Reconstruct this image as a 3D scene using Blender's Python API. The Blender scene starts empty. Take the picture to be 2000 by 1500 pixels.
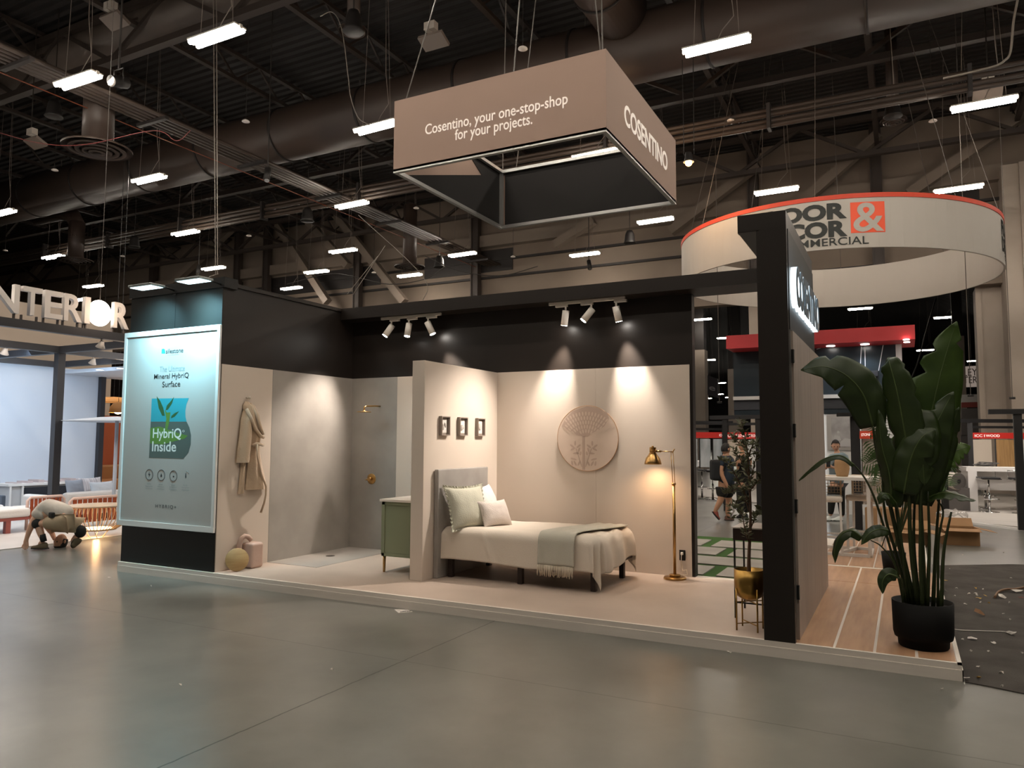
import bpy, bmesh, math, random
from mathutils import Vector, Matrix, noise
R = math.radians
PI = math.pi
rnd = random.Random(7)
SC = bpy.context.scene
COL = SC.collection

# ------------------------------------------------------------------ camera
CX = Vector((8.5962, -6.063, 1.62))
CR = Vector((0.88706226, 0.46162831, 0.00445535)).normalized()
CU = Vector((0.03064035, -0.0685025, 0.99718031)).normalized()
CF = Vector((-0.46063186, 0.88442451, 0.07491043)).normalized()
FPX = 1466.8
cam_d = bpy.data.cameras.new('camera')
cam_d.sensor_width = 36.0
cam_d.sensor_fit = 'HORIZONTAL'
cam_d.lens = FPX / 2000 * 36
cam_d.clip_end = 400
cam = bpy.data.objects.new('camera', cam_d)
COL.objects.link(cam)
cam.matrix_world = Matrix(((CR.x, CU.x, -CF.x, CX.x), (CR.y, CU.y, -CF.y, CX.y), (CR.z, CU.z, -CF.z, CX.z), (0, 0, 0, 1)))
SC.camera = cam

def at(px, py, ax, val):
    """the point of the plane ax=val seen at pixel (px, py) of the photograph"""
    d = CF + CR * ((px - 1000) / FPX) - CU * ((py - 750) / FPX)
    k = 'xyz'.index(ax)
    return CX + d * ((val - CX[k]) / d[k])

# ------------------------------------------------------------------ world, exposure
w = bpy.data.worlds.new('world')
SC.world = w
w.use_nodes = True
w.node_tree.nodes['Background'].inputs[0].default_value = (0.9, 0.75, 0.6, 1)
w.node_tree.nodes['Background'].inputs[1].default_value = 0.035
SC.view_settings.view_transform = 'Standard'
SC.view_settings.look = 'None'
SC.view_settings.gamma = 1
SC.view_settings.use_curve_mapping = False
SC.view_settings.exposure = 1.3

TUBE = 42.0     # emission of the hall's LED tubes
WARM = (1.0, 0.90, 0.77)

# ------------------------------------------------------------------ materials
def lin(h):
    h = h.lstrip('#')
    o = []
    for i in (0, 2, 4):
        c = int(h[i:i + 2], 16) / 255
        o.append(c / 12.92 if c <= .04045 else ((c + .055) / 1.055) ** 2.4)
    return tuple(o) + (1,)

MATS = {}
def mat(name, col, rough=.5, metal=0, col2=None, scale=4, bump=0, bscale=40, stretch=None, detail=4, spec=None, emit=0, ecol=None, alpha=None, trans=0, coat=0, contrast=(.35, .65), sheen=0):
    if name in MATS: return MATS[name]
    m = bpy.data.materials.new(name)
    m.use_nodes = True
    nt = m.node_tree
    b = nt.nodes['Principled BSDF']
    b.inputs['Base Color'].default_value = lin(col)
    b.inputs['Roughness'].default_value = rough
    b.inputs['Metallic'].default_value = metal
    if spec is not None: b.inputs['Specular IOR Level'].default_value = spec
    if coat: b.inputs['Coat Weight'].default_value = coat
    if sheen: b.inputs['Sheen Weight'].default_value = sheen
    if trans:
        b.inputs['Transmission Weight'].default_value = trans
        b.inputs['IOR'].default_value = 1.1
    if alpha is not None: b.inputs['Alpha'].default_value = alpha
    if emit:
        b.inputs['Emission Color'].default_value = ecol if ecol else lin(col)
        b.inputs['Emission Strength'].default_value = emit
    tc = nt.nodes.new('ShaderNodeTexCoord')
    mp = nt.nodes.new('ShaderNodeMapping')
    nt.links.new(tc.outputs['Object'], mp.inputs[0])
    if stretch: mp.inputs['Scale'].default_value = stretch
    if col2:
        n = nt.nodes.new('ShaderNodeTexNoise')
        n.inputs['Scale'].default_value = scale
        n.inputs['Detail'].default_value = detail
        nt.links.new(mp.outputs[0], n.inputs['Vector'])
        r = nt.nodes.new('ShaderNodeValToRGB')
        r.color_ramp.elements[0].position = contrast[0]
        r.color_ramp.elements[1].position = contrast[1]
        r.color_ramp.elements[0].color = lin(col)
        r.color_ramp.elements[1].color = lin(col2)
        nt.links.new(n.outputs[0], r.inputs[0])
        nt.links.new(r.outputs[0], b.inputs['Base Color'])
    if bump:
        n2 = nt.nodes.new('ShaderNodeTexNoise')
        n2.inputs['Scale'].default_value = bscale
        n2.inputs['Detail'].default_value = 3
        nt.links.new(mp.outputs[0], n2.inputs['Vector'])
        bp = nt.nodes.new('ShaderNodeBump')
        bp.inputs['Strength'].default_value = bump
        bp.inputs['Distance'].default_value = .02
        nt.links.new(n2.outputs[0], bp.inputs['Height'])
        nt.links.new(bp.outputs[0], b.inputs['Normal'])
    MATS[name] = m
    return m

def glow(name, col, strength):
    if name in MATS: return MATS[name]
    m = bpy.data.materials.new(name)
    m.use_nodes = True
    nt = m.node_tree
    nt.nodes.clear()
    e = nt.nodes.new('ShaderNodeEmission')
    e.inputs[0].default_value = tuple(col) + (1,) if len(col) == 3 else col
    e.inputs[1].default_value = strength
    o = nt.nodes.new('ShaderNodeOutputMaterial')
    nt.links.new(e.outputs[0], o.inputs[0])
    MATS[name] = m
    return m

class NG:
    """small helper for hand-wired materials"""
    def __init__(s, m):
        s.nt = m.node_tree
        s.b = s.nt.nodes['Principled BSDF']
    def n(s, t, **k):
        x = s.nt.nodes.new('ShaderNode' + t)
        for a, v in k.items():
            if a.startswith('i_'): x.inputs[a[2:].replace('_', ' ')].default_value = v
            elif a[0] == 'p': x.inputs[int(a[1:])].default_value = v
            else: setattr(x, a, v)
        return x
    def l(s, a, b): s.nt.links.new(a, b)
    def math(s, op, a, b=None):
        x = s.nt.nodes.new('ShaderNodeMath'); x.operation = op
        for i, v in enumerate((a, b)):
            if v is None: continue
            if isinstance(v, (int, float)): x.inputs[i].default_value = v
            else: s.l(v, x.inputs[i])
        return x.outputs[0]
    def mix(s, f, a, b):
        x = s.nt.nodes.new('ShaderNodeMixRGB')
        for i, v in enumerate((f, a, b)):
            if isinstance(v, (int, float, tuple)): x.inputs[i].default_value = v
            else: s.l(v, x.inputs[i])
        return x.outputs[0]

# ------------------------------------------------------------------ mesh building
def wloc(o):
    v = Vector((0, 0, 0))
    while o is not None:
        v = v + o.location
        o = o.parent
    return v

class MB:
    def __init__(s): s.bm = bmesh.new()
    def _add(s, fn, mtx=None):
        a = len(s.bm.verts)
        fn(s.bm)
        s.bm.verts.ensure_lookup_table()
        if mtx is not None:
            for v in s.bm.verts[a:]: v.co = mtx @ v.co
        return s
    def box(s, p0, p1, mtx=None):
        x0, y0, z0 = p0; x1, y1, z1 = p1
        vs = [s.bm.verts.new(c) for c in ((x0, y0, z0), (x1, y0, z0), (x1, y1, z0), (x0, y1, z0), (x0, y0, z1), (x1, y0, z1), (x1, y1, z1), (x0, y1, z1))]
        if mtx is not None:
            for v in vs: v.co = mtx @ v.co
        for f in ((0, 3, 2, 1), (4, 5, 6, 7), (0, 1, 5, 4), (1, 2, 6, 5), (2, 3, 7, 6), (3, 0, 4, 7)):
            s.bm.faces.new([vs[i] for i in f])
        return s
    def cbox(s, c, d, mtx=None):
        return s.box((c[0] - d[0] / 2, c[1] - d[1] / 2, c[2] - d[2] / 2), (c[0] + d[0] / 2, c[1] + d[1] / 2, c[2] + d[2] / 2), mtx)
    def frame(s, a, b):
        a = Vector(a); b = Vector(b)
        d = (b - a)
        L = d.length
        z = d.normalized()
        up = Vector((0, 0, 1)) if abs(z.z) < .95 else Vector((1, 0, 0))
        x = up.cross(z).normalized(); y = z.cross(x)
        return a, x, y, z, L
    def bar(s, a, b, w, h=None):
        h = h or w
        a, x, y, z, L = s.frame(a, b)
        vs = []
        for t in (0, L):
            for u, v in ((-1, -1), (1, -1), (1, 1), (-1, 1)):
                vs.append(s.bm.verts.new(a + z * t + x * (u * w / 2) + y * (v * h / 2)))
        for f in ((3, 2, 1, 0), (4, 5, 6, 7), (0, 1, 5, 4), (1, 2, 6, 5), (2, 3, 7, 6), (3, 0, 4, 7)):
            s.bm.faces.new([vs[i] for i in f])
        return s
    def cyl(s, a, b, r, r2=None, n=16, cap=True):
        r2 = r if r2 is None else r2
        a, x, y, z, L = s.frame(a, b)
        r0 = [s.bm.verts.new(a + x * (r * math.cos(2 * PI * i / n)) + y * (r * math.sin(2 * PI * i / n))) for i in range(n)]
        r1 = [s.bm.verts.new(a + z * L + x * (r2 * math.cos(2 * PI * i / n)) + y * (r2 * math.sin(2 * PI * i / n))) for i in range(n)]
        for i in range(n):
            f = s.bm.faces.new((r0[i], r0[(i + 1) % n], r1[(i + 1) % n], r1[i])); f.smooth = n > 6
        if cap:
            s.bm.faces.new(r0[::-1]); s.bm.faces.new(r1)
        return s
    def tube(s, pts, r, n=8, r2=None, closed=False):
        pts = [Vector(p) for p in pts]
        m = len(pts)
        rings = []
        px = None
        for i, p in enumerate(pts):
            if closed: t = pts[(i + 1) % m] - pts[i - 1]
            elif i == 0: t = pts[1] - pts[0]
            elif i == m - 1: t = pts[-1] - pts[-2]
            else: t = pts[i + 1] - pts[i - 1]
            t = t.normalized() if t.length > 1e-9 else Vector((0, 0, 1))
            if px is None:
                up = Vector((0, 0, 1)) if abs(t.z) < .9 else Vector((1, 0, 0))
                px = up.cross(t).normalized()
            px = (px - t * px.dot(t)).normalized()
            py = t.cross(px)
            if callable(r): rr = r(i / (m - 1))
            else: rr = r if r2 is None else r + (r2 - r) * i / (m - 1)
            rings.append([s.bm.verts.new(p + px * (rr * math.cos(2 * PI * k / n)) + py * (rr * math.sin(2 * PI * k / n))) for k in range(n)])
        for i in range(m if closed else m - 1):
            A, B = rings[i], rings[(i + 1) % m]
            for k in range(n):
                f = s.bm.faces.new((A[k], A[(k + 1) % n], B[(k + 1) % n], B[k])); f.smooth = True
        if not closed:
            s.bm.faces.new(rings[0][::-1]); s.bm.faces.new(rings[-1])
        return s
    def lathe(s, prof, c=(0, 0, 0), n=32, mtx=None, close=False):
        """prof: (r, z) list"""
        c = Vector(c)
        rows = []
        for r, z in prof:
            if r < 1e-6:
                rows.append([s.bm.verts.new(Vector((0, 0, z)))])
            else:
                rows.append([s.bm.verts.new(Vector((r * math.cos(2 * PI * i / n), r * math.sin(2 * PI * i / n), z))) for i in range(n)])
        for row in rows:
            for v in row: v.co = (mtx @ v.co if mtx is not None else v.co) + c
        for A, B in zip(rows, rows[1:]):
            for i in range(n):
                j = (i + 1) % n
                if len(A) == 1 and len(B) == 1: continue
                if len(A) == 1: q = (A[0], B[j], B[i])
                elif len(B) == 1: q = (A[i], A[j], B[0])
                else: q = (A[i], A[j], B[j], B[i])
                try:
                    f = s.bm.faces.new(q); f.smooth = True
                except ValueError: pass
        return s
    def quad(s, *ps):
        s.bm.faces.new([s.bm.verts.new(Vector(p)) for p in ps]); return s
    def prism(s, pts, d):
        """pts: planar polygon (3D points), extruded by vector d"""
        d = Vector(d)
        a = [s.bm.verts.new(Vector(p)) for p in pts]
        b = [s.bm.verts.new(Vector(p) + d) for p in pts]
        n = len(pts)
        s.bm.faces.new(a[::-1]); s.bm.faces.new(b)
        for i in range(n): s.bm.faces.new((a[i], a[(i + 1) % n], b[(i + 1) % n], b[i]))
        return s
    def grid(s, fn, nu, nv, smooth=True, closeu=False):
        g = [[s.bm.verts.new(Vector(fn(i / nu, j / nv))) for j in range(nv + 1)] for i in range(nu + (0 if closeu else 1))]
        m = len(g)
        for i in range(nu):
            for j in range(nv):
                A = g[i % m]; B = g[(i + 1) % m]
                try:
                    f = s.bm.faces.new((A[j], B[j], B[j + 1], A[j + 1])); f.smooth = smooth
                except ValueError: pass
        return s
    def sphere(s, c, r, sx=1, sy=1, sz=1, n=16, m=10, mtx=None):
        c = Vector(c)
        prof = [(math.sin(PI * i / m) * r, -math.cos(PI * i / m) * r) for i in range(m + 1)]
        prof[0] = (0, -r); prof[-1] = (0, r)
        M = Matrix.Diagonal((sx, sy, sz))
        if mtx is not None: M = mtx @ M
        return s.lathe(prof, c, n, M)
    def solid(s, t):
        """give the open sheet a thickness t"""
        bmesh.ops.recalc_face_normals(s.bm, faces=s.bm.faces[:])
        bmesh.ops.solidify(s.bm, geom=s.bm.faces[:], thickness=t)
        return s
    def bevel(s, w, seg=2):
        bmesh.ops.remove_doubles(s.bm, verts=s.bm.verts[:], dist=1e-6)
        bmesh.ops.bevel(s.bm, geom=[e for e in s.bm.edges if len(e.link_faces) == 2 and e.calc_face_angle(0) > .5], offset=w, segments=seg, affect='EDGES', profile=.5)
        return s
    def recalc(s):
        bmesh.ops.recalc_face_normals(s.bm, faces=s.bm.faces[:]); return s
    def build(s, name, m, parent=None, origin=None):
        off = wloc(parent) if parent is not None else Vector((0, 0, 0))
        if parent is None and origin is not None: off = Vector(origin)
        if off.length:
            for v in s.bm.verts: v.co -= off
        me = bpy.data.meshes.new(name)
        s.bm.to_mesh(me); s.bm.free()
        me.materials.append(m)
        o = bpy.data.objects.new(name, me)
        COL.objects.link(o)
        if parent is not None: o.parent = parent
        elif origin is not None: o.location = off
        return o

def tag(o, label=None, cat=None, group=None, kind=None):
    if label: o['label'] = label
    if cat: o['category'] = cat
    if group: o['group'] = group
    if kind: o['kind'] = kind
    return o
def thing(name, label, cat, loc=(0, 0, 0), group=None):
    o = bpy.data.objects.new(name, None)
    o.empty_display_size = .1
    COL.objects.link(o); o.location = loc
    return tag(o, label, cat, group)
def struct(o):
    o['kind'] = 'structure'; return o
def kids(o): return list(o.children)
def copy_tree(o, parent=None):
    c = o.copy(); COL.objects.link(c)
    if parent is not None: c.parent = parent
    for ch in kids(o): copy_tree(ch, c)
    return c
def place(src, loc, rz=0, label=None, first=False, scale=None, group=None):
    c = src if first else copy_tree(src)
    c.location = loc; c.rotation_euler = (0, 0, rz)
    if scale: c.scale = scale if hasattr(scale, '__len__') else (scale,) * 3
    if label: c['label'] = label
    if group: c['group'] = group
    return c

def text(name, body, size, org, right, up, m, parent=None, extrude=.002, bold=0, align='CENTER', spacing=1.0, xs=1.0, warp=None, shear=0, line=1.0):
    cu = bpy.data.curves.new(name, 'FONT')
    cu.body = body; cu.size = size; cu.align_x = align; cu.align_y = 'CENTER'
    cu.extrude = extrude; cu.offset = bold; cu.space_character = spacing; cu.resolution_u = 4; cu.shear = shear; cu.space_line = line
    t = bpy.data.objects.new(name, cu)
    COL.objects.link(t)
    bpy.context.view_layer.update()
    me = bpy.data.meshes.new_from_object(t.evaluated_get(bpy.context.evaluated_depsgraph_get()))
    COL.objects.unlink(t); bpy.data.objects.remove(t); bpy.data.curves.remove(cu)
    right = Vector(right).normalized(); up = Vector(up).normalized(); nor = right.cross(up)
    org = Vector(org)
    off = wloc(parent) if parent is not None else Vector((0, 0, 0))
    for v in me.vertices:
        if warp: v.co = warp(v.co.x * xs, v.co.y, v.co.z) - off
        else: v.co = org + right * (v.co.x * xs) + up * v.co.y + nor * v.co.z - off
    me.materials.clear(); me.materials.append(m)
    for p in me.polygons: p.material_index = 0
    me.name = name
    o = bpy.data.objects.new(name, me)
    COL.objects.link(o)
    if parent is not None: o.parent = parent
    return o

def area(name, loc, aim, w, h, power, col=WARM, parent=None, spread=None):
    l = bpy.data.lights.new(name, 'AREA')
    l.shape = 'RECTANGLE'; l.size = w; l.size_y = h; l.energy = power; l.color = col
    if spread: l.spread = spread
    o = bpy.data.objects.new(name, l); COL.objects.link(o)
    off = wloc(parent) if parent is not None else Vector((0, 0, 0))
    o.location = Vector(loc) - off
    o.rotation_euler = (Vector(aim) - Vector(loc)).to_track_quat('-Z', 'Y').to_euler()
    if parent is not None: o.parent = parent
    return o
def spot(name, loc, aim, power, deg, blend=.5, rad=.03, col=WARM, parent=None):
    l = bpy.data.lights.new(name, 'SPOT')
    l.energy = power; l.spot_size = R(deg); l.spot_blend = blend; l.shadow_soft_size = rad; l.color = col
    o = bpy.data.objects.new(name, l); COL.objects.link(o)
    off = wloc(parent) if parent is not None else Vector((0, 0, 0))
    o.location = Vector(loc) - off
    o.rotation_euler = (Vector(aim) - Vector(loc)).to_track_quat('-Z', 'Y').to_euler()
    if parent is not None: o.parent = parent
    return o
def point(name, loc, power, rad=.05, col=WARM, parent=None):
    l = bpy.data.lights.new(name, 'POINT')
    l.energy = power; l.shadow_soft_size = rad; l.color = col
    o = bpy.data.objects.new(name, l); COL.objects.link(o)
    off = wloc(parent) if parent is not None else Vector((0, 0, 0))
    o.location = Vector(loc) - off
    if parent is not None: o.parent = parent
    return o

# ================================================================== THE HALL
YW = 22.0       # the far fascia wall
ZD = 12.4       # roof deck
# concrete floor with sawn joints
mfloor = mat('concrete_floor', '#8a8880', .33, col2='#6f6e68', scale=.7, detail=9)
g = NG(mfloor)
tc = g.n('TexCoord'); sp = g.n('SeparateXYZ'); g.l(tc.outputs['Object'], sp.inputs[0])
wn = g.n('TexNoise', i_Scale=9.0, i_Detail=3.0); g.l(tc.outputs['Object'], wn.inputs['Vector'])
wob = g.math('MULTIPLY', g.math('SUBTRACT', wn.outputs[0], .5), .02)
jx = g.math('ABSOLUTE', g.math('SUBTRACT', g.math('PINGPONG', g.math('ADD', g.math('SUBTRACT', sp.outputs[0], 5.28), wob), 4.6), 0))
jy = g.math('PINGPONG', g.math('ADD', g.math('ADD', sp.outputs[1], 1.41), wob), 4.6)
big = g.n('TexNoise', i_Scale=.35, i_Detail=6.0, i_Roughness=.65); g.l(tc.outputs['Object'], big.inputs['Vector'])
mo = g.n('ValToRGB'); mo.color_ramp.elements[0].position = .3; mo.color_ramp.elements[1].position = .72
mo.color_ramp.elements[0].color = lin('#64645f'); mo.color_ramp.elements[1].color = lin('#84827a')
g.l(big.outputs[0], mo.inputs[0])
fine = g.n('TexNoise', i_Scale=1.6, i_Detail=6.0, i_Roughness=.55); g.l(tc.outputs['Object'], fine.inputs['Vector'])
fr = g.n('ValToRGB'); fr.color_ramp.elements[0].position = .25; fr.color_ramp.elements[1].position = .8
fr.color_ramp.elements[0].color = (.66, .66, .65, 1); fr.color_ramp.elements[1].color = (1, 1, 1, 1)
g.l(fine.outputs[0], fr.inputs[0])
mul = g.n('MixRGB', blend_type='MULTIPLY'); mul.inputs[0].default_value = 1
g.l(mo.outputs[0], mul.inputs[1]); g.l(fr.outputs[0], mul.inputs[2])
j1 = g.math('LESS_THAN', jx, .006)
j2 = g.math('MULTIPLY', g.math('LESS_THAN', jy, .006), .55)
c = g.mix(j2, g.mix(j1, mul.outputs[0], lin('#26241f')), lin('#2c2a26'))
g.l(c, g.b.inputs['Base Color'])
g.b.inputs['Roughness'].default_value = .29
struct(MB().box((-60, -14, -.2), (45, 140, 0)).build('floor', mfloor))

# roof deck: dark painted corrugated steel
mdeck = mat('dark_roof_deck', '#1a1513', .75)
g = NG(mdeck)
tc = g.n('TexCoord'); wv = g.n('TexWave', i_Scale=1.1, bands_direction='Y'); g.l(tc.outputs['Object'], wv.inputs['Vector'])
bp = g.n('Bump', i_Strength=1.0, i_Distance=.12); g.l(wv.outputs[0], bp.inputs['Height']); g.l(bp.outputs[0], g.b.inputs['Normal'])
struct(MB().box((-60, -14, ZD), (45, 140, ZD + .3)).build('ceiling', mdeck))
mwall = mat('hall_wall_paint', '#776a5e', .8, col2='#6c5f54', scale=.4)
mdark = mat('hall_steel_dark', '#1d1715', .6)
mduct = mat('duct_brown_paint', '#42352e', .5, col2='#3a2f29', scale=.8)
msteel = mat('hall_steel_taupe', '#332a25', .6)
mlight = mat('hall_steel_light', '#71655a', .6)
# far wall: fascia over the opening into the next bay
fz = 6.68
struct(MB().box((-60, YW, fz), (45, YW + .5, ZD)).build('wall_back', mwall))
struct(MB().box((-60.3, -14, 0), (-60, 140, ZD)).build('wall_left', mwall))
struct(MB().box((45, -14, 0), (45.3, 140, ZD)).build('wall_right', mwall))
struct(MB().box((-60, 140, 0), (45, 140.3, ZD)).build('wall_far', mdark))
struct(MB().box((-60, YW, 0), (-9.5, YW + .5, fz)).build('wall_back_left', mdark))
# horizontal girts and recessed dark bands of the fascia wall
m = MB()
for z in (7.55, 8.6, 9.35): m.box((-60, YW - .12, z), (45, YW, z + .09))
struct(m.build('trim_1', mdark))
struct(MB().box((-60, YW - .35, 9.95), (45, YW, 10.45)).build('trim_2', mlight))
m = MB()
for x0, x1 in ((-30, -22), (-20, -13), (-10.5, -6), (2.6, 4.6), (5.3, 8.4), (9.1, 11)): m.box((x0, YW - .06, 8.9), (x1, YW, 9.85))
struct(m.build('trim_3', mdark))
# big diagonal braces in front of it
def brace(p, q, w=.32):
    a = at(p[0], p[1], 'y', YW - .8); b = at(q[0], q[1], 'y', YW - .8)
    o = MB().bar(a, b, w, w).build('diagonal_brace', mlight); return o
br = []
for p, q, lab in (((1310, 452), (1480, 322), 'pale steel diagonal brace behind the hanging orange glow lamp'), ((1548, 412), (1716, 262), 'pale steel diagonal brace rising above the round sign'), ((1775, 380), (1985, 232), 'pale steel diagonal brace at the far right of the hall'),
                  ((1085, 478), (1160, 430), 'short pale brace just below the square hanging sign'), ((560, 385), (680, 520), 'pale diagonal brace left of the duct drop over the booth'), ((515, 400), (640, 590), 'diagonal brace on the wall above the booth left corner'),
                  ((20, 590), (92, 500), 'diagonal brace at the far left above the letters'), ((330, 560), (470, 430), 'diagonal brace behind the twin suspension wires'), ((640, 400), (790, 590), 'steep diagonal brace beside the duct drop over the beam')):
    o = brace(p, q); tag(o, lab, 'brace', 'diagonal braces of the hall wall')
# steel posts against the wall
for i, px in enumerate((300, 465, 522, 700, 930, 1475, 1718)):
    p = at(px, 560, 'y', YW - .3)
    o = MB().box((p.x - .13, YW - .45, fz - .1), (p.x + .13, YW - .25, ZD)).box((p.x - .18, YW - .5, fz), (p.x - .13, YW - .2, ZD)).box((p.x + .13, YW - .5, fz), (p.x + .18, YW - .2, ZD)).build('steel_post', msteel)
    tag(o, ['steel wall post at the left, above the poster lamps', 'steel wall post just right of the twin wires', 'steel wall post over the left end of the booth', 'steel wall post left of the square hanging sign', 'steel wall post below the square hanging sign', 'steel wall post left above the round sign', 'steel wall post right above the round sign'][i], 'steel post', 'steel posts on the hall wall')
# open-web joists running away from the camera
def joist(x, z=11.9, y0=-8, y1=YW, web=True):
    m = MB()
    m.bar((x, y0, z + .35), (x, y1, z + .35), .14, .1).bar((x, y0, z - .35), (x, y1, z - .35), .14, .1)
    if web:
        n = int((y1 - y0) / .8)
        for i in range(n):
            a = y0 + (y1 - y0) * i / n; b = y0 + (y1 - y0) * (i + 1) / n
            m.bar((x, a, z + (.35 if i % 2 else -.35)), (x, b, z + (-.35 if i % 2 else .35)), .05)
    return m
j = 0
for x in (-27, -23, -19, -15.2, -11.3, -7.5, -3.6, .3, 4.2, 8.1, 12):
    o = joist(x).build('trim_%d' % (20 + j), msteel); struct(o)
    j += 1
# girders across
for y in (-2, 5.2, 13.6, 20.2):
    m = MB()
    for z in (10.9, 12.1): m.bar((-45, y, z), (20, y, z), .2, .16)
    n = 32
    for i in range(n):
        a = -45 + 65 * i / n; b = a + 65 / n
        m.bar((a, y, 12.1 if i % 2 else 10.9), (b, y, 10.9 if i % 2 else 12.1), .1)
    struct(m.build('trim_%d' % (int(y) + 40), msteel))

# ducts
def duct(name, label, a, b, r, step=2.4, mt=None):
    t = thing(name, label, 'duct', a)
    a = Vector(a); b = Vector(b)
    MB().cyl(a, b, r, n=40).build('duct_body', mt or mduct, t)
    d = (b - a).normalized(); L = (b - a).length
    k = 1.0
    while k < L:
        p = a + d * k
        MB().cyl(p - d * .03, p + d * .03, r + .03, n=40).build('band', mdark, t)
        k += step
    return t
duct('round_duct', 'huge brown round duct crossing the hall above the row of light fixtures', (-30, 10, 10.6), (13.5, 10, 10.6), .75, 3.1)
mduct2 = mat('duct_grey_paint', '#544a43', .5, col2='#463d37', scale=.8)
d2 = at(250, 66, 'y', 5.6)
duct('round_duct', 'slimmer grey round duct at the top left corner', (-26, 5.6, d2.z), (0.5, 5.6, d2.z), .42, 40, mduct2)
duct('round_duct', 'wide brown duct running overhead into the crossing duct right of the square sign', (3.3, -8, 11.1), (3.3, 9.2, 11.1), .62, 3)
# round ceiling diffusers on drop ducts
def diffuser(px, py, z, r, label, top=10.6, elbow=None):
    c = at(px, py, 'z', z)
    t = thing('ceiling_diffuser', label, 'air diffuser', c, 'round air diffusers below the ducts')
    MB().lathe([(r, 0), (r, .04), (r * .45, .12), (r * .42, .12), (r * .42, 0)], c, 40).build('rim', mduct, t)
    for q, f in enumerate((.82, .62, .42, .24)):
        MB().lathe([(r * f, -.02 - .02 * q), (r * f + .01, .05), (r * (f - .1), .05), (r * (f - .12), -.02 - .02 * q), (r * f, -.02 - .02 * q)], c, 40).build('louvre_ring', mduct, t)
    m = MB().cyl(c + Vector((0, 0, .08)), (c.x, c.y, top), r * .45, n=28)
    m.build('drop_duct', mduct, t)
    if elbow: MB().tube([Vector((c.x, c.y, top - .3)) + Vector(e) for e in elbow], r * .45, 24).build('elbow', mduct, t)
diffuser(190, 293, 8.1, .72, 'large round air diffuser under the big duct at the left', 9.9)
diffuser(147, 510, 8.3, .62, 'small far round air diffuser over the letters', 9.8, [(0, 0, -.3), (0, -.0, .2), (-.3, 0, .6), (-1, 0, .8), (-2.6, 0, .8)])
diffuser(800, 522, 7.9, .55, 'round air diffuser on a drop duct above the booth', 10.2)
diffuser(1745, 238, 9.4, .3, 'small round air diffuser at the right above the pipe bundle', 11.8)
diffuser(690, 62, 10.2, .3, 'small round air diffuser near the top left of the square sign', 12.0)

# pipe bundles
mpipe = mat('pipe_brown', '#40342c', .5)
t = thing('pipe_bundle', 'bundle of parallel brown pipes running away overhead at the left', 'pipes', (-6.6, 0, 9))
for k in range(5):
    MB().cyl((-6.9 + k * .15, -6, 9.02), (-6.9 + k * .15, YW - .6, 9.02), .05, n=10).build('pipe', mpipe, t)
k = 0
for y in range(-4, 22, 3): MB().box((-7.1, y, 8.9), (-6.1, y + .1, 8.97)).build('hanger_rail', mdark, t)
t = thing('pipe_bundle', 'bundle of brown pipes crossing the hall from side to side', 'pipes', (-6, 11.75, 9))
for k in range(4):
    MB().cyl((-34, 11.75 + (k % 2) * .05, 8.95 + k * .13), (16, 11.75 + (k % 2) * .05, 8.95 + k * .13), .055, n=10).build('pipe', mpipe, t)
for x in range(-30, 16, 4): MB().box((x, 11.6, 8.85), (x + .08, 11.9, 9.45)).build('hanger_rail', mdark, t)
def wire(name, label, cat, pts, r=.01, m=None, group=None):
    o = MB().tube(pts, r, 6).build(name, m or mat('wire_black', '#15110f', .5)); return tag(o, label, cat, group)
t = MB().cyl((-7.25, -6, 8.93), (-7.25, YW - 1, 8.93), .012, n=6).build('orange_cable', mat('orange_cable', '#743820', .5)); tag(t, 'thin orange cable running beside the left pipe bundle', 'cable')

# tall light columns
mcol = mat('column_paint', '#a2968b', .7, col2='#93867b', scale=.6)
p = at(1958, 553, 'y', YW)
tag(MB().box((p.x, YW - .9, 0), (p.x + 3.2, YW + .4, 10.2)).box((p.x + .45, YW - 1.02, 0), (p.x + .62, YW - .9, 10.2)).box((p.x + 1.1, YW - 1.1, 0), (p.x + 1.3, YW - .9, 10.2)).build('hall_column', mcol), 'broad pale fluted column at the right edge, below the round sign', 'column')
p = at(1905, 553, 'y', YW + .5)
tag(MB().box((p.x, YW + .5, 0), (p.x + 1.3, YW + 1.6, 6.7)).box((p.x - .02, YW + .45, 0), (p.x + .14, YW + .55, 6.7)).build('hall_column', mcol), 'darker taupe column left of the broad fluted column', 'column')
p = at(1464, 602, 'y', YW + .3)
tag(MB().box((p.x, YW + .1, 0), (p.x + .9, YW + .9, 6.7)).build('hall_column', mcol), 'pale column just left of the black portal column', 'column')
for (px, w, top), lab in zip(((1350, 26, 684), (1421, 24, 721), (1858, 25, 657)), ('pale square column at the left edge of the doorway view', 'pale square column with a dark conduit in the doorway view', 'pale square column behind the tall leafy plant')):
    z = 7.0
    a = at(px, top, 'z', z); b = at(px + w, top, 'y', a.y)
    t = thing('hall_column', lab, 'column', (a.x, a.y, 0))
    MB().box((a.x, a.y, 0), (b.x, a.y + (b.x - a.x), z)).build('painted_shaft', mcol, t)
    MB().box((a.x + .05, a.y + .05, z), (b.x - .05, a.y + (b.x - a.x) - .05, ZD)).build('upper_shaft', mdark, t)

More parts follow.
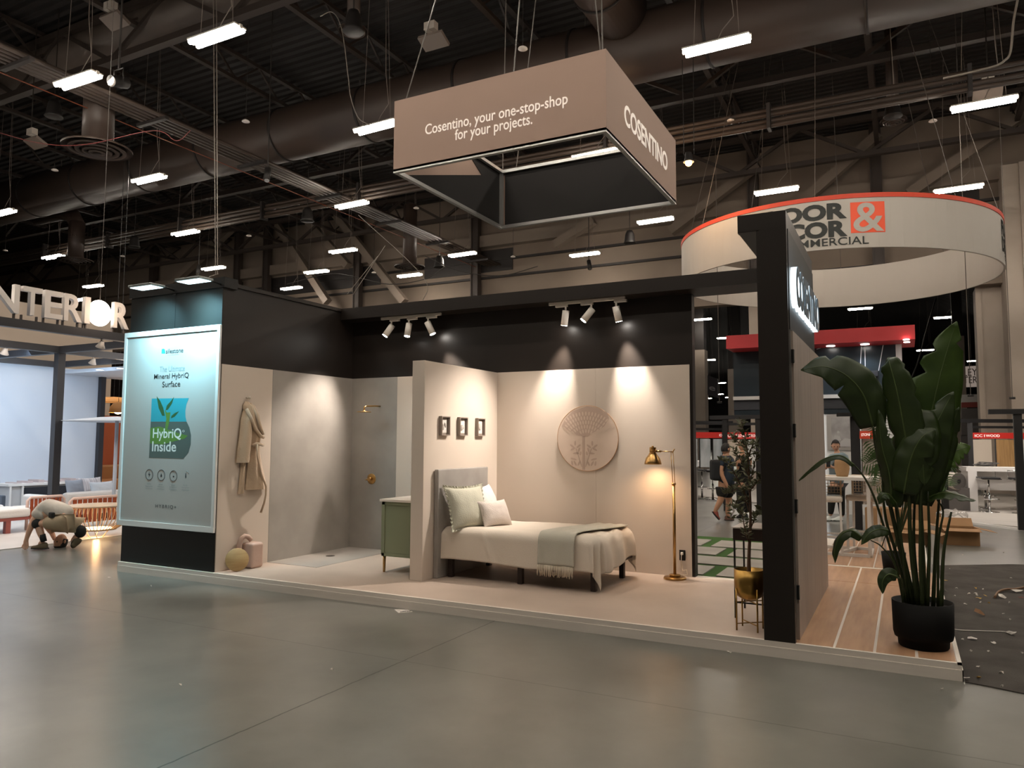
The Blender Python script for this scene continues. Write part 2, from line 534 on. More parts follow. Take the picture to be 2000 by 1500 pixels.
# ------------------------------------------------------------------ LED high-bay fixtures
mtube = glow('led_tube_light', WARM, TUBE)
mhouse = mat('fixture_housing', '#c9c2ba', .4)
def make_fixture(L=1.17):
    t = thing('led_fixture', 'x', 'ceiling light', (0, 0, 0))
    MB().box((-L / 2, -.13, .03), (L / 2, .13, .06)).box((-L / 2 - .02, -.03, 0), (L / 2 + .02, .03, .07)).build('housing', mhouse, t)
    for s in (-1, 1): MB().cyl((-L / 2 + .02, s * .085, .0), (L / 2 - .02, s * .085, .0), .04, n=8).build('led_tube', mtube, t)
    m = MB()
    for s in (-.4, .4): m.cyl((s, 0, .05), (s * .6, 0, ZD - 8.6), .006, n=5)
    m.tube([(0, 0, .06), (.1, .05, .3), (.3, .05, .5), (.25, 0, 1.2), (.2, 0, ZD - 8.6)], .009, 5)
    m.build('suspension_cable', mat('cable_grey', '#7a7068', .5), t)
    return t
FX = [((1399, 90), 'twin-tube light at the top, right of the square sign'), ((1921, 204), 'twin-tube light in the upper right corner, under a bent conduit'), ((152, 158), 'twin-tube light at the upper left beside a bright spot lamp'),
      ((735, 249), 'light fixture poking out behind the left edge of the square sign'), ((291, 350), 'light fixture in front of the big duct, above the twin letters R'), ((5, 416), 'light fixture cut by the left edge of the frame'),
      ((687, 400), 'light fixture left below the square sign, near the pipe bundle'), ((362, 455), 'light fixture left of the twin suspension wires, above the poster'), ((1162, 302), 'light fixture seen through the open square sign'),
      ((1516, 373), 'light fixture just above the orange rim, left side of round sign'), ((1872, 369), 'light fixture at the right top of the round sign'), ((1280, 431), 'light fixture below the right corner of the square sign'),
      ((104, 502), 'small light fixture at the far left above the letter N'), ((670, 490), 'upper of two small lights above the shower corner'), ((903, 497), 'small light fixture below the left corner of the square sign'),
      ((1142, 497), 'small light fixture centred below the square sign'), ((417, 524), 'small light fixture next to the twin wires over the poster'), ((618, 531), 'lower of two small lights above the shower corner'),
      ((800, 538), 'small light fixture under the drop duct diffuser'), ((569, 563), 'small light fixture closest to the booth left wall top'), ((182, 559), 'far small light above the letter I'), ((160, 585), 'farthest small light above the letter R')]
FAR = [(1370, 624), (1418, 660), (1458, 685), (1384, 703), (1448, 735), (1408, 748), (1452, 764), (1405, 770), (1383, 778), (1424, 776), (1470, 770), (1680, 603), (1688, 643), (1847, 620), (1807, 684), (1904, 705)]
fx = make_fixture()
for i, ((px, py), lab) in enumerate(FX):
    place(fx, at(px, py, 'z', 8.6), R(rnd.uniform(-3, 3)), lab, first=(i == 0), group='high-bay light fixtures of the hall')
flab = ['first bright tube seen through the doorway, below the round sign', 'second tube down in the doorway view', 'tube at the right side of the doorway view', 'tube right of the left pale column in the doorway', 'small tube right of the middle column in the doorway',
        'small tube left of the middle column, above the dark sign', 'small far tube at the right of the doorway', 'small tube below the dark hanging sign', 'distant tube low at the left of the doorway view', 'distant tube at the middle column, low in the doorway', 'distant tube beside the portal column', 'tube above the red canopy, upper one',
        'tube resting just above the red canopy edge', 'tube above the tip of the tallest leaf', 'small tube left of the tallest leaf', 'small tube above the hanging pale LEY sign']
for (px, py), lab in zip(FAR, flab):
    place(fx, at(px, py, 'z', 8.6), 0, lab, group='light fixtures of the next bay')
# bays we only see through their light: fixtures above and behind the camera
k = 0
for y in (-5.5, -1.2, 2.7):
    for x in (-9.4, -5.6, -1.8, 2.0, 5.8, 9.8, 13.6):
        if (y, x) == (2.7, -5.6): continue
        place(fx, (x, y, 8.6), 0, 'hall light fixture out of view above the aisle', group='fixtures above the aisle')
for y in (6.9, 11, 15.3):
    for x in (9.9, 13.7, 17.5):
        if not (y == 11 and x == 9.9) and not (y == 15.3 and x == 9.9): place(fx, (x, y, 8.6), 0, 'hall light fixture right of the view', group='fixtures right of the view')

# ================================================================== THE MAIN BOOTH
H0 = .118; X1 = 1.634; D = 2.379; XPL = 3.833; XP = 3.993; XR = 6.467; HW = 2.487; YB = 2.097; ZB0 = 3.296; ZB1 = 3.455
XC1 = 7.609; XC2 = 7.833; YP = .717
mblack = mat('booth_black_laminate', '#201a16', .42, bump=.03, bscale=3, spec=.4)
mblack2 = mat('poster_wall_black', '#1a1917', .45, spec=.35)
mcream = mat('cream_panel', '#cfc2b5', .6, spec=.3)
mplat = mat('platform_edge', '#e2dad0', .6, col2='#d6cdc3', scale=2, stretch=(.3, 1, 6))
mstone = mat('stone_floor_tile', '#bcaa9c', .5, col2='#b09e90', scale=1.4, detail=8)
mgrey = mat('grey_shower_tile', '#a19b94', .5, col2='#8f8983', scale=1.6, detail=9, bump=.05, bscale=6)
mgreyf = mat('grey_shower_floor', '#9c958d', .5, col2='#8e8780', scale=1.8, detail=9)

# platform and floor coverings
pf = MB().box((0, 0, 0), (7.7, 2.5, H0 - .012)).box((7.7, 0, 0), (8.9, 4.0, H0 - .012)).box((0, 0, H0 - .012), (8.9, .028, H0)).box((X1, D, H0 - .012), (7.7, 2.5, H0)).box((8.872, 0, H0 - .012), (8.9, 4.0, H0)).build('booth_platform', mplat)
tag(pf, 'low platform edged in pale boards carrying the whole display', 'platform')
o = MB().box((0, -.006, 0), (8.906, 0, .075)).box((8.9, -.006, 0), (8.906, 4.0, .075)).build('skirting_board', mplat, pf)
tag(MB().box((X1, .03, H0 - .011), (XC2 - .2, D, H0 - .001)).build('stone_floor', mstone), 'smooth beige stone tile floor under bed and vanity', 'floor tile')
tag(MB().box((X1, .84, H0 - .001), (2.42, D, H0 + .002)).build('shower_floor', mgreyf), 'grey stone shower floor with a small round drain', 'floor tile')
dr = MB().lathe([(0, .004), (.055, .004), (.06, 0)], (1.967, 1.597, H0 + .002), 20).build('shower_drain', mat('drain_steel', '#5c5650', .4, 1)); tag(dr, 'small round steel drain in the shower floor', 'drain')
mwood = mat('wood_look_tile', '#b99272', .42, col2='#a67f60', scale=3, stretch=(6, .6, 1), detail=6)
mgrout = mat('white_grout', '#dcd2c8', .7)
fl = tag(MB().box((XC2 - .1, .03, H0 - .011), (8.87, 4.0, H0 - .003)).build('tile_floor', mgrout), 'wood-look tile floor with white grout lines right of the portal', 'floor tile')
k = 0
xs = [XC2 - .1, 8.085, 8.105, 8.352, 8.372, 8.62, 8.64, 8.868]
ys = [.03, 2.9, 2.915, 3.97]
m = MB()
for i in range(0, 8, 2):
    for j in range(0, 4, 2): m.box((xs[i], ys[j], H0 - .004), (xs[i + 1], ys[j + 1], H0))
m.build('wood_tile', mwood, fl)
p2_ = MB().box((7.3, 4.0, 0), (8.82, 6.75, H0)).build('rear_platform', mplat); tag(p2_, 'rear part of the platform below the white high table', 'platform')
m = MB()
for x0, x1 in ((7.62, 7.94), (7.955, 8.22), (8.235, 8.5), (8.515, 8.79)):
    for y0, y1 in ((4.06, 5.3), (5.32, 6.7)): m.box((x0, y0, H0), (x1, y1, H0 + .004))
m.build('wood_tile', mwood, p2_)

# walls (structure)
struct(MB().box((1.45, .05, H0), (X1 - .012, D + .12, 3.41)).box((1.45, .04, 3.41), (X1 + .01, D + .12, 3.455)).build('wall_left_booth', mblack))
struct(MB().box((X1 - .012, D, H0), (6.5, D + .12, ZB0)).build('wall_back_booth', mblack))
struct(MB().box((1.45, YB, ZB0), (7.6, D + .215, ZB1)).build('trim_4', mblack))
struct(MB().box((X1 - .012, .05, H0), (X1, .84, HW)).build('wall_left_cladding', mcream))
struct(MB().box((X1 - .012, .843, H0), (X1 + .001, D, HW)).build('wall_left_shower_tile', mgrey))
struct(MB().box((X1, D - .012, H0), (2.421, D, HW)).build('wall_back_shower_tile', mgrey))
struct(MB().box((2.423, D - .012, H0), (XPL, D, HW)).build('wall_back_cladding', mcream))
m = MB().box((XP, D - .012, H0), (5.335, D, HW)).box((5.337, D - .012, H0), (XR, D, HW))
struct(m.build('wall_back_bedroom_cladding', mcream))
struct(MB().box((XPL, YP, H0), (XP, D, HW)).bevel(.002, 1).build('wall_partition', mcream))
# poster wall
struct(MB().box((0, .05, H0), (1.45, .2, 3.38)).build('wall_poster', mblack2))
struct(MB().box((-.03, .02, 3.38), (X1 + .03, .22, 3.5)).build('trim_5', mblack2))
struct(MB().box((0, .035, H0), (X1 - .012, .05, .555)).box((0, .035, 2.945), (.82, .05, 3.38)).box((.825, .035, 2.945), (X1 - .012, .05, 3.38)).build('trim_6', mblack2))

# ---- poster
mpaper = mat('poster_paper', '#b5b3ae', .5)
mframe = mat('poster_frame_white', '#e3e3e0', .45)
po = thing('framed_poster', 'tall pale framed advertising poster on the black end wall', 'poster', (.78, .03, .558))
a0, a1, b0, b1 = -.065, X1 - .004, .558, 2.9435
MB().box((a0, .005, b0), (a1, .035, b0 + .065)).box((a0, .005, b1 - .06), (a1, .035, b1)).box((a0, .005, b0 + .065), (a0 + .045, .035, b1 - .06)).box((a1 - .045, .005, b0 + .065), (a1, .035, b1 - .06)).bevel(.003, 1).build('frame', mframe, po)
MB().box((a0 + .04, .022, b0 + .06), (a1 - .04, .034, b1 - .055)).build('printed_sheet', mpaper, po)
def pp(x, y, d=.0215): return at(x, y, 'y', d)
def poly(name, pts, m, parent, d=.0212, t=.0006):
    P_ = [pp(x, y, d) for x, y in pts]
    return MB().prism(P_, (0, -t, 0)).build(name, m, parent)
teal = mat('poster_teal', '#2f9fae', .5); slate = mat('poster_slate', '#56645f', .5); leafg = mat('poster_leaf_green', '#2f5d35', .5); leafl = mat('poster_light_green', '#5f8a3c', .5)
ink = mat('poster_ink', '#2e3436', .5); inkl = mat('poster_ink_faint', '#8c9798', .5); pwhite = mat('poster_white', '#e9eee9', .5)
poly('teal_field', [(296.5, 778.5), (369, 777.5), (364, 790), (362, 803), (362.5, 815), (364.5, 823.5), (294.5, 823.5)], teal, po)
poly('slate_field', [(294.5, 823.5), (364.5, 823.5), (370, 835), (373, 850), (372.5, 868), (368, 884), (358, 896), (291, 894)], slate, po)
poly('green_leaf', [(306, 774), (313, 783), (319, 797), (322, 812), (317, 812), (310, 797)], leafg, po, .0205)
poly('green_leaf', [(340, 775), (334, 783), (326, 792), (323.5, 801), (328, 800), (336, 788)], leafg, po, .0205)
poly('green_leaf', [(350, 803), (341, 807), (335, 812), (334, 817), (341, 814)], leafg, po, .0205)
poly('green_leaf', [(322, 800), (326, 806), (333, 805), (331, 822), (327, 840), (322, 840), (325, 818)], leafl, po, .0205)
poly('green_leaf', [(293.5, 836), (312, 833), (345, 845), (367, 851), (360, 857), (340, 862), (318, 868), (293, 866)], leafl, po, .0208)
def ptext(name, s, x0, x1, y, hpx, m, bold=0, d=.0200, sp=1):
    a = pp(x0, y, d); b = pp(x1, y, d)
    h = (pp((x0 + x1) / 2, y - hpx / 2, d) - pp((x0 + x1) / 2, y + hpx / 2, d)).z
    o = text(name, s, 1, (0, 0, 0), (1, 0, 0), (0, 0, 1), m, None, .0, bold, spacing=sp)
    xs_ = [v.co.x for v in o.data.vertices]; zs_ = [v.co.z for v in o.data.vertices]
    w_, h_ = max(xs_) - min(xs_), max(zs_) - min(zs_)
    off = wloc(po)
    cz = (a.z + b.z) / 2
    for v in o.data.vertices:
        fx_ = (v.co.x - min(xs_)) / w_; fz_ = (v.co.z - min(zs_)) / h_ - .5
        v.co = Vector((a.x + (b.x - a.x) * fx_, d, cz + fz_ * h)) - off
    o.parent = po
    return o
poly('logo_mark', [(316, 682), (320, 681), (322.5, 683.5), (322, 686), (323.5, 688), (322, 690.5), (315.5, 690.5)], teal, po)
ptext('logo_text', 'silestone', 324, 358, 685, 9, ink, .01)
ptext('small_print', 'THE ORIGINAL', 326, 350, 692.5, 1.6, inkl)
ptext('headline', 'The Ultimate', 312, 361, 720, 11, inkl)
ptext('headline', 'Mineral HybriQ', 301, 368.5, 735.5, 13, ink, .005)
ptext('headline', 'Surface', 317, 352, 750, 11, ink, .005)
ptext('badge_text', 'HybriQ', 298.5, 354, 849, 25, pwhite, .015)
ptext('badge_text', 'Inside', 297, 344, 872, 20, pwhite, .015)
ptext('badge_mark', 'o', 356, 360.5, 842, 4, pwhite)
for i, (cx, cy) in enumerate(((291.5, 927), (315, 928), (338.8, 929.5))):
    m = MB(); n = 28
    P_ = [pp(cx + 7 * math.cos(2 * PI * k / n), cy + 10.3 * math.sin(2 * PI * k / n)) for k in range(n)]
    m.tube(P_, .0035, 4, closed=True).build('icon_ring', ink, po)
poly('icon', [(291.5, 921), (289.5, 928), (291.5, 928), (290.5, 933), (293.7, 926), (292, 926)], ink, po)
poly('icon', [(315, 924), (313.2, 930), (315, 932.5), (316.8, 930)], ink, po)
poly('icon', [(337.2, 930.5), (338.8, 928.8), (340.4, 930.5), (338.8, 932.6)], ink, po)
poly('icon', [(362.5, 924), (363.5, 924), (364, 932), (362.8, 935), (361.6, 932)], ink, po)
MB().tube([pp(x, y) for x, y in ((364, 920.5), (367, 921.5), (369, 926))], .0035, 4).build('icon', inkl, po)
for cx, cy, rows in ((291, 945, ('90%', 'Renewable', 'Electrical Energy')), (314, 946, ('0%', 'Water', 'Discharge')), (338, 947, ('20%', 'Recycled', 'Glass')), (362, 948, ('0% ISO', 'Recycled', 'Materials'))):
    for r_, s in enumerate(rows):
        ptext('small_print', s, cx - (4 if r_ == 0 else 7), cx + (4 if r_ == 0 else 7), cy + 4.6 * r_, 2.6, inkl)
ptext('footer_text', 'HYBRIQ+', 303.5, 344, 990, 8, ink, 0, .02, 1.3)
# arm flood lamps over the poster
mlampblk = mat('lamp_black', '#171615', .5)
mcool = glow('cool_lamp_glow', (.62, .93, 1.0), 2.5)
def make_flood():
    t = thing('arm_flood_light', 'x', 'lamp', (0, 0, 0))
    MB().box((-.2, -.10, 0), (.2, .10, .03)).bevel(.008, 2).build('lamp_head', mat('lamp_head_silver', '#8a908f', .4, .6), t)
    MB().box((-.18, -.08, -.004), (.18, .08, 0)).build('lamp_lens', mcool, t)
    MB().tube([(0, .09, .02), (0, .2, .06), (0, .42, .03)], .012, 8).box((-.03, .38, -.02), (.03, .44, .1)).build('arm', mlampblk, t)
    return t
fl0 = make_flood()
for i, (x, lab) in enumerate(((.80, 'left flood lamp on an arm above the poster wall'), (1.60, 'right flood lamp on an arm above the poster wall'))):
    c = place(fl0, (x, -.35, 3.38), 0, lab, first=(i == 0), group='flood lamps over the poster')
    area('lamp_light', (x - .12, -.35, 3.37), (x - .25, .0, 2.9), .2, .15, 9, (.36, .82, 1.0), c, R(100))

# ---- portal on the right
pt = thing('portal_frame', 'tall black portal column with wide header at the right of the booth', 'portal', (7.7, .02, H0))
MB().box((XC1, 0, H0), (XC2, .06, 3.286)).build('column_board', mblack, pt)
MB().box((7.467, 0, 3.284), (XC2, 1.87, 3.42)).build('header', mblack, pt)
MB().box((7.467, 0, 3.278), (XC1 + .02, .06, 3.286)).build('header_lip', mblack, pt)
mblk = mat('board_deep_black', '#0e1012', .5)
MB().box((XC2 - .03, .06, 2.49), (XC2 + .006, 1.87, 3.286)).build('sign_board', mblk, pt)
malu = mat('frame_aluminium', '#6e6c69', .45, .4)
MB().box((XC1 + .05, .06, H0), (XC1 + .09, 2.4, 3.28)).build('inner_board', mblack, pt)
MB().box((7.80, .061, .33), (7.836, .108, 2.49)).build('edge_profile', malu, pt)
MB().box((7.825, .13, H0), (7.85, 1.3, 2.488)).build('cladding', mat('taupe_wood_cladding', '#aa9c91', .5, col2='#9d9086', scale=3, stretch=(1, 8, .3)), pt)
MB().box((7.825, 1.303, H0), (7.85, 2.55, 2.488)).build('cladding', MATS['taupe_wood_cladding'], pt)
mchrome = mat('latch_steel', '#b9b6b1', .3, .9)
for z in (.43, 1.08, 1.66, 2.24):
    L_ = MB().box((7.83, .102, z - .008), (7.856, .131, z + .098)).build('latch', mblk, pt)
    MB().bar((7.858, .104, z), (7.858, .104, z + .09), .006).bar((7.858, .104, z), (7.858, .13, z), .009).bar((7.858, .104, z + .09), (7.858, .13, z + .09), .009).build('latch_bow', mchrome, L_)
# the side sign: deep letters, bright returns, dark faces
mface = mat('letter_face_slate', '#4d6170', .35)
mret = glow('letter_return_glow', (.80, .93, 1.0), 1.1)
sg = thing('letter_sign', 'row of deep glowing letters on the right side of the portal', 'sign', (7.845, .95, 2.65))
def letters(body, org, right, up, wid, hei, depth, mf, mr, parent, bold=.015, xs=1):
    nor = Vector(right).cross(Vector(up))
    n = len(body); 
    full = text('tmp', body, hei * 1.38, org, right, up, mr, None, 0, bold)
    rv = Vector(right).normalized()
    ds = [rv.dot(v.co - Vector(org)) for v in full.data.vertices]
    w0 = max(ds) - min(ds); bpy.data.objects.remove(full)
    s = wid / w0
    # per letter
    cu = 0
    adv = []
    for k in range(n):
        if body[k] == ' ': continue
        a = text('t', body[:k + 1], hei * 1.38, (0, 0, 0), (1, 0, 0), (0, 0, 1), mr, None, 0, bold, align='LEFT')
        b = text('t', body[k], hei * 1.38, (0, 0, 0), (1, 0, 0), (0, 0, 1), mr, None, 0, bold, align='LEFT')
        xa = max(v.co.x for v in a.data.vertices); xb = max(v.co.x for v in b.data.vertices)
        bpy.data.objects.remove(a); bpy.data.objects.remove(b)
        x = (xa - xb) * s - wid / 2
        o = Vector(org) + rv * x
        L_ = text('letter', body[k], hei * 1.38, o + nor * (depth / 2), right, up, mr, parent, depth / 2, bold, align='LEFT', xs=s)
        if mf is not None: text('letter_face', body[k], hei * 1.38, o + nor * (depth + .003), right, up, mf, parent, .003, bold, align='LEFT', xs=s)
letters('COSENTINO', (7.842, .97, 2.83), (0, 1, 0), (0, 0, 1), 1.75, .30, .045, mface, mret, sg, .02)
for y in (.3, .95, 1.6): spot('sign_light', (7.95, y, 3.25), (7.86, y, 2.5), 1.2, 120, .8, .05, (.7, .9, 1), sg)

# ---- track lights
mtrack = mat('track_white', '#ddd6ce', .45)
mhot = glow('spot_lens_glow', (1.0, .93, .85), 30)
def track(x0, heads, label, yb=2.2, z=3.262):
    t = thing('track_light', label, 'track light', (x0 + .485, yb, z), 'track lights under the black beam')
    MB().box((x0, yb - .018, z), (x0 + .97, yb + .018, ZB0)).bevel(.003, 1).build('track_rail', mtrack, t)
    for (hx, side, aim, pw, deg) in heads:
        c = Vector((hx, yb, z - .10))
        d = (Vector(aim) - c); d.normalize()
        hd = MB().box((hx + (-.02 if side > 0 else -.13), yb - .02, z - .03), (hx + (.13 if side > 0 else .02), yb + .02, z)).build('adapter', mtrack, t)
        MB().cyl((hx, yb, z - .02), (hx, yb, z - .09), .012, n=10).build('stem', mtrack, hd)
        a = c - d * .025; b = c + d * .155
        n_ = 24
        MB().cyl(a, b, .042, n=n_).build('spot_head', mtrack, t)
        MB().cyl(b, b + d * .002, .037, n=n_).build('spot_lens', mhot, t)
        spot('spot_light', b + d * .012, aim, pw, deg, 1.0, .035, (1, .89, .78), t)
    return t
track(4.80, ((5.02, -1, (4.83, 2.36, 2.30), 110, 46), (5.35, -1, (4.0, 1.5, 1.25), 130, 74), (5.66, 1, (5.80, 2.37, 2.30), 120, 46)), 'right ceiling track with three white spot heads over the bedroom')
track(2.262, ((2.43, 1, (1.62, 1.4, 1.45), 120, 62), (2.72, 1, (2.6, 1.6, .1), 60, 56), (3.03, 1, (3.62, 2.36, 1.9), 110, 52)), 'left ceiling track with three white spot heads over the shower')

# ---- bathroom things
mbrass = mat('brushed_brass', '#bd9760', .28, 1)
sh = thing('rain_shower', 'brass rain shower head on a bent arm on the grey tile', 'shower head', (2.07, D - .012, 2.07))
MB().lathe([(0, -.012), (.034, -.012), (.034, 0)], (2.135, D - .012, 2.085), 20, Matrix.Rotation(R(90), 3, 'X')).build('wall_flange', mbrass, sh)
MB().tube([(2.135, D - .012, 2.085), (2.13, D - .1, 2.086), (2.12, D - .3, 2.075), (2.118, D - .335, 2.06), (2.118, D - .34, 2.02)], .011, 10).build('arm', mbrass, sh)
MB().lathe([(0, .03), (.015, .028), (.02, .01), (.095, .006), (.1, 0), (.095, -.004), (0, -.004)], (2.118, D - .34, 1.995), 32).build('rain_plate', mbrass, sh)
vl = thing('shower_valve', 'round brass shower valve with a lever on the grey tile', 'valve', (2.011, D - .012, 1.079))
MB().lathe([(0, 0), (.072, 0), (.072, -.008), (.066, -.012), (.03, -.014), (0, -.014)], (2.011, D - .012, 1.079), 32, Matrix.Rotation(R(-90), 3, 'X')).recalc().build('escutcheon', mbrass, vl)
MB().cyl((2.011, D - .02, 1.079), (2.011, D - .075, 1.079), .024, n=20).build('handle_hub', mbrass, vl)
MB().tube([(2.011, D - .06, 1.079), (1.975, D - .07, 1.07), (1.955, D - .075, 1.068)], .009, 8).build('lever', mbrass, vl)
# vanity
mgreen = mat('sage_green_lacquer', '#858a6e', .5)
vn = thing('vanity_cabinet', 'sage green vanity cabinet with white worktop beside the partition', 'cabinet', (3.53, 1.5, H0))
MB().box((3.26, .975, .30), (XPL, 2.05, .915)).build('body', mgreen, vn)
MB().box((3.262, .966, .30), (3.30, .976, .915)).box((3.262, .966, .30), (XPL, .976, .335)).box((3.262, .966, .88), (XPL, .976, .915)).build('side_frame', mgreen, vn)
MB().box((3.235, .95, .915), (XPL, 2.08, .943)).bevel(.003, 1).build('worktop', mat('worktop_white', '#e8ddd2', .35), vn)
for y in (.985, 1.52): 
    dd = MB().box((3.242, y, .315), (3.26, y + .52, .9)).build('door', mgreen, vn)
    MB().cyl((3.225, y + .26, .84), (3.225, y + .40, .84), .007, n=8).build('handle', mbrass, dd)
for x, y in ((3.28, 1.0), (3.28, 2.02), (3.79, 1.0), (3.79, 2.02)): MB().cyl((x, y, .30), (x, y, H0), .018, .014, n=12).build('leg', mbrass, vn)

# robe on its hook
mrobe = mat('robe_sand', '#bfa88f', .9, bump=.25, bscale=60, sheen=.3)
rb = thing('bath_robe', 'sand coloured bath robe hanging from a hook on the cream wall', 'robe', (X1 + .04, .5, 1.4))
def robe_sheet(name, outline_l, outline_r, zs, depth, mt, folds=5, amp=.012, n=30):
    """sheet between left and right outlines (y values per z), bulging from the wall"""
    m = MB()
    K = len(zs)
    def ip(A, t):
        f = t * (K - 1); i = min(int(f), K - 2); u = f - i
        u = u * u * (3 - 2 * u) * .5 + u * .5
        return A[i] * (1 - u) + A[i + 1] * u
    def fn(u, v):
        z = ip(zs, v); a = ip(outline_l, v); b = ip(outline_r, v); d = ip(depth, v)
        y = a + (b - a) * u
        x = X1 + .008 + d * (math.sin(PI * min(max(u, .02), .98)) ** .6) + amp * math.sin(folds * 2 * PI * u + 1.3 * v * 3) * (.3 + .7 * v) * math.sin(PI * u)
        return (max(x, X1 + .006), y, z)
    m.grid(fn, n, n)
    m.grid(lambda u, v: (X1 + .004, ip(outline_l, 1 - v) * (1 - u) + ip(outline_r, 1 - v) * u, ip(zs, 1 - v)), 2, n)
    return m.recalc().build(name, mt, rb)
# (y runs away from the viewer along the wall)
robe_sheet('robe_body', [.40, .36, .37, .45, .455, .47, .455, .44, .43], [.44, .55, .63, .645, .635, .645, .68, .73, .775], [2.07, 2.02, 1.90, 1.66, 1.55, 1.45, 1.3, 1.15, 1.02], [.02, .07, .09, .09, .07, .07, .09, .1, .1], mrobe, 3, .01)
robe_sheet('sleeve', [.37, .33, .31, .29, .28], [.45, .49, .49, .48, .46], [1.98, 1.85, 1.65, 1.5, 1.345], [.04, .09, .10, .10, .10], mrobe, 1, .004)
robe_sheet('back_panel', [.36, .345, .33], [.44, .43, .42], [1.36, 1.15, .98], [.03, .03, .03], mrobe, 3, .006)
def rp(y, z, d=.1): return (X1 + d, y, z)
MB().tube([rp(.375, 1.98, .06), rp(.42, 1.86, .1), rp(.48, 1.74, .11), rp(.56, 1.66, .11), rp(.62, 1.645, .1)], .022, 8).build('shawl_collar', mrobe, rb)
MB().tube([rp(.45, 2.05, .04), rp(.5, 1.9, .11), rp(.55, 1.76, .12), rp(.6, 1.68, .11)], .02, 8).build('shawl_collar', mrobe, rb)
MB().tube([rp(.45, 1.545, .09), rp(.5, 1.565, .11), rp(.56, 1.56, .11), rp(.635, 1.55, .08)], .018, 8).build('belt', mrobe, rb)
MB().tube([rp(.5, 1.56, .12), rp(.52, 1.4, .12), rp(.58, 1.2, .125), rp(.655, 1.06, .13), rp(.665, .95, .12), rp(.66, .85, .1), rp(.64, .74, .07)], .013, 6).build('belt_tail', mrobe, rb)
MB().cyl((X1, .43, 2.115), (X1 + .045, .43, 2.115), .012, n=12).sphere((X1 + .05, .43, 2.115), .018, n=10, m=6).build('wall_hook', mcream, rb)
# side ornaments by the left wall
mrose = mat('blush_plaster', '#c3a799', .75, bump=.1, bscale=30)
dq = at(463, 1096, 'x', 1.80)
o = MB().box((1.65, .40, H0), (1.83, .585, H0 + .29)).bevel(.03, 4).build('stool_block', mrose, origin=(1.74, .49, H0)); tag(o, 'blush pink rounded block stool at the foot of the cream wall', 'stool')
bg = thing('wooden_disc_stand', 'round light wooden disc leaning against the pink block', 'decoration', (1.76, .25, H0))
MB().lathe([(0, -.012), (.124, -.012), (.13, -.006), (.13, .006), (.124, .012), (0, .012)], (1.80, dq.y, H0 + .130), 36, Matrix.Rotation(R(62), 3, 'Z') @ Matrix.Rotation(R(78), 3, 'X')).recalc().build('disc', mat('pale_wood', '#b79a6b', .5, col2='#a88a5c', scale=5, stretch=(1, 1, 9)), bg)
ar = MB()
ar.tube([(1.68, .34, H0), (1.68, .34, .25), (1.68, .345, .38), (1.68, .37, .455), (1.69, .41, .485), (1.70, .46, .47), (1.72, .49, .43)], .03, 12, .028)
o = ar.build('arched_ornament', mrose, origin=(1.70, .4, H0)); tag(o, 'blush arched ornament rising behind the pink block stool', 'decoration')

# ================================================================== BEDROOM
mbed = mat('bed_frame_dark', '#2a1d17', .5)
mduv = mat('duvet_oatmeal', '#d6cabb', .85, bump=.12, bscale=90, sheen=.2)
bd = thing('single_bed', 'single bed with dark legs and grey stone headboard against the partition', 'bed', (4.95, 1.55, H0))
MB().box((4.0, .92, H0), (4.055, 2.03, 1.297)).bevel(.01, 2).build('headboard', mat('headboard_concrete', '#938e89', .55, col2='#a39e99', scale=3, detail=8), bd)
MB().box((4.06, 1.07, .335), (5.90, 2.02, .385)).bevel(.008, 2).build('bed_frame', mbed, bd)
MB().box((4.07, 1.09, .385), (5.88, 2.0, .60)).bevel(.04, 3).build('mattress', mat('mattress_white', '#d8d2ca', .8), bd)
for x, y in ((4.12, 1.10), (4.98, 1.10), (5.80, 1.10), (4.12, 1.95), (4.98, 1.95), (5.80, 1.95)):
    MB().box((x - .028, y - .028, H0), (x + .028, y + .028, .34)).bevel(.006, 2).build('leg', mbed, bd)

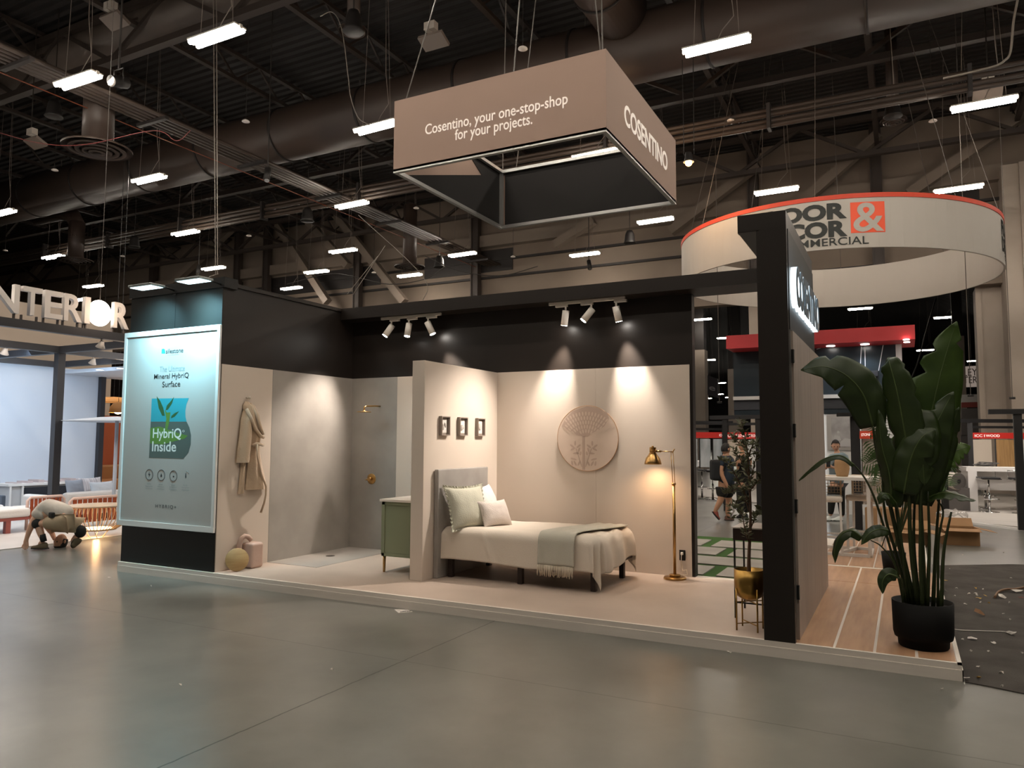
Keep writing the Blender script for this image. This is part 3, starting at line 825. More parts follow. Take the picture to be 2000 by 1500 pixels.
# duvet: a draped sheet over the mattress, open at the head
def sstep(a, b, x):
    t = min(max((x - a) / (b - a), 0), 1); return t * t * (3 - 2 * t)
XF, YFr, YBk, ZT = 5.90, 1.02, 2.07, .665
XE, Y0E, Y1E, RD = 5.81, 1.085, 2.005, .095
def over(e):
    q = min(e / RD, PI / 2)
    return RD * math.sin(q) + .04 * max(0, e - RD * PI / 2), RD * (1 - math.cos(q)) + max(0, e - RD * PI / 2)
def duvet(u, v):
    x = 4.07 + u * (XE - 4.07 + .40)
    c = -.40 + v * (.40 + (Y1E - Y0E) + .38)
    W = Y1E - Y0E
    ex = max(0, x - XE); ec = max(0, -c, c - W)
    sgn = -1 if c < 0 else 1
    xx, yy, z = min(x, XE), Y0E + min(max(c, 0), W), ZT
    e = math.hypot(ex, ec)
    if e > 1e-6:
        h, dv_ = over(e)
        xx += h * ex / e; yy += sgn * h * ec / e
        z -= dv_
        hang = sstep(.05, .3, e)
        if ec > 0 and ex == 0:
            yy += sgn * hang * (.007 * math.sin(6 * x) + .003 * math.sin(23 * x + 1))
            z += .012 * math.sin(3.1 * x + 1) * hang
            if x < 4.35: xx -= .11 * ((4.35 - x) / .28) ** 2 * hang
        else:
            an = math.atan2(ec, ex)
            k = .022 * hang * math.sin(9 * an + 1.2)
            xx += k; yy += sgn * k * .6
            if ec == 0:
                xx += hang * .022 * math.sin(17 * yy) ; z += .05 * hang * sstep(1.3, 1.9, yy)
    # bunched folds running over the foot end
    fo = sstep(5.5, 5.85, x) * (1 if ec < .15 else .4)
    z += fo * .010 * math.sin(22 * (yy + .35 * (x - 5.6)))
    z += .005 * math.sin(5.3 * x + 3 * yy) + .006 * noise.noise(Vector((x * 5, yy * 5, 1)))
    if ec > 0 and c < 0: yy -= .012 * math.exp(-((x - 4.62 + .5 * (c + .2)) / .035) ** 2) * sstep(0, .15, ec)
    return (xx, yy, z)
MB().grid(duvet, 130, 100).solid(.010).build('duvet', mduv, bd)

# throw blanket across the foot, with fringe
mthrow = mat('sage_throw', '#bab6a8', .95, bump=.3, bscale=160, sheen=.3)
th = thing('throw_blanket', 'pale sage throw with a white fringe laid across the bed foot', 'blanket', (5.45, 1.5, ZT))
def throw(u, v):
    W = Y1E - Y0E
    c = -.375 + v * (.375 + W)
    x = 5.20 + u * .40 + .20 * sstep(-.05, W, c) + .05
    y, z = Y0E + max(c, 0), ZT
    if c < 0:
        h, dv_ = over(-c)
        y -= h + .030; z -= dv_
        y -= .010 * math.sin(13 * u + 2) * sstep(.05, .3, -c)
    z += .022 + .004 * math.sin(20 * u + 5 * c) * sstep(0, .2, c + .1)
    return (x, y, z)
MB().grid(throw, 26, 60).solid(.008).build('woven_cloth', mthrow, th)
mfr = mat('fringe_cream', '#d2c6b4', .95)
m = MB()
r2 = random.Random(3)
for k in range(44):
    x = 5.25 + .39 * k / 43
    y = Y0E - .095 - .042 - .010 * math.sin(13 * k / 43 + 2)
    l = .085 + r2.uniform(-.01, .02)
    m.tube([(x, y, ZT - .30), (x + r2.uniform(-.006, .006), y - .004, ZT - .34), (x + r2.uniform(-.012, .012), y - .002 + r2.uniform(-.006, .006), ZT - .315 - l)], .0045, 5)
tag(m.build('fringe', mfr, th), kind='stuff')

# pillows: puffed squares
def pillow(name, label, c, w, h, t, yaw, lean, m, roll=0, ruffle=0, group=None, pw=2.2):
    M = Matrix.Rotation(yaw, 4, 'Z') @ Matrix.Rotation(lean, 4, 'Y') @ Matrix.Rotation(roll, 4, 'X')
    M = Matrix.Translation(Vector(c)) @ M
    b = MB()
    for sg_ in (1, -1):
        def fn(u, v, sg_=sg_):
            a, q = u * 2 - 1, v * 2 - 1
            # pinch the sides in, leave the corners as points
            k = 1 - .10 * (1 - abs(q) ** 2) * abs(a) ** 2; k2 = 1 - .10 * (1 - abs(a) ** 2) * abs(q) ** 2
            th_ = t / 2 * max(0, (1 - abs(a) ** pw)) ** .5 * max(0, (1 - abs(q) ** pw)) ** .5
            th_ += .006 * noise.noise(Vector((a * 3, q * 3, sg_ * 2 + w * 9))) * (1 - max(abs(a), abs(q)) ** 4)
            return M @ Vector((sg_ * (th_ + .001), a * w / 2 * k, q * h / 2 * k2))
        b.grid(fn, 30, 30)
    b.recalc()
    o = b.build(name, m, origin=c)
    if ruffle:
        rf = MB()
        n = 160
        def rim(i, off, amp):
            tt = (i % n) / n * 4
            s_ = int(tt); f = tt - s_
            e = [(-1 + 2 * f, -1), (1, -1 + 2 * f), (1 - 2 * f, 1), (-1, 1 - 2 * f)][s_]
            a, q = e
            k = 1 - .10 * (1 - abs(q) ** 2) * abs(a) ** 2; k2 = 1 - .10 * (1 - abs(a) ** 2) * abs(q) ** 2
            return M @ Vector((amp * math.sin(i * 1.9) * (1 if off else 0), a * (w / 2 + off) * k, q * (h / 2 + off) * k2))
        for i in range(n):
            rf.quad(rim(i, 0, 0), rim(i + 1, 0, 0), rim(i + 1, ruffle, .012), rim(i, ruffle, .012))
        rf.solid(.003).build('ruffle', m, o)
    return tag(o, label, 'pillow', group or 'pillows on the bed')
pillow('pillow', 'white square pillow at the back against the headboard', (4.22, 1.72, .875), .50, .46, .17, R(8), R(-20), mat('pillow_white', '#e2dad6', .85, bump=.2, bscale=80))
pillow('pillow', 'sage green square pillow with ruffled edge at the front left', (4.26, 1.20, .875), .50, .48, .19, R(-22), R(-20), mat('pillow_sage', '#bcbaa9', .9, bump=.25, bscale=80), ruffle=.028)
pillow('pillow', 'small oblong off-white pillow in front of the other two', (4.47, 1.45, .80), .46, .31, .16, R(-14), R(-24), mat('pillow_offwhite', '#cfc4bc', .9, bump=.35, bscale=110))

# three little shadow-box pictures
mfrm = mat('taupe_box_frame', '#8d8076', .5)
mmatb = mat('picture_white', '#d9d2cb', .7); mrel = mat('relief_grey', '#b9b1aa', .7)
for i, (yy, lab) in enumerate(((1.10, 'nearest of three small box-framed pictures, two curled leaf shapes'), (1.49, 'middle of three small box-framed pictures, a shell-like relief'), (1.905, 'farthest of three small box-framed pictures, a single bud relief'))):
    t = thing('picture_frame', lab, 'picture', (XP, yy, 1.78), 'box-framed pictures over the bed')
    w_, h_, d_ = .088, .108, .042
    MB().box((XP, yy - w_, 1.78 - h_), (XP + d_, yy - w_ + .012, 1.78 + h_)).box((XP, yy + w_ - .012, 1.78 - h_), (XP + d_, yy + w_, 1.78 + h_)).box((XP, yy - w_ + .012, 1.78 - h_), (XP + d_, yy + w_ - .012, 1.78 - h_ + .012)).box((XP, yy - w_ + .012, 1.78 + h_ - .012), (XP + d_, yy + w_ - .012, 1.78 + h_)).build('frame', mfrm, t)
    MB().box((XP + .001, yy - w_ + .011, 1.78 - h_ + .011), (XP + .008, yy + w_ - .011, 1.78 + h_ - .011)).build('backing', mfrm, t)
    MB().box((XP + .008, yy - .058, 1.78 - .078), (XP + .011, yy + .058, 1.78 + .078)).build('mount', mmatb, t)
    m = MB()
    if i == 0:
        m.sphere((XP + .014, yy - .02, 1.77), .034, .25, .5, 1.1).sphere((XP + .014, yy + .022, 1.79), .028, .25, .45, 1.1, mtx=Matrix.Rotation(R(20), 3, 'X'))
    elif i == 1:
        m.sphere((XP + .014, yy - .012, 1.765), .036, .3, .6, 1.0).sphere((XP + .014, yy + .018, 1.775), .03, .3, .9, .8)
    else: m.sphere((XP + .014, yy, 1.785), .034, .3, .85, 1.35)
    m.build('relief', mrel, t)

# round wall art with the tree of leaves
ca = thing('round_wall_panel', 'large round blush panel with a leafy tree motif above the bed', 'wall art', (5.235, D - .012, 1.65))
RC = .389; cxr, czr = 5.235, 1.65; yf = D - .034
MB().cyl((cxr, D - .012, czr), (cxr, D - .033, czr), RC, n=96).build('disc', mat('blush_panel', '#cdb9a9', .6), ca)
MB().tube([(cxr + RC * math.cos(2 * PI * k / 96), D - .03, czr + RC * math.sin(2 * PI * k / 96)) for k in range(96)], .0045, 6, closed=True).build('brass_rim', mat('rim_gold', '#c9a07c', .35, .8), ca)
mmot = mat('motif_taupe', '#b7a091', .65)
def cpx(px, py): return ((px - 1148.5) / 59.5 * RC + 0, (856 - py) / 63.0 * RC)
def leafshape(m, cx_, cz_, l, w_, ang, ring=False, yy=None):
    pts = []
    for k in range(14):
        a = 2 * PI * k / 14
        r_ = (l / 2 * math.cos(a), w_ / 2 * math.sin(a) * (1 - .35 * math.cos(a) * 0))
        pts.append((cxr + cx_ + r_[0] * math.cos(ang) - r_[1] * math.sin(ang), yy or yf, czr + cz_ + r_[0] * math.sin(ang) + r_[1] * math.cos(ang)))
    return m.prism(pts, (0, -.0006, 0))
m = MB()
# crown outline
crown = [(1098, 832), (1105, 818), (1120, 803), (1148, 794), (1170, 797), (1187, 806), (1191, 818), (1182, 833), (1170, 841), (1158, 846), (1150, 853), (1142, 853), (1128, 850), (1122, 846), (1107, 838)]
m.prism([(cxr + cpx(*q)[0], yf, czr + cpx(*q)[1]) for q in crown], (0, -.0006, 0))
m.build('motif_crown', mmot, ca)
m = MB()
a0_ = cpx(1146, 866)
for ring_, (rr_, n_) in enumerate(((.085, 5), (.135, 9), (.19, 13), (.245, 17), (.30, 19), (.355, 21))):
    for k in range(n_):
        an = R(28 + (180 - 56) * (k + (.5 if ring_ % 2 else 0)) / n_)
        x_ = a0_[0] + rr_ * math.cos(an) * 1.12; z_ = a0_[1] + .02 + rr_ * math.sin(an) * .95
        if x_ ** 2 + z_ ** 2 < (RC - .03) ** 2 and z_ > .06: leafshape(m, x_, z_, .05, .019, an, yy=yf - .0006)
tag(m.build('motif_petals', MATS['blush_panel'], ca), kind='stuff')
m = MB()
tx, tz = cpx(1141.5, 852); bx_, bz_ = cpx(1141.5, 917)
m.prism([(cxr + tx - .017, yf, czr + tz), (cxr + tx + .017, yf, czr + tz), (cxr + tx + .018, yf, czr + bz_), (cxr + tx - .018, yf, czr + bz_)], (0, -.0006, 0))
m.build('motif_trunk', mmot, ca)
m = MB()
for sgn in (-1, 1):
    for dx, dz, an, l in ((.11, .02, 90, .06), (.065, -.015, 35, .065), (.15, -.015, 145, .065), (.06, -.06, 70, .06), (.14, -.05, -150, .07), (.10, -.10, 5, .08), (.04, -.10, 80, .05), (.13, -.17, 165, .08), (.11, -.22, 120, .07), (.06, -.22, 60, .07), (.15, -.22, 100, .06)):
        leafshape(m, tx + sgn * dx, dz - .08, l, .024, R(an if sgn < 0 else 180 - an))
    m.prism([(cxr + tx + sgn * .02, yf, czr - .34), (cxr + tx + sgn * .03, yf, czr - .34), (cxr + tx + sgn * .105, yf, czr - .12), (cxr + tx + sgn * .095, yf, czr - .12)], (0, -.0006, 0))
tag(m.build('motif_foliage', mmot, ca), kind='stuff')

# brass floor lamp
lp = thing('floor_lamp', 'tall brushed brass reading lamp with domed shade beside the bed', 'floor lamp', (6.33, 2.17, H0))
lx, ly = 6.328, 2.17
MB().lathe([(0, .022), (.118, .022), (.122, .016), (.122, 0), (0, 0)], (lx, ly, H0), 40).recalc().build('base', mbrass, lp)
MB().lathe([(0, .05), (.058, .05), (.06, .045), (.06, .022), (0, .022)], (lx, ly, H0), 32).recalc().build('base_collar', mbrass, lp)
MB().cyl((lx, ly, H0 + .04), (lx, ly, 1.145), .0165, n=20).build('pole', mbrass, lp)
MB().cyl((lx, ly, 1.14), (lx, ly, 1.158), .024, n=16).build('joint', mbrass, lp)
MB().cyl((lx - .012, ly, 1.15), (lx - .028, ly, 1.50), .004, n=8).cyl((lx + .012, ly, 1.15), (lx - .004, ly, 1.50), .004, n=8).build('upper_rods', mbrass, lp)
MB().cyl((lx + .012, ly, 1.535), (lx - .012, ly, 1.49), .006, n=8).cyl((lx - .01, ly, 1.503), (lx - .15, ly, 1.505), .0055, n=8).cyl((lx - .14, ly, 1.505), (lx - .2, ly, 1.506), .012, n=12).build('boom_arm', mbrass, lp)
scx = lx - .235
MB().lathe([(.036, .085), (.038, .03), (.034, .03), (.05, .0), (.078, -.035), (.092, -.08), (.096, -.105), (.093, -.105), (.089, -.08), (.075, -.037), (.047, -.003), (.0, .02)], (scx, ly, 1.465), 40).build('lamp_shade', mbrass, lp)
MB().cyl((scx, ly, 1.55), (scx, ly, 1.566), .012, n=12).lathe([(.0, .085), (.036, .085)], (scx, ly, 1.465), 20).build('shade_cap', mbrass, lp)
MB().sphere((scx, ly, 1.405), .028, n=14, m=8).build('bulb', glow('bulb_warm', (1, .72, .42), 9), lp)
spot('lamp_light', (scx, ly, 1.372), (scx, ly + .12, .3), 5.5, 150, 1, .05, (1, .62, .34), lp)
ot = thing('wall_outlet', 'black wall outlet plate with a white plug right of the lamp', 'outlet', (6.362, D - .012, .35))
MB().box((6.328, D - .018, .293), (6.397, D - .012, .408)).bevel(.004, 2).build('plate', mat('outlet_black', '#120e0c', .4), ot)
MB().box((6.35, D - .05, .355), (6.375, D - .018, .385)).bevel(.005, 2).build('plug', mat('plug_white', '#e6e0d8', .5), ot)
tag(MB().tube([(6.36, D - .045, .36), (6.355, D - .045, .27), (6.37, D - .05, .19), (6.42, D - .06, .20), (6.43, D - .07, .15), (6.36, D - .10, .145), (6.30, D - .13, .13)], .004, 6).build('power_cord', mat('cord_clear', '#c9b9a4', .5)), 'pale lamp cord hanging from the outlet to the lamp base', 'cord')

# ================================================================== HANGING SQUARE SIGN
mban = mat('banner_dusty_rose', '#a0877a', .8, bump=.25, bscale=1.6, stretch=(1, 1, .35))
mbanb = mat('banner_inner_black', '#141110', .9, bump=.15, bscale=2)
mfral = mat('sign_frame_aluminium', '#b3b2b0', .35, .7)
bz0 = 5.17
c1 = at(764, 336, 'z', bz0); c2 = at(1194, 258, 'z', bz0); c3 = at(1318, 403, 'z', bz0)
bx0, bx1 = (c1.x), (c2.x + c3.x) / 2
by0 = (c1.y + c2.y) / 2; by1 = by0 + (bx1 - bx0)
bz1 = at(1194, 92, 'y', by0).z
bs = thing('hanging_sign', 'large square dusty pink fabric sign hanging above the booth', 'hanging sign', ((bx0 + bx1) / 2, (by0 + by1) / 2, bz0))
tt = .03
MB().box((bx0, by0, bz0 + .02), (bx1, by0 + .012, bz1)).build('fabric_front', mban, bs)
MB().box((bx1 - .012, by0 + .013, bz0 + .02), (bx1, by1 - .013, bz1)).build('fabric_side', mban, bs)
MB().box((bx0, by1 - .012, bz0 + .02), (bx1, by1, bz1)).build('fabric_back', mban, bs)
MB().box((bx0, by0 + .013, bz0 + .02), (bx0 + .012, by1 - .013, bz1)).build('fabric_side', mban, bs)
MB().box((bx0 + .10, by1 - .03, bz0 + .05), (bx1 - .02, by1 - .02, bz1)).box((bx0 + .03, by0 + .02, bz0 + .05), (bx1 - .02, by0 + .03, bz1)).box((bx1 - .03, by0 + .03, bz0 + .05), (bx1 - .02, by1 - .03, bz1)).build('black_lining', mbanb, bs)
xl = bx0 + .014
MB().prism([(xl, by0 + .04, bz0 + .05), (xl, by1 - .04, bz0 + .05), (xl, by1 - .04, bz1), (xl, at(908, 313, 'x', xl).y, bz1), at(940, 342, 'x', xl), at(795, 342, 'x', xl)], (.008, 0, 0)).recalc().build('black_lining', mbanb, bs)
m = MB()
f = .055
for z in (bz0,):
    m.box((bx0, by0, z), (bx1, by0 + f, z + .05)).box((bx0, by1 - f, z), (bx1, by1, z + .05)).box((bx0, by0 + f, z), (bx0 + f, by1 - f, z + .05)).box((bx1 - f, by0 + f, z), (bx1, by1 - f, z + .05))
m.build('lower_frame', mfral, bs)
m = MB()
z = bz1 - .05
m.box((bx0 + .03, by0 + .03, z), (bx1 - .03, by0 + .03 + f, z + .05)).box((bx0 + .03, by1 - f - .03, z), (bx1 - .03, by1 - .03, z + .05)).box((bx0 + .03, by0 + .03, z), (bx0 + f + .03, by1 - .03, z + .05)).box((bx1 - f - .03, by0 + .03, z), (bx1 - .03, by1 - .03, z + .05))
m.build('upper_frame', mfral, bs)
for x, y in ((bx0 + .05, by1 - .055), (bx1 - .05, by1 - .055)): MB().box((x - .03, y - .03, bz0 + .05), (x + .03, y + .02, bz1 - .05)).build('corner_post', mfral, bs)
# x fabric inside the near left corner
mtxt = mat('sign_text_white', '#f2e6dc', .6, emit=.12)
def fit_text(name, s, P0, P1, hgt, up, m, parent, bold=0, sp=1, ext=.002, lift=.004, extend=None):
    """text whose ink box spans from P0 (lower left) to P1 (lower right) with ink height hgt"""
    P0 = Vector(P0); P1 = Vector(P1)
    r_ = (P1 - P0).normalized(); up = Vector(up); nor = r_.cross(up)
    o = text(name, s, 1, (0, 0, 0), (1, 0, 0), (0, 1, 0), m, None, ext, bold, spacing=sp)
    xs_ = [v.co.x for v in o.data.vertices]; ys_ = [v.co.y for v in o.data.vertices]
    W_, H_ = max(xs_) - min(xs_), max(ys_) - min(ys_)
    x0_, y0_ = min(xs_), min(ys_)
    off = wloc(parent)
    L_ = (P1 - P0).length
    for v in o.data.vertices:
        v.co = P0 + r_ * ((v.co.x - x0_) / W_ * L_) + up * ((v.co.y - y0_) / H_ * hgt) + nor * (lift + v.co.z) - off
    o.parent = parent
    return o
def bw(px, py): return at(px, py, 'y', by0)
a = bw(831, 243); b = bw(1109, 190)
zt = (bw(1000, 195).z); 
l0 = bw(831, 251); l1 = bw(1109, 199)
fit_text('slogan_text', 'Cosentino, your one-stop-shop', (l0.x, by0, bw(970, 237).z - .02), (l1.x, by0, bw(970, 237).z - .02), .185, (0, 0, 1), mtxt, bs, .008)
l0 = bw(889, 262); l1 = bw(1040, 232)
fit_text('slogan_text', 'for your projects.', (l0.x, by0, bw(965, 262).z - .02), (l1.x, by0, bw(965, 262).z - .02), .185, (0, 0, 1), mtxt, bs, .008)
def bsd(px, py): return at(px, py, 'x', bx1)
q0 = bsd(1219, 238); q1 = bsd(1303, 328)
fit_text('brand_text', 'COSENTINO', (bx1, q0.y, (bsd(1230, 250).z + bsd(1292, 325).z) / 2 - .01), (bx1, q1.y, (bsd(1230, 250).z + bsd(1292, 325).z) / 2 - .01), .27, (0, 0, 1), mtxt, bs, .02)
mw = mat('suspension_wire', '#4f4944', .5)
ap = Vector(((bx0 + bx1) / 2 - .2, (by0 + by1) / 2 + .2, ZD))
for i, (a, b) in enumerate((((bx0 + .1, by0 + .1, bz1), (bx0 + 1.6, by0 + .9, ZD)), ((bx0 + .35, by1 - .1, bz1), (bx0 + 1.7, by0 + 1.9, ZD)), ((bx1 - .1, by0 + .1, bz1), (bx1 - .75, by0 + .3, ZD)), ((bx1 - .1, by0 + .16, bz1), (bx1 - .45, by0 + .9, ZD)), ((bx0 + 1.75, by0 + .1, bz1), (bx0 + 2.05, by0 + .5, ZD)), ((bx0 + .08, by1 - .08, bz1), (bx0 + .3, by1 - .3, ZD)))):
    MB().cyl(a, b, .008, n=6).build('suspension_wire', mw, bs)

# ================================================================== ROUND SIGN
rx, ry, RR, rz0, rz1 = 7.167, 13.26, 3.5, 5.416, 6.499
def tilt(p): return Vector((p[0], p[1], p[2] - .0162 * (p[0] - rx)))
rg = thing('round_sign', 'huge white ring sign with an orange top rim hanging behind the portal', 'hanging sign', (rx, ry, rz0))
mring = mat('ring_fabric_white', '#aba59d', .75)
n = 96
m = MB()
def ringface(r0, z0_, z1_): return [[tilt((rx + r0 * math.cos(2 * PI * i / n), ry + r0 * math.sin(2 * PI * i / n), z)) for z in (z0_, z1_)] for i in range(n)]
def ringsolid(ro, ri, z0_, z1_):
    m = MB()
    def fn(u, v):
        a = 2 * PI * u
        pr = ((ro, z0_), (ro, z1_), (ri, z1_), (ri, z0_), (ro, z0_))
        k = min(int(round(v * 4)), 4)
        r_, z_ = pr[k]
        return tilt((rx + r_ * math.cos(a), ry + r_ * math.sin(a), z_))
    m.grid(fn, n, 4, smooth=False, closeu=True)
    return m.recalc()
ringsolid(RR, RR - .04, rz0, rz1 - .004).build('fabric_band', mring, rg)
ringsolid(RR + .012, RR - .006, rz1 - .09, rz1).build('orange_rim', mat('rim_orange', '#c0391b', .6), rg)
def rpos(px, py):
    # point of the near outer face under a pixel
    d = CF + CR * ((px - 1000) / FPX) - CU * ((py - 750) / FPX)
    ox, oy = CX.x - rx, CX.y - ry
    A = d.x ** 2 + d.y ** 2; B = 2 * (ox * d.x + oy * d.y); Cc = ox * ox + oy * oy - RR * RR
    t = (-B - math.sqrt(B * B - 4 * A * Cc)) / (2 * A)
    p = CX + d * t
    return math.atan2(p.y - ry, p.x - rx), p.z + .0162 * (p.x - rx)
def ringtext(name, s, pa, pb, zc, h, m, bold, xs_fit=True, lift=.006, shear=0):
    ta, _ = rpos(*pa); tb, _ = rpos(*pb)
    if ta > tb: ta -= 2 * PI
    o = text(name, s, 1, (0, 0, 0), (1, 0, 0), (0, 1, 0), m, None, .002, bold)
    X_ = [v.co.x for v in o.data.vertices]; Y_ = [v.co.y for v in o.data.vertices]
    x0_, W_, y0_, H_ = min(X_), max(X_) - min(X_), min(Y_), max(Y_) - min(Y_)
    off = wloc(rg)
    for v in o.data.vertices:
        a = ta + (tb - ta) * (v.co.x - x0_) / W_
        r_ = RR + lift + v.co.z
        v.co = tilt((rx + r_ * math.cos(a), ry + r_ * math.sin(a), zc + ((v.co.y - y0_) / H_ - .5) * h)) - off
    o.parent = rg
    return o, ta, tb
mgrn = mat('logo_dark_green', '#0f1511', .6); morg = mat('logo_orange', '#df4f2b', .6)
def zof(px, py): return rpos(px, py)[1]
# FLOOR / DECOR set in heavy letters; the first letters hide behind the portal
zF = (zof(1600, 399) + zof(1600, 431)) / 2; hF = zof(1600, 399) - zof(1600, 431)
zD_ = (zof(1600, 434) + zof(1600, 465)) / 2
def logo(dpx, full=True):
    ringtext('logo_word', 'FLOOR', (1477 + dpx, 415), (1654 + dpx, 415), zF, hF, mgrn, .05)
    ringtext('logo_word', 'DECOR', (1477 + dpx, 445), (1655 + dpx, 445), zD_, hF, mgrn, .05)
    ringtext('logo_word', 'COMMERCIAL', (1520 + dpx, 473), (1697 + dpx, 473), (zof(1640, 465.5) + zof(1640, 477)) / 2, (zof(1640, 462) - zof(1640, 478)) * .95, mgrn, .006)
logo(0)
ta, _ = rpos(1661, 420); tb, _ = rpos(1728, 420)
zt0, zt1 = zof(1695, 454), zof(1695, 394)
m = MB()
for k in range(8):
    aa = [ta + (tb - ta) * q / 8 for q in (k, k + 1)]
    m.quad(*[tilt((rx + (RR + .004) * math.cos(a), ry + (RR + .004) * math.sin(a), z)) for a, z in ((aa[0], zt0), (aa[1], zt0), (aa[1], zt1), (aa[0], zt1))])
m.build('logo_square', morg, rg)
ringtext('logo_ampersand', '&', (1666, 420), (1726, 420), (zt0 + zt1) / 2, (zt1 - zt0) * .95, mring, .012, lift=.008)
# the same logo again, turned out of sight at the right edge
a_sh = .97
def ringtext2(s, ta, tb, zc, h, m, bold):
    o = text('logo_word', s, 1, (0, 0, 0), (1, 0, 0), (0, 1, 0), m, None, .002, bold)
    X_ = [v.co.x for v in o.data.vertices]; Y_ = [v.co.y for v in o.data.vertices]
    x0_, W_, y0_, H_ = min(X_), max(X_) - min(X_), min(Y_), max(Y_) - min(Y_)
    off = wloc(rg)
    for v in o.data.vertices:
        a = ta + (tb - ta) * (v.co.x - x0_) / W_
        v.co = tilt((rx + (RR + .006) * math.cos(a), ry + (RR + .006) * math.sin(a), zc + ((v.co.y - y0_) / H_ - .5) * h)) - off
    o.parent = rg
te = rpos(1955, 440)[0]
ringtext2('FLOOR', te, te + .37, zF, hF, mgrn, .05); ringtext2('DECOR', te, te + .37, zD_, hF, mgrn, .05); ringtext2('COMMERCIAL', te + .07, te + .47, (zof(1640, 465.5) + zof(1640, 477)) / 2, .12, mgrn, .02)
for a in range(0, 360, 45):
    p = tilt((rx + RR * math.cos(R(a)), ry + RR * math.sin(R(a)), rz1)); MB().cyl(p, (rx + 2.0 * math.cos(R(a)), ry + 2.0 * math.sin(R(a)), ZD), .007, n=5).build('suspension_wire', mw, rg)

# ================================================================== PLANTS AND RIGHT-HAND THINGS
def cp(px, py, depth):
    return CX + (CF + CR * ((px - 1000) / FPX) - CU * ((py - 750) / FPX)) * depth
def smooth_path(P_, n=8):
    P_ = [Vector(p) for p in P_]
    out = []
    Q = [P_[0] * 2 - P_[1]] + P_ + [P_[-1] * 2 - P_[-2]]
    for i in range(1, len(Q) - 2):
        for k in range(n):
            t = k / n
            a, b, c, d = Q[i - 1], Q[i], Q[i + 1], Q[i + 2]
            out.append(.5 * ((2 * b) + (c - a) * t + (2 * a - 5 * b + 4 * c - d) * t * t + (3 * b - a - 3 * c + d) * t ** 3))
    out.append(P_[-1])
    return out
mleaf = mat('leaf_deep_green', '#2a3a13', .42, col2='#20300f', scale=6, spec=.5)
mleaf2 = mat('leaf_fresh_green', '#3a5019', .42, col2='#2c4113', scale=6)
mstem = mat('stem_green', '#2b3515', .5)
mribs = mat('leaf_midrib', '#46562a', .5)
def leaf(parent, path, w, face, fold=.25, tears=(), m=None, n=26, name='leaf', wpow=.8, base=.12, curl=0):
    P_ = smooth_path(path, max(3, n // (len(path) - 1)))
    L_ = len(P_)
    face = Vector(face).normalized()
    b = MB()
    NS = 5
    rows = []
    for i, p in enumerate(P_):
        t = i / (L_ - 1)
        T = (P_[min(i + 1, L_ - 1)] - P_[max(i - 1, 0)]).normalized()
        S = T.cross(face).normalized(); N = S.cross(T).normalized()
        ww = w * (math.sin(PI * min(1, (t + base * (1 - t)) ** wpow)) ** .75 if t < 1 else 0.02)
        row = []
        for k in range(-NS, NS + 1):
            s = k / NS
            lim = 1.0
            for (tt, side, dep, hw) in tears:
                if side * s > 0 and abs(t - tt) < hw: lim = min(lim, 1 - dep * (1 - abs(t - tt) / hw))
            ss = s * lim
            rip = .05 * w * math.sin(30 * t + 2 * side_sign(s)) * abs(s)
            row.append(b.bm.verts.new(p + S * (ww * ss) - N * (ww * fold * abs(ss) ** 1.3 - rip) - Vector((0, 0, curl * abs(ss) * ww))))
        rows.append(row)
    for A, B in zip(rows, rows[1:]):
        for k in range(len(A) - 1):
            f = b.bm.faces.new((A[k], A[k + 1], B[k + 1], B[k])); f.smooth = True
    b.solid(.0016)
    o = b.build(name, m or mleaf, parent)
    MB().tube(P_, lambda q: .0065 * (1 - q) + .0015, 6).build('midrib', mribs, o)
    return o
def side_sign(s): return 1 if s > 0 else -1
def py_(px, py, y): return at(px, py, 'y', y)
mpotb = mat('pot_matte_black', '#070605', .7, spec=.2)
bp_ = thing('bird_of_paradise_plant', 'tall broad-leaved green plant in a black pot on the platform corner', 'plant', (8.68, .38, H0))
pc = (8.68, .38)
MB().lathe([(0, 0), (.16, 0), (.168, .01), (.172, .06), (.192, .068), (.2, .1), (.205, .33), (.196, .33), (.19, .29), (0, .29)], (pc[0], pc[1], H0), 48).recalc().build('pot', mpotb, bp_)
MB().lathe([(0, .292), (.189, .292)], (pc[0], pc[1], H0), 32).build('soil', mat('soil_dark', '#1d150f', .9), bp_)
FC = (CX - Vector((8.6, .4, 1.3))).normalized()
def stem(path, r0=.016, r1=.007, name='stem', m=None):
    return MB().tube(smooth_path(path, 6), lambda q: r0 * (1 - q) + r1 * q, 8).build(name, m or mstem, bp_)
z0 = .40
def root(dx, dy): return Vector((pc[0] + dx, pc[1] + dy, z0))
# big left arching leaf
q = [root(-.06, .02), py_(1738, 985, .42), py_(1712, 880, .42), py_(1705, 832, .40)]
stem(q, .018, .008)
leaf(bp_, [py_(1705, 834, .40), py_(1688, 775, .36), py_(1655, 735, .33), py_(1610, 716, .30), py_(1564, 723, .28)], .155, FC + Vector((0, 0, .3)), .1, ((.45, -1, .75, .03), (.72, 1, .6, .03)), wpow=.85)
# tallest leaf
q = [root(.01, .03), py_(1800, 1050, .43), py_(1797, 960, .45)]
stem(q, .024, .012)
leaf(bp_, [py_(1795, 968, .45), py_(1806, 880, .46), py_(1825, 780, .47), py_(1848, 690, .48), py_(1868, 628, .50)], .21, FC + Vector((.25, 0, 0)), .16, ((.42, -1, .5, .03), (.52, -1, .55, .03), (.63, -1, .5, .03), (.76, -1, .6, .035), (.84, 1, .8, .02)), m=mleaf2, wpow=.75)
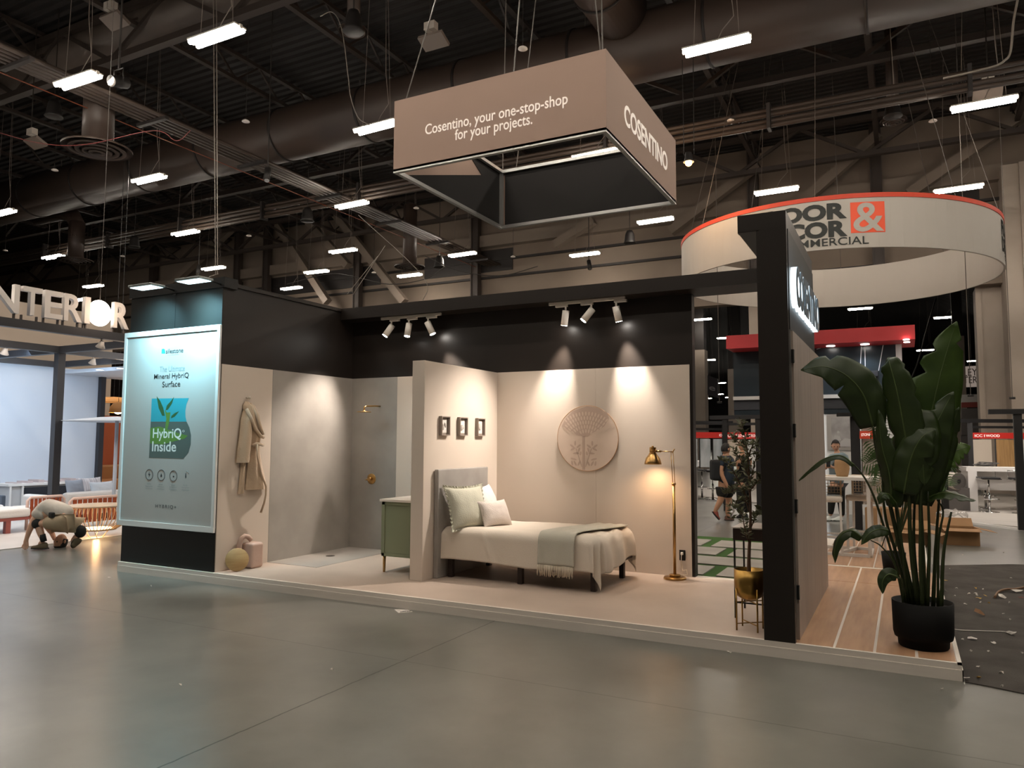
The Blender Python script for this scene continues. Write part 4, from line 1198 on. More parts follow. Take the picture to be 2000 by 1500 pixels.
# dark upright leaf left of it
q = [root(-.03, .0), py_(1778, 1050, .32), py_(1776, 920, .30)]
stem(q, .02, .01)
leaf(bp_, [py_(1776, 925, .30), py_(1768, 850, .28), py_(1752, 765, .26), py_(1738, 712, .27), py_(1735, 698, .31)], .135, FC + Vector((-.55, 0, 0)), .3, [(k, s, .22, .014) for k in (.25, .32, .39, .46, .53, .60, .67, .74) for s in (-1, 1)], wpow=.8)
# lower right dark leaf with ragged tips
leaf(bp_, [py_(1790, 985, .36), py_(1803, 900, .33), py_(1828, 830, .32), py_(1862, 765, .36)], .16, FC + Vector((.1, 0, .2)), .22, ((.5, -1, .6, .04), (.66, -1, .7, .04), (.8, -1, .6, .04)), wpow=.8)
leaf(bp_, [py_(1812, 960, .46), py_(1830, 900, .50), py_(1852, 850, .5), py_(1873, 795, .5)], .10, FC + Vector((.2, 0, .2)), .25, ((.5, -1, .6, .05), (.7, 1, .5, .04)), wpow=.8)
# hanging centre leaf mass
leaf(bp_, [py_(1765, 965, .28), py_(1778, 900, .24), py_(1800, 855, .22), py_(1828, 838, .24)], .13, FC + Vector((-.2, 0, .3)), .3, ((.4, 1, .6, .05),))
leaf(bp_, [py_(1800, 800, .3), py_(1802, 850, .25), py_(1803, 905, .24), py_(1806, 948, .24)], .12, FC, .35, ((.5, 1, .5, .05), (.7, -1, .5, .05)))
leaf(bp_, [py_(1742, 990, .36), py_(1738, 930, .34), py_(1722, 868, .34), py_(1716, 800, .36)], .10, FC + Vector((-.7, 0, .1)), .35, [(k, s, .3, .02) for k in (.3, .45, .6, .75) for s in (-1, 1)])
# bright fan leaf at the right
leaf(bp_, [py_(1812, 915, .52), py_(1840, 893, .55), py_(1868, 880, .58), py_(1896, 872, .6)], .115, FC + Vector((0, 0, .2)), .12, [(k, s, .6, .03) for k in (.35, .5, .65, .8) for s in (-1, 1)], m=mat('leaf_bright_green', '#4f6b26', .45))
# right drooping leaf
q = [root(.10, .0), py_(1833, 1060, .36), py_(1842, 1000, .36), py_(1830, 975, .36)]
stem(q, .01, .005)
leaf(bp_, [py_(1812, 972, .38), py_(1842, 962, .34), py_(1875, 968, .32), py_(1906, 978, .32)], .085, Vector((0, -.35, 1)), .2, ((.6, 1, .5, .05),))
q = [root(-.09, .02), py_(1755, 1005, .3), py_(1745, 975, .3)]
stem(q, .009, .004)
leaf(bp_, [py_(1752, 985, .30), py_(1735, 965, .26), py_(1722, 968, .24), py_(1716, 985, .24)], .07, Vector((0, -.4, 1)), .3)
# thin leaf arching far left, seen edge-on
q = [root(-.10, .0), py_(1722, 1015, .36), py_(1698, 950, .36), py_(1672, 912, .36), py_(1645, 893, .36)]
stem(q, .010, .005)
leaf(bp_, [py_(1668, 908, .36), py_(1642, 890, .34), py_(1608, 897, .32), py_(1578, 920, .30), py_(1553, 945, .28)], .038, Vector((0, -.25, 1)), .6)
# low left curled leaves
q = [root(-.12, -.02), py_(1748, 1105, .30), py_(1722, 1068, .28), py_(1700, 1055, .28)]
stem(q, .008, .004)
leaf(bp_, [py_(1735, 1036, .30), py_(1715, 1034, .27), py_(1696, 1044, .25), py_(1682, 1064, .24)], .055, FC + Vector((0, 0, .8)), .3)
leaf(bp_, [py_(1684, 1050, .28), py_(1662, 1036, .26), py_(1640, 1048, .25), py_(1630, 1075, .24), py_(1631, 1100, .24)], .05, FC + Vector((-.5, 0, 1.2)), .5)
stem([py_(1722, 1068, .28), py_(1732, 1040, .3)], .004, .003)
q = [root(-.13, -.05), py_(1762, 1135, .26), py_(1750, 1128, .25)]
stem(q, .006, .004)
leaf(bp_, [py_(1752, 1126, .25), py_(1735, 1122, .23), py_(1724, 1136, .22), py_(1724, 1160, .22)], .05, FC + Vector((0, 0, .2)), .15)
# extra bare stalks
for dx, dy, P_ in ((-.045, .03, [(1760, 1060, .4), (1748, 980, .42)]), (.03, -.02, [(1815, 1060, .34), (1812, 960, .34)]), (.07, .03, [(1828, 1060, .44), (1838, 930, .5)]), (-.02, .06, [(1785, 1060, .46), (1788, 940, .46)]), (.0, -.05, [(1797, 1080, .3), (1800, 930, .28)]), (-.08, .05, [(1750, 1080, .46), (1728, 1000, .44), (1722, 870, .40)]), (.12, -.03, [(1843, 1080, .33), (1858, 1000, .33)])):
    stem([root(dx, dy)] + [py_(*p) for p in P_], .015, .007)

# feathery palm behind it on the rear platform
pl_ = thing('palm_plant', 'feathery palm in a small black pot behind the broad-leaved plant', 'plant', (8.45, 3.75, H0))
MB().lathe([(0, 0), (.11, 0), (.13, .24), (.12, .24), (.115, .2), (0, .2)], (8.45, 3.75, H0), 28).recalc().build('pot', mpotb, pl_)
def frond(path, L0, face):
    P_ = smooth_path(path, 9)
    st = MB().tube(P_, lambda q: .008 * (1 - q) + .002, 6).build('frond_stem', mstem, pl_)
    b = MB(); n = len(P_)
    for i in range(int(n * .35), n):
        t = (i - n * .35) / (n * .65)
        T = (P_[min(i + 1, n - 1)] - P_[max(i - 1, 0)]).normalized()
        S = T.cross(Vector(face)).normalized()
        for s in (-1, 1):
            l = L0 * math.sin(PI * (.18 + .75 * t))
            d = (S * s + T * .55).normalized()
            e = P_[i] + d * l - Vector((0, 0, .25 * l))
            mid = P_[i] + d * l * .5
            wv_ = T * .011
            b.quad(P_[i] - wv_ * .4, mid - wv_, e, mid + wv_)
    b.solid(.001).build('leaflets', mat('palm_green', '#3f5a2a', .5), st)
base = Vector((8.45, 3.75, .34))
for P_, L0 in (([(1770, 960), (1745, 890), (1700, 860)], .3), ([(1765, 960), (1735, 900), (1690, 905)], .28), ([(1775, 940), (1750, 850), (1720, 800)], .3), ([(1785, 930), (1790, 840), (1800, 790)], .3), ([(1790, 950), (1820, 890), (1860, 880)], .3), ([(1780, 970), (1745, 930), (1712, 950)], .25), ([(1790, 960), (1825, 930), (1850, 950)], .25)):
    frond([base] + [at(x, y, 'y', 3.75 - .1 * k) for k, (x, y) in enumerate(P_)], L0, FC)

# olive tree in a gold pot on a stand, console table behind it
mgold = mat('gold_pot', '#a98548', .32, 1)
ot_ = thing('olive_tree', 'slender olive tree in a brass pot on a four-legged stand by the portal', 'potted tree', (7.455, .28, H0))
oc = (7.455, .28)
MB().lathe([(0, .232), (.05, .235), (.095, .262), (.112, .31), (.116, .36), (.116, .475), (.110, .475), (.108, .44), (0, .44)], (oc[0], oc[1], H0), 36).recalc().build('pot', mgold, ot_)
stn = MB()
for a in (40, 130, 220, 310):
    x, y = oc[0] + .1 * math.cos(R(a)) * 1.16, oc[1] + .1 * math.sin(R(a)) * 1.16
    stn.cyl((x, y, H0), (x, y, .45), .0065, n=10)
stn.bar((oc[0] + .116 * math.cos(R(40)), oc[1] + .116 * math.sin(R(40)), .17), (oc[0] - .116 * math.cos(R(40)), oc[1] - .116 * math.sin(R(40)), .17), .007)
stn.bar((oc[0] + .116 * math.cos(R(130)), oc[1] + .116 * math.sin(R(130)), .17), (oc[0] - .116 * math.cos(R(130)), oc[1] - .116 * math.sin(R(130)), .17), .007)
stn.bar((oc[0] + .116 * math.cos(R(40)), oc[1] + .116 * math.sin(R(40)), .34), (oc[0] - .116 * math.cos(R(40)), oc[1] - .116 * math.sin(R(40)), .34), .007)
stn.bar((oc[0] + .116 * math.cos(R(130)), oc[1] + .116 * math.sin(R(130)), .34), (oc[0] - .116 * math.cos(R(130)), oc[1] - .116 * math.sin(R(130)), .34), .007)
stn.build('stand', mgold, ot_)
mbark = mat('olive_bark', '#5d4433', .8, bump=.3)
molive = mat('olive_leaf', '#77775a', .55, col2='#5a5d44', scale=20)
def yo(px, py, y=.28): return at(px, py, 'y', y)
trunkp = [Vector((oc[0], oc[1], .55)), yo(1463, 1080), yo(1466, 1010), yo(1463, 930), yo(1458, 870, .26), yo(1448, 822, .26)]
MB().tube(smooth_path(trunkp, 6), lambda q: .013 * (1 - q) + .003, 8).build('trunk', mbark, ot_)
brs = []
r4 = random.Random(11)
for (b0, P_) in ((1060, [(1455, 1035, .22), (1447, 1000, .2), (1425, 990, .16)]), (1040, [(1475, 1010, .34), (1482, 1003, .36), (1487, 990, .38)]), (980, [(1440, 935, .2), (1422, 905, .15), (1409, 897, .12)]),
                 (1000, [(1450, 955, .3), (1430, 960, .34), (1414, 965, .36)]), (950, [(1475, 900, .3), (1484, 880, .32)]), (930, [(1448, 900, .22), (1432, 878, .2)]), (900, [(1470, 870, .22), (1480, 862, .2)]), (960, [(1480, 940, .22), (1487, 930, .2)]), (985, [(1442, 975, .2), (1428, 1010, .18)]), (880, [(1440, 862, .3), (1430, 850, .3)])):
    t_ = 1 - (b0 - 822) / 270
    sx = yo(1463 if b0 > 900 else 1459, b0)
    pth = smooth_path([sx] + [yo(*q_) for q_ in P_], 6)
    brs.append(pth)
    MB().tube(pth, lambda q: .005 * (1 - q) + .0015, 6).build('branch', mbark, ot_)
brs.append(smooth_path(trunkp[2:], 10))
b = MB()
for pth in brs:
    n_ = len(pth)
    for i in range(int(n_ * .2), n_):
        for _ in range(4):
            p = pth[i] + Vector((r4.uniform(-.01, .01), r4.uniform(-.01, .01), r4.uniform(-.01, .01)))
            d = Vector((r4.uniform(-1, 1), r4.uniform(-1, 1), r4.uniform(-.1, 1))).normalized()
            l = r4.uniform(.04, .07)
            s = d.cross(Vector((r4.uniform(-1, 1), r4.uniform(-1, 1), r4.uniform(-1, 1)))).normalized() * .009
            b.quad(p, p + d * l * .5 + s, p + d * l, p + d * l * .5 - s)
tag(b.solid(.0008).build('foliage', molive, ot_), kind='stuff')

mcon = mat('console_walnut_dark', '#2c1a13', .45)
cn = thing('console_table', 'slim dark console table with pale top and thin black legs behind the olive tree', 'table', (7.43, .85, H0))
MB().box((7.265, .62, .775), (7.6, 1.06, .875)).build('apron_box', mcon, cn)
MB().box((7.262, .617, .875), (7.603, 1.063, .885)).build('pale_top', mat('console_top', '#c9bfb6', .3), cn)
for x, y in ((7.275, .63), (7.59, .63), (7.275, 1.05), (7.59, 1.05)): MB().bar((x, y, H0), (x, y, .775), .014).build('leg', mlampblk, cn)
MB().bar((7.275, .63, .25), (7.59, .63, .25), .012).bar((7.275, 1.05, .25), (7.59, 1.05, .25), .012).build('stretcher', mlampblk, cn)

# turf strips and stone slabs behind the doorway
mslab = mat('pale_paving_slab', '#a09a92', .6, col2='#928c84', scale=2)
mturf = mat('artificial_turf', '#3f6a22', .9, bump=1, bscale=200)
tf = tag(MB().box((3.6, 2.5, 0), (7.3, 6.3, .085)).build('artificial_turf', mturf), 'bright green artificial turf between stone slabs behind the doorway', 'turf')
sl = 0
for j, (y0, y1) in enumerate(((2.72, 3.36), (3.5, 4.15), (4.3, 5.0), (5.12, 5.85))):
    off_ = (.0, .75, .2, .6)[j]
    x = 3.65 - off_
    while x < 7.25:
        a_, b_ = max(x, 3.65), min(x + 1.35, 7.25)
        if b_ - a_ > .15:
            o = MB().box((a_, y0, .085), (b_, y1, .098)).build('paving_slab', mslab)
            tag(o, 'flat pale stone slab set between green turf strips', 'paving slab', 'stone slabs in the turf')
        x += 1.5

# white high table with basket and wrapped bar chairs
mwp = mat('white_powder_coat', '#d8d2cc', .5)
zt_ = at(1700, 935, 'y', 4.86).z
ht = thing('high_table', 'white metal high table on a sled base with a basket on it', 'table', (7.7, 5.2, H0))
MB().box((7.15, 4.82, zt_ - .03), (8.28, 5.65, zt_ + .01)).build('table_top', mwp, ht)
m = MB()
for x in (7.3, 8.163):
    for y in (4.87, 5.6): MB().bar((x, y, H0 + .03), (x, y, zt_ - .03), .045).build('leg', mwp, ht)
m.bar((7.3, 4.87, H0 + .02), (8.163, 4.87, H0 + .02), .05, .04).bar((7.3, 5.6, H0 + .02), (8.163, 5.6, H0 + .02), .05, .04).bar((7.3, 4.87, H0 + .02), (7.3, 5.6, H0 + .02), .05, .04).bar((8.163, 4.87, H0 + .02), (8.163, 5.6, H0 + .02), .05, .04).bar((7.75, 4.87, H0 + .02), (7.95, 5.6, H0 + .02), .05, .04)
m.build('sled_base', mwp, ht)
bc = at(1645, 930, 'y', 5.1)
mwick = mat('wicker_natural', '#bd9568', .7, bump=.9, bscale=90, stretch=(1, 1, 3))
tag(MB().lathe([(0, 0), (.07, 0), (.082, .04), (.096, .11), (.094, .19), (.088, .225), (.08, .225), (.085, .19), (.085, .1), (0, .02)], (bc.x, 5.1, zt_ + .01), 32).recalc().build('wicker_basket', mwick, origin=(bc.x, 5.1, zt_ + .01)), 'round woven natural basket standing on the white high table', 'basket')
def bar_chair(lab, loc, rz, first=None):
    t = thing('bar_chair', lab, 'chair', (0, 0, 0), 'white bar chairs at the high table')
    MB().box((-.22, -.22, .70), (.22, .22, .78)).bevel(.03, 3).build('seat_cushion', mat('cushion_wrapped', '#cfc4b8', .25, coat=.6), t)
    for x in (-.2, .2):
        for y in (-.2, .2): MB().bar((x, y, 0), (x * .95, y * .95, .72), .028).build('leg', mwp, t)
    MB().bar((-.2, -.2, .25), (.2, -.2, .25), .024).bar((-.2, .2, .25), (.2, .2, .25), .024).bar((-.2, -.2, .3), (-.2, .2, .3), .024).bar((.2, -.2, .3), (.2, .2, .3), .024).build('foot_rail', mwp, t)
    mm = MB()
    for k in range(11): mm.box((-.2 + .04 * k - .004, .2, .80), (-.2 + .04 * k + .004, .208, 1.02))
    for k in range(6): mm.box((-.2, .2, .80 + .042 * k), (.2, .208, .808 + .042 * k))
    mm.bar((-.2, .2, .72), (-.2, .21, 1.04), .025).bar((.2, .2, .72), (.2, .21, 1.04), .025).bar((-.2, .205, 1.03), (.2, .205, 1.03), .025)
    mm.build('cane_back', mat('cane_beige', '#c9b49c', .7), t)
    t.location = loc; t.rotation_euler = (0, 0, rz); return t
c_ = at(1648, 968, 'z', .87); d_ = at(1705, 975, 'z', .87)
bar_chair('left bar chair with plastic-wrapped cushion at the high table', (7.62, 5.02, H0), R(4))
bar_chair('right bar chair with plastic-wrapped cushion behind the table leg', (8.1, 5.45, H0), R(-8))

# ================================================================== NEIGHBOUR BOOTH AT THE LEFT
mchar = mat('charcoal_frame', '#2b2c31', .45)
mwht = mat('booth_white_wall', '#b9c2cf', .7)
mwfl = mat('pale_vinyl_floor', '#cfcac6', .35, col2='#c3beba', scale=1.5)
tag(MB().box((-14, -6, 0), (-3.05, 9, .012)).build('pale_vinyl_floor', mwfl), 'pale glossy floor sheet of the neighbouring furniture booth', 'floor sheet')
ib = thing('pergola', 'charcoal beam frame of the neighbouring furniture booth', 'frame', (-5.83, 2.71, 0))
def fbeam(a, b, name='beam', w=.12, h=.13): MB().bar(a, b, w, h).build(name, mchar, ib)
Zb = 3.325
fbeam((-3.1, -6, Zb), (-3.1, 8.6, Zb)); fbeam((-5.83, -6, Zb), (-5.83, 8.6, Zb)); fbeam((-8.75, -6, Zb), (-8.75, 4.5, Zb))
for y in (-1.9, 2.71): fbeam((-8.7, y, Zb), (-3.16, y, Zb))
fbeam((-8.7, 4.47, Zb), (-3.16, 4.47, Zb)); fbeam((-8.7, 8.6, Zb), (-3.1, 8.6, Zb))
MB().box((-5.9, 2.64, .012), (-5.76, 2.78, 3.26)).build('post', mchar, ib)
MB().box((-3.17, -6.0, .012), (-3.03, -5.86, 3.26)).box((-3.17, 8.5, .012), (-3.03, 8.64, 3.26)).build('post', mchar, ib)
MB().box((-8.82, 5.50, .012), (-8.7, 5.62, 3.2)).build('post', mchar, ib)
struct(MB().box((-9.1, -6, .012), (-8.82, 5.58, 3.26)).build('wall_left_neighbour', mwht))
struct(MB().box((-9.1, 4.53, 3.12), (-3.3, 8.5, 3.2)).build('trim_7', mwht))
struct(MB().box((-14, -6, 4.2), (-9.4, 1.6, 4.3)).build('trim_8', mwht))
struct(MB().box((-14.4, -6, 0), (-14.2, 9.5, 5.6)).build('wall_rear_neighbour', mat('beige_rear_wall', '#b7a797', .7)))
mdl = glow('downlight_glow', (1, .95, .88), 8)
for px, py, lab in ((195, 722, 'left round downlight in the white soffit of the furniture booth'), (235, 719, 'right round downlight in the white soffit of the furniture booth')):
    p = at(px, py, 'z', 3.12)
    t = thing('downlight', lab, 'light', (p.x, p.y, 3.115), 'downlights of the furniture booth')
    MB().lathe([(0, 0), (.07, 0), (.07, .005), (0, .005)], (p.x, p.y, 3.112), 20).recalc().build('lens', mdl, t)
    MB().lathe([(.07, 0), (.09, 0), (.09, .008), (.07, .008)], (p.x, p.y, 3.11), 20).recalc().build('ring', mwht, t)
area('booth_wash_light', (-6.6, 1.6, 3.2), (-8.9, 1.6, .6), 5, .5, 45, (.60, .80, 1.0), ib)
area('booth_wash_light', (-5.0, 5.3, 3.1), (-6.6, 4.0, 0), 2.5, 1.5, 30, (1, .93, .88), ib)
area('booth_wash_light', (-4.6, 0.4, 3.25), (-5, .6, 0), 2.2, 2.2, 36, (1, .93, .88), ib)

# letters INTERIOR on the front beam; the O is a lamp
mlet = mat('letter_white', '#d6cfca', .5)
sgI = thing('letter_sign', 'big white letters INTERIOR with a glowing globe for the O standing on the beam', 'sign', (-3.1, 1.0, 3.39))
mside = mat('letter_side_dark', '#4a4340', .6)
def iletter(ch, y0, y1, zb, h):
    o = text('letter', ch, 1, (0, 0, 0), (1, 0, 0), (0, 1, 0), mlet, None, .04, .018)
    X_ = [v.co.x for v in o.data.vertices]; Y_ = [v.co.y for v in o.data.vertices]
    off = wloc(sgI)
    for v in o.data.vertices:
        fx_ = (v.co.x - min(X_)) / (max(X_) - min(X_)); fy_ = (v.co.y - min(Y_)) / (max(Y_) - min(Y_))
        v.co = Vector((-3.07 + v.co.z, y0 + (y1 - y0) * fx_, zb + h * fy_)) - off
    o.parent = sgI
    MB().box((-3.13, y0 + .02, 3.38), (-3.09, y0 + .04, zb)).box((-3.13, y1 - .04, 3.38), (-3.09, y1 - .02, zb)).build('letter_stand', mside, sgI)
def iy(px, py): return at(px, py, 'x', -3.06).y
zz = 3.46; hh = at(45, 567, 'x', -3.06).z - at(45, 612, 'x', -3.06).z
spans = [('I', -78, -66), ('N', -55, 36), ('T', 42, 80), ('E', 85, 121), ('R', 123, 159), ('I', 163, 174), ('R', 220, 250)]
row = {'N': 590, 'T': 597, 'E': 604, 'R': 611, 'I': 618}
for ch, a, b in spans:
    r_y = 627 if a > 200 else row[ch]
    if a < 0:
        e = at(36, 590, 'x', -3.06).y
        ya, yb_ = (e - .40, e) if ch == 'N' else (e - .58, e - .48)
    else: ya, yb_ = at(a, r_y, 'x', -3.06).y, at(b, r_y, 'x', -3.06).y
    iletter(ch, ya, yb_, 3.47, .43)
gl = at(197, 617, 'x', -3.06)
MB().sphere((-3.1, gl.y, 3.68), .20, .5, 1, 1.08, n=32, m=20).build('globe', glow('globe_glow', (1, .88, .76), 5), sgI)
point('globe_light', (-2.75, gl.y, 3.68), 4, .15, (1, .75, .55), sgI)
MB().cyl((-3.1, gl.y, 3.88), (-3.1, gl.y, ZD), .005, n=5).build('suspension_wire', mat('suspension_wire', '#8c857d', .5), sgI)
# little spot heads on the beams
mspw = mat('spot_white_plastic', '#cfc9c4', .5)
for px, py, x, lab in ((198, 672, -3.12, 'white spotlight under the front beam below the globe'), (10, 684, -5.83, 'white spotlight under the beam at the far left edge'), (182, 705, -5.83, 'white spotlight on the inner beam right of the post')):
    p = at(px, py, 'x', x)
    p.z = min(p.z, 3.2)
    t = thing('beam_spotlight', lab, 'spotlight', p, 'spotlights on the charcoal frame')
    MB().lathe([(0, .05), (.03, .05), (.045, .0), (.075, -.06), (.07, -.065), (0, -.05)], p, 20, Matrix.Rotation(R(25), 3, 'Y')).recalc().build('head', mspw, t)
    MB().cyl((p.x, p.y, p.z + .03), (p.x, p.y, 3.265), .012, n=8).build('bracket', mspw, t)

# furniture
def P5(px, py, d): return cp(px, py, d)
mterr = mat('terracotta_slat', '#94421d', .5); mcoral = mat('coral_frame', '#8e4a44', .5); mbl = mat('pale_blue_cushion', '#c4ccd6', .85, bump=.2); mgw = mat('off_white_upholstery', '#cfcdcc', .85, bump=.2)
mtan = mat('tan_leather', '#a06f45', .5)
# long white bench (front left)
bn = thing('bench', 'long white upholstered bench with coral slatted base at the left edge', 'bench', (-5.2, .3, 0))
MB().box((-5.55, -1.4, .27), (-4.85, 1.75, .42)).bevel(.04, 3).build('seat_cushion', mgw, bn)
MB().box((-5.53, -1.37, .22), (-4.87, 1.73, .27)).build('slat_base', mcoral, bn)
for x, y in ((-5.45, -1.2), (-4.92, -1.2), (-5.45, 1.4), (-4.92, 1.4)): MB().box((x - .04, y - .04, .012), (x + .04, y + .04, .23)).build('leg', mcoral, bn)
# sideboard
sbd = thing('sideboard', 'dark fronted sideboard with white frame against the pale blue wall', 'sideboard', (-8.4, 4.2, 0))
MB().box((-8.8, 3.25, .1), (-8.25, 5.2, .60)).build('carcass', mat('sideboard_light_grey', '#a9aaac', .6), sbd)
MB().box((-8.25, 3.55, .12), (-8.22, 5.15, .56)).build('front_panel', mat('sideboard_navy', '#1b2029', .4), sbd)
MB().box((-8.81, 3.2, .60), (-8.2, 5.25, .65)).build('white_top', mgw, sbd)
for y in (3.25, 3.5, 5.2): MB().bar((-8.215, y, .012), (-8.215, y, .60), .03).build('leg', mgw, sbd)
m = MB()
for k in range(7): m.box((-8.7, 3.4 + k * .24, .65), (-8.3, 3.52 + k * .24, .67 + .02 * (k % 3)))
tag(m.build('fabric_samples', mat('sample_grey_pink', '#b5a6a6', .8)), 'flat fabric sample sheets lying on the white sideboard top', 'samples')
# armchair cut by the left edge
ac = thing('armchair', 'white armchair cut off by the left edge of the frame', 'armchair', (-7.4, 2.1, 0))
MB().box((-7.8, 1.6, .15), (-7.0, 2.5, .33)).bevel(.06, 3).build('seat', mgw, ac)
MB().box((-7.95, 1.6, .2), (-7.7, 2.5, .62)).bevel(.08, 3).build('backrest', mgw, ac)
MB().box((-7.9, 2.48, .12), (-7.1, 2.56, .50)).bevel(.02, 2).build('side_panel', mat('slate_panel', '#3f4a58', .5), ac)
for y in (1.65, 2.45): MB().box((-7.1, y - .03, .012), (-7.04, y + .03, .16)).build('leg', mcoral, ac)
# slatted orange chairs
def slat_chair(x0, y0, y1, lab, n):
    t = thing('slatted_chair', lab, 'chair', (x0, (y0 + y1) / 2, 0), 'terracotta slatted chairs')
    fr = mat('pale_chair_frame', '#c5aaa0', .5)
    MB().tube([(x0, y0, .012), (x0, y0, .52), (x0, y0 + .05, .57), (x0, y1 - .05, .57), (x0, y1, .52), (x0, y1, .012)], .026, 10).build('frame_tube', fr, t)
    for k in range(n):
        y = y0 + .04 + (y1 - y0 - .08) * (k + .5) / n
        w_ = (y1 - y0 - .1) / n * .76
        MB().box((x0 - .01, y - w_ / 2, .14), (x0 + .012, y + w_ / 2, .55)).bevel(.004, 1).build('slat', mterr, t)
    MB().box((x0 - .55, y0 + .03, .32), (x0 - .02, y1 - .03, .40)).bevel(.02, 2).build('seat', mgw, t)
    for yy in (y0, y1): MB().cyl((x0 - .53, yy, .012), (x0 - .53, yy, .34), .02, n=8).build('leg', fr, t)
slat_chair(-5.15, 1.85, 2.5, 'terracotta slatted chair half hidden behind the kneeling man', 8)
slat_chair(-4.3, 2.08, 3.0, 'terracotta slatted chair behind the glowing wire basket lamp', 9)
# daybed with cushions
db = thing('sofa', 'pale grey sofa in the middle of the furniture booth', 'sofa', (-6.5, 3.6, 0))
MB().box((-7.1, 2.95, .13), (-5.7, 4.4, .36)).bevel(.06, 3).build('seat', mgw, db)
MB().box((-5.95, 2.92, .13), (-5.75, 4.42, .57)).bevel(.07, 3).build('backrest', mgw, db)
MB().box((-7.15, 2.88, .2), (-5.78, 3.05, .50)).bevel(.05, 3).build('armrest', mgw, db)
MB().box((-7.1, 3.0, .012), (-5.8, 4.4, .13)).build('plinth', mat('dark_plinth', '#24272d', .6), db)
for i, (c, w_, h_, m_, lab) in enumerate((((-6.6, 3.62, .60), .42, .36, mat('slate_cushion', '#8b919c', .8), 'slate grey cushion at the left on the pale sofa'), ((-6.35, 4.05, .56), .6, .34, mbl, 'pale blue cushion in the middle of the pale sofa'), ((-6.85, 4.12, .60), .6, .40, mat('striped_cushion', '#c9c4c6', .8, col2='#8d8a90', scale=30, stretch=(.1, 3, .1)), 'striped cushion behind the pale blue one on the sofa'))):
    pillow('cushion', lab, c, w_, h_, .16, R(10), R(-16), m_, group='cushions on the pale sofa')
# glowing wire basket lamp
bl = thing('basket_lamp', 'round cream wire basket lamp table glowing from below', 'lamp table', (-3.0, 1.9, 0))
kb = Vector((-3.12, 1.80, 0))
mcw = mat('cream_wire', '#d9b98f', .5)
prof = [(.28, .15), (.40, .22), (.475, .33), (.48, .43), (.44, .505), (.38, .53)]
for k in range(44):
    a = 2 * PI * k / 44
    MB().tube([kb + Vector((r_ * math.cos(a), r_ * math.sin(a), z_)) for r_, z_ in prof], .0055, 5).build('rib', mcw, bl)
MB().lathe([(0, .52), (.43, .52), (.445, .53), (.43, .545), (0, .545)], kb, 48).recalc().build('top_plate', mat('basket_top', '#b9a58f', .5), bl)
MB().lathe([(.24, .14), (.29, .14), (.29, .16), (.24, .16), (.24, .14)], kb, 40).recalc().build('lower_ring', mcw, bl)
for k in range(6):
    a = 2 * PI * k / 6 + .3
    MB().cyl(kb + Vector((.20 * math.cos(a), .20 * math.sin(a), .13)), kb + Vector((.10 * math.cos(a + .3), .10 * math.sin(a + .3), .012)), .005, n=6).build('leg', mcw, bl)
MB().lathe([(0, .155), (.22, .155), (.22, .17), (0, .17)], kb, 32).recalc().build('light_disc', glow('basket_glow', (1, .66, .34), 2.0), bl)
point('lamp_light', kb + Vector((0, 0, .26)), 1.6, .05, (1, .55, .24), bl)
point('lamp_light', kb + Vector((0, 0, .09)), .8, .05, (1, .6, .3), bl)
# flat parasol lamp
pr = at(222, 975, 'x', -5.5); 
pl2 = thing('parasol_lamp', 'thin pale plate-shaped parasol lamp on a slim white pole', 'lamp', (-5.5, pr.y, 0))
pcn = Vector((-5.5, pr.y, 0)); zpl = at(222, 818, 'x', -5.5).z
MB().cyl(pcn + Vector((0, 0, .012)), pcn + Vector((0, 0, zpl)), .035, n=14).build('pole', mwht, pl2)
MB().lathe([(0, .05), (.3, .03), (1.02, -.05), (1.02, -.06), (.3, .0), (0, .0)], pcn + Vector((0, 0, zpl)), 40).recalc().build('shade_plate', mwht, pl2)
# orange back wall, tan sofa and pendants beyond the opening
struct(MB().box((-12.6, 5.4, .012), (-12.4, 9.0, 2.3)).build('wall_orange_neighbour', mat('terracotta_wall', '#a1502e', .7)))
ts = thing('leather_sofa', 'tan leather sofa with a square cushion before the orange wall', 'sofa', (-11.6, 7.4, 0))
MB().box((-12.2, 6.0, .1), (-11.2, 8.8, .45)).bevel(.05, 3).build('seat', mtan, ts)
MB().box((-12.35, 6.0, .1), (-12.1, 8.8, .85)).bevel(.06, 3).build('backrest', mtan, ts)
pillow('cushion', 'square tan cushion on the leather sofa before the orange wall', (-11.9, 7.35, .72), .7, .55, .2, R(0), R(-14), mat('tan_cushion', '#b98a5c', .7), group='cushion on the tan sofa')
for px, py, x, r_, lab, kind_ in ((222, 785, -10.5, .5, 'wide amber dish pendant beyond the white wall', 0), (231, 800, -9.6, .13, 'small glowing globe pendant beyond the white wall', 1)):
    p = at(px, py, 'x', x)
    t = thing('pendant_lamp', lab, 'pendant lamp', p)
    if kind_ == 0: MB().lathe([(0, .14), (.3, .12), (.55, 0), (.54, -.01), (.3, .09), (0, .11)], p, 40).recalc().build('shade', mat('amber_shade', '#c58a4e', .5, emit=.25), t)
    else:
        MB().sphere(p, .12, n=24, m=14).build('globe', glow('globe_small_glow', (1, .78, .45), 7), t)
        MB().lathe([(0, .2), (.12, .17), (.2, .06), (.22, -.08), (.21, -.08), (.19, .05), (.11, .15), (0, .18)], p, 28).recalc().build('shade', mat('amber_shade2', '#b98148', .5), t)
        point('lamp_light', p + Vector((0, 0, -.2)), 8, .1, (1, .65, .35), t)
    MB().cyl((p.x, p.y, p.z + .12), (p.x, p.y, ZD), .006, n=5).build('cord', mlampblk, t)

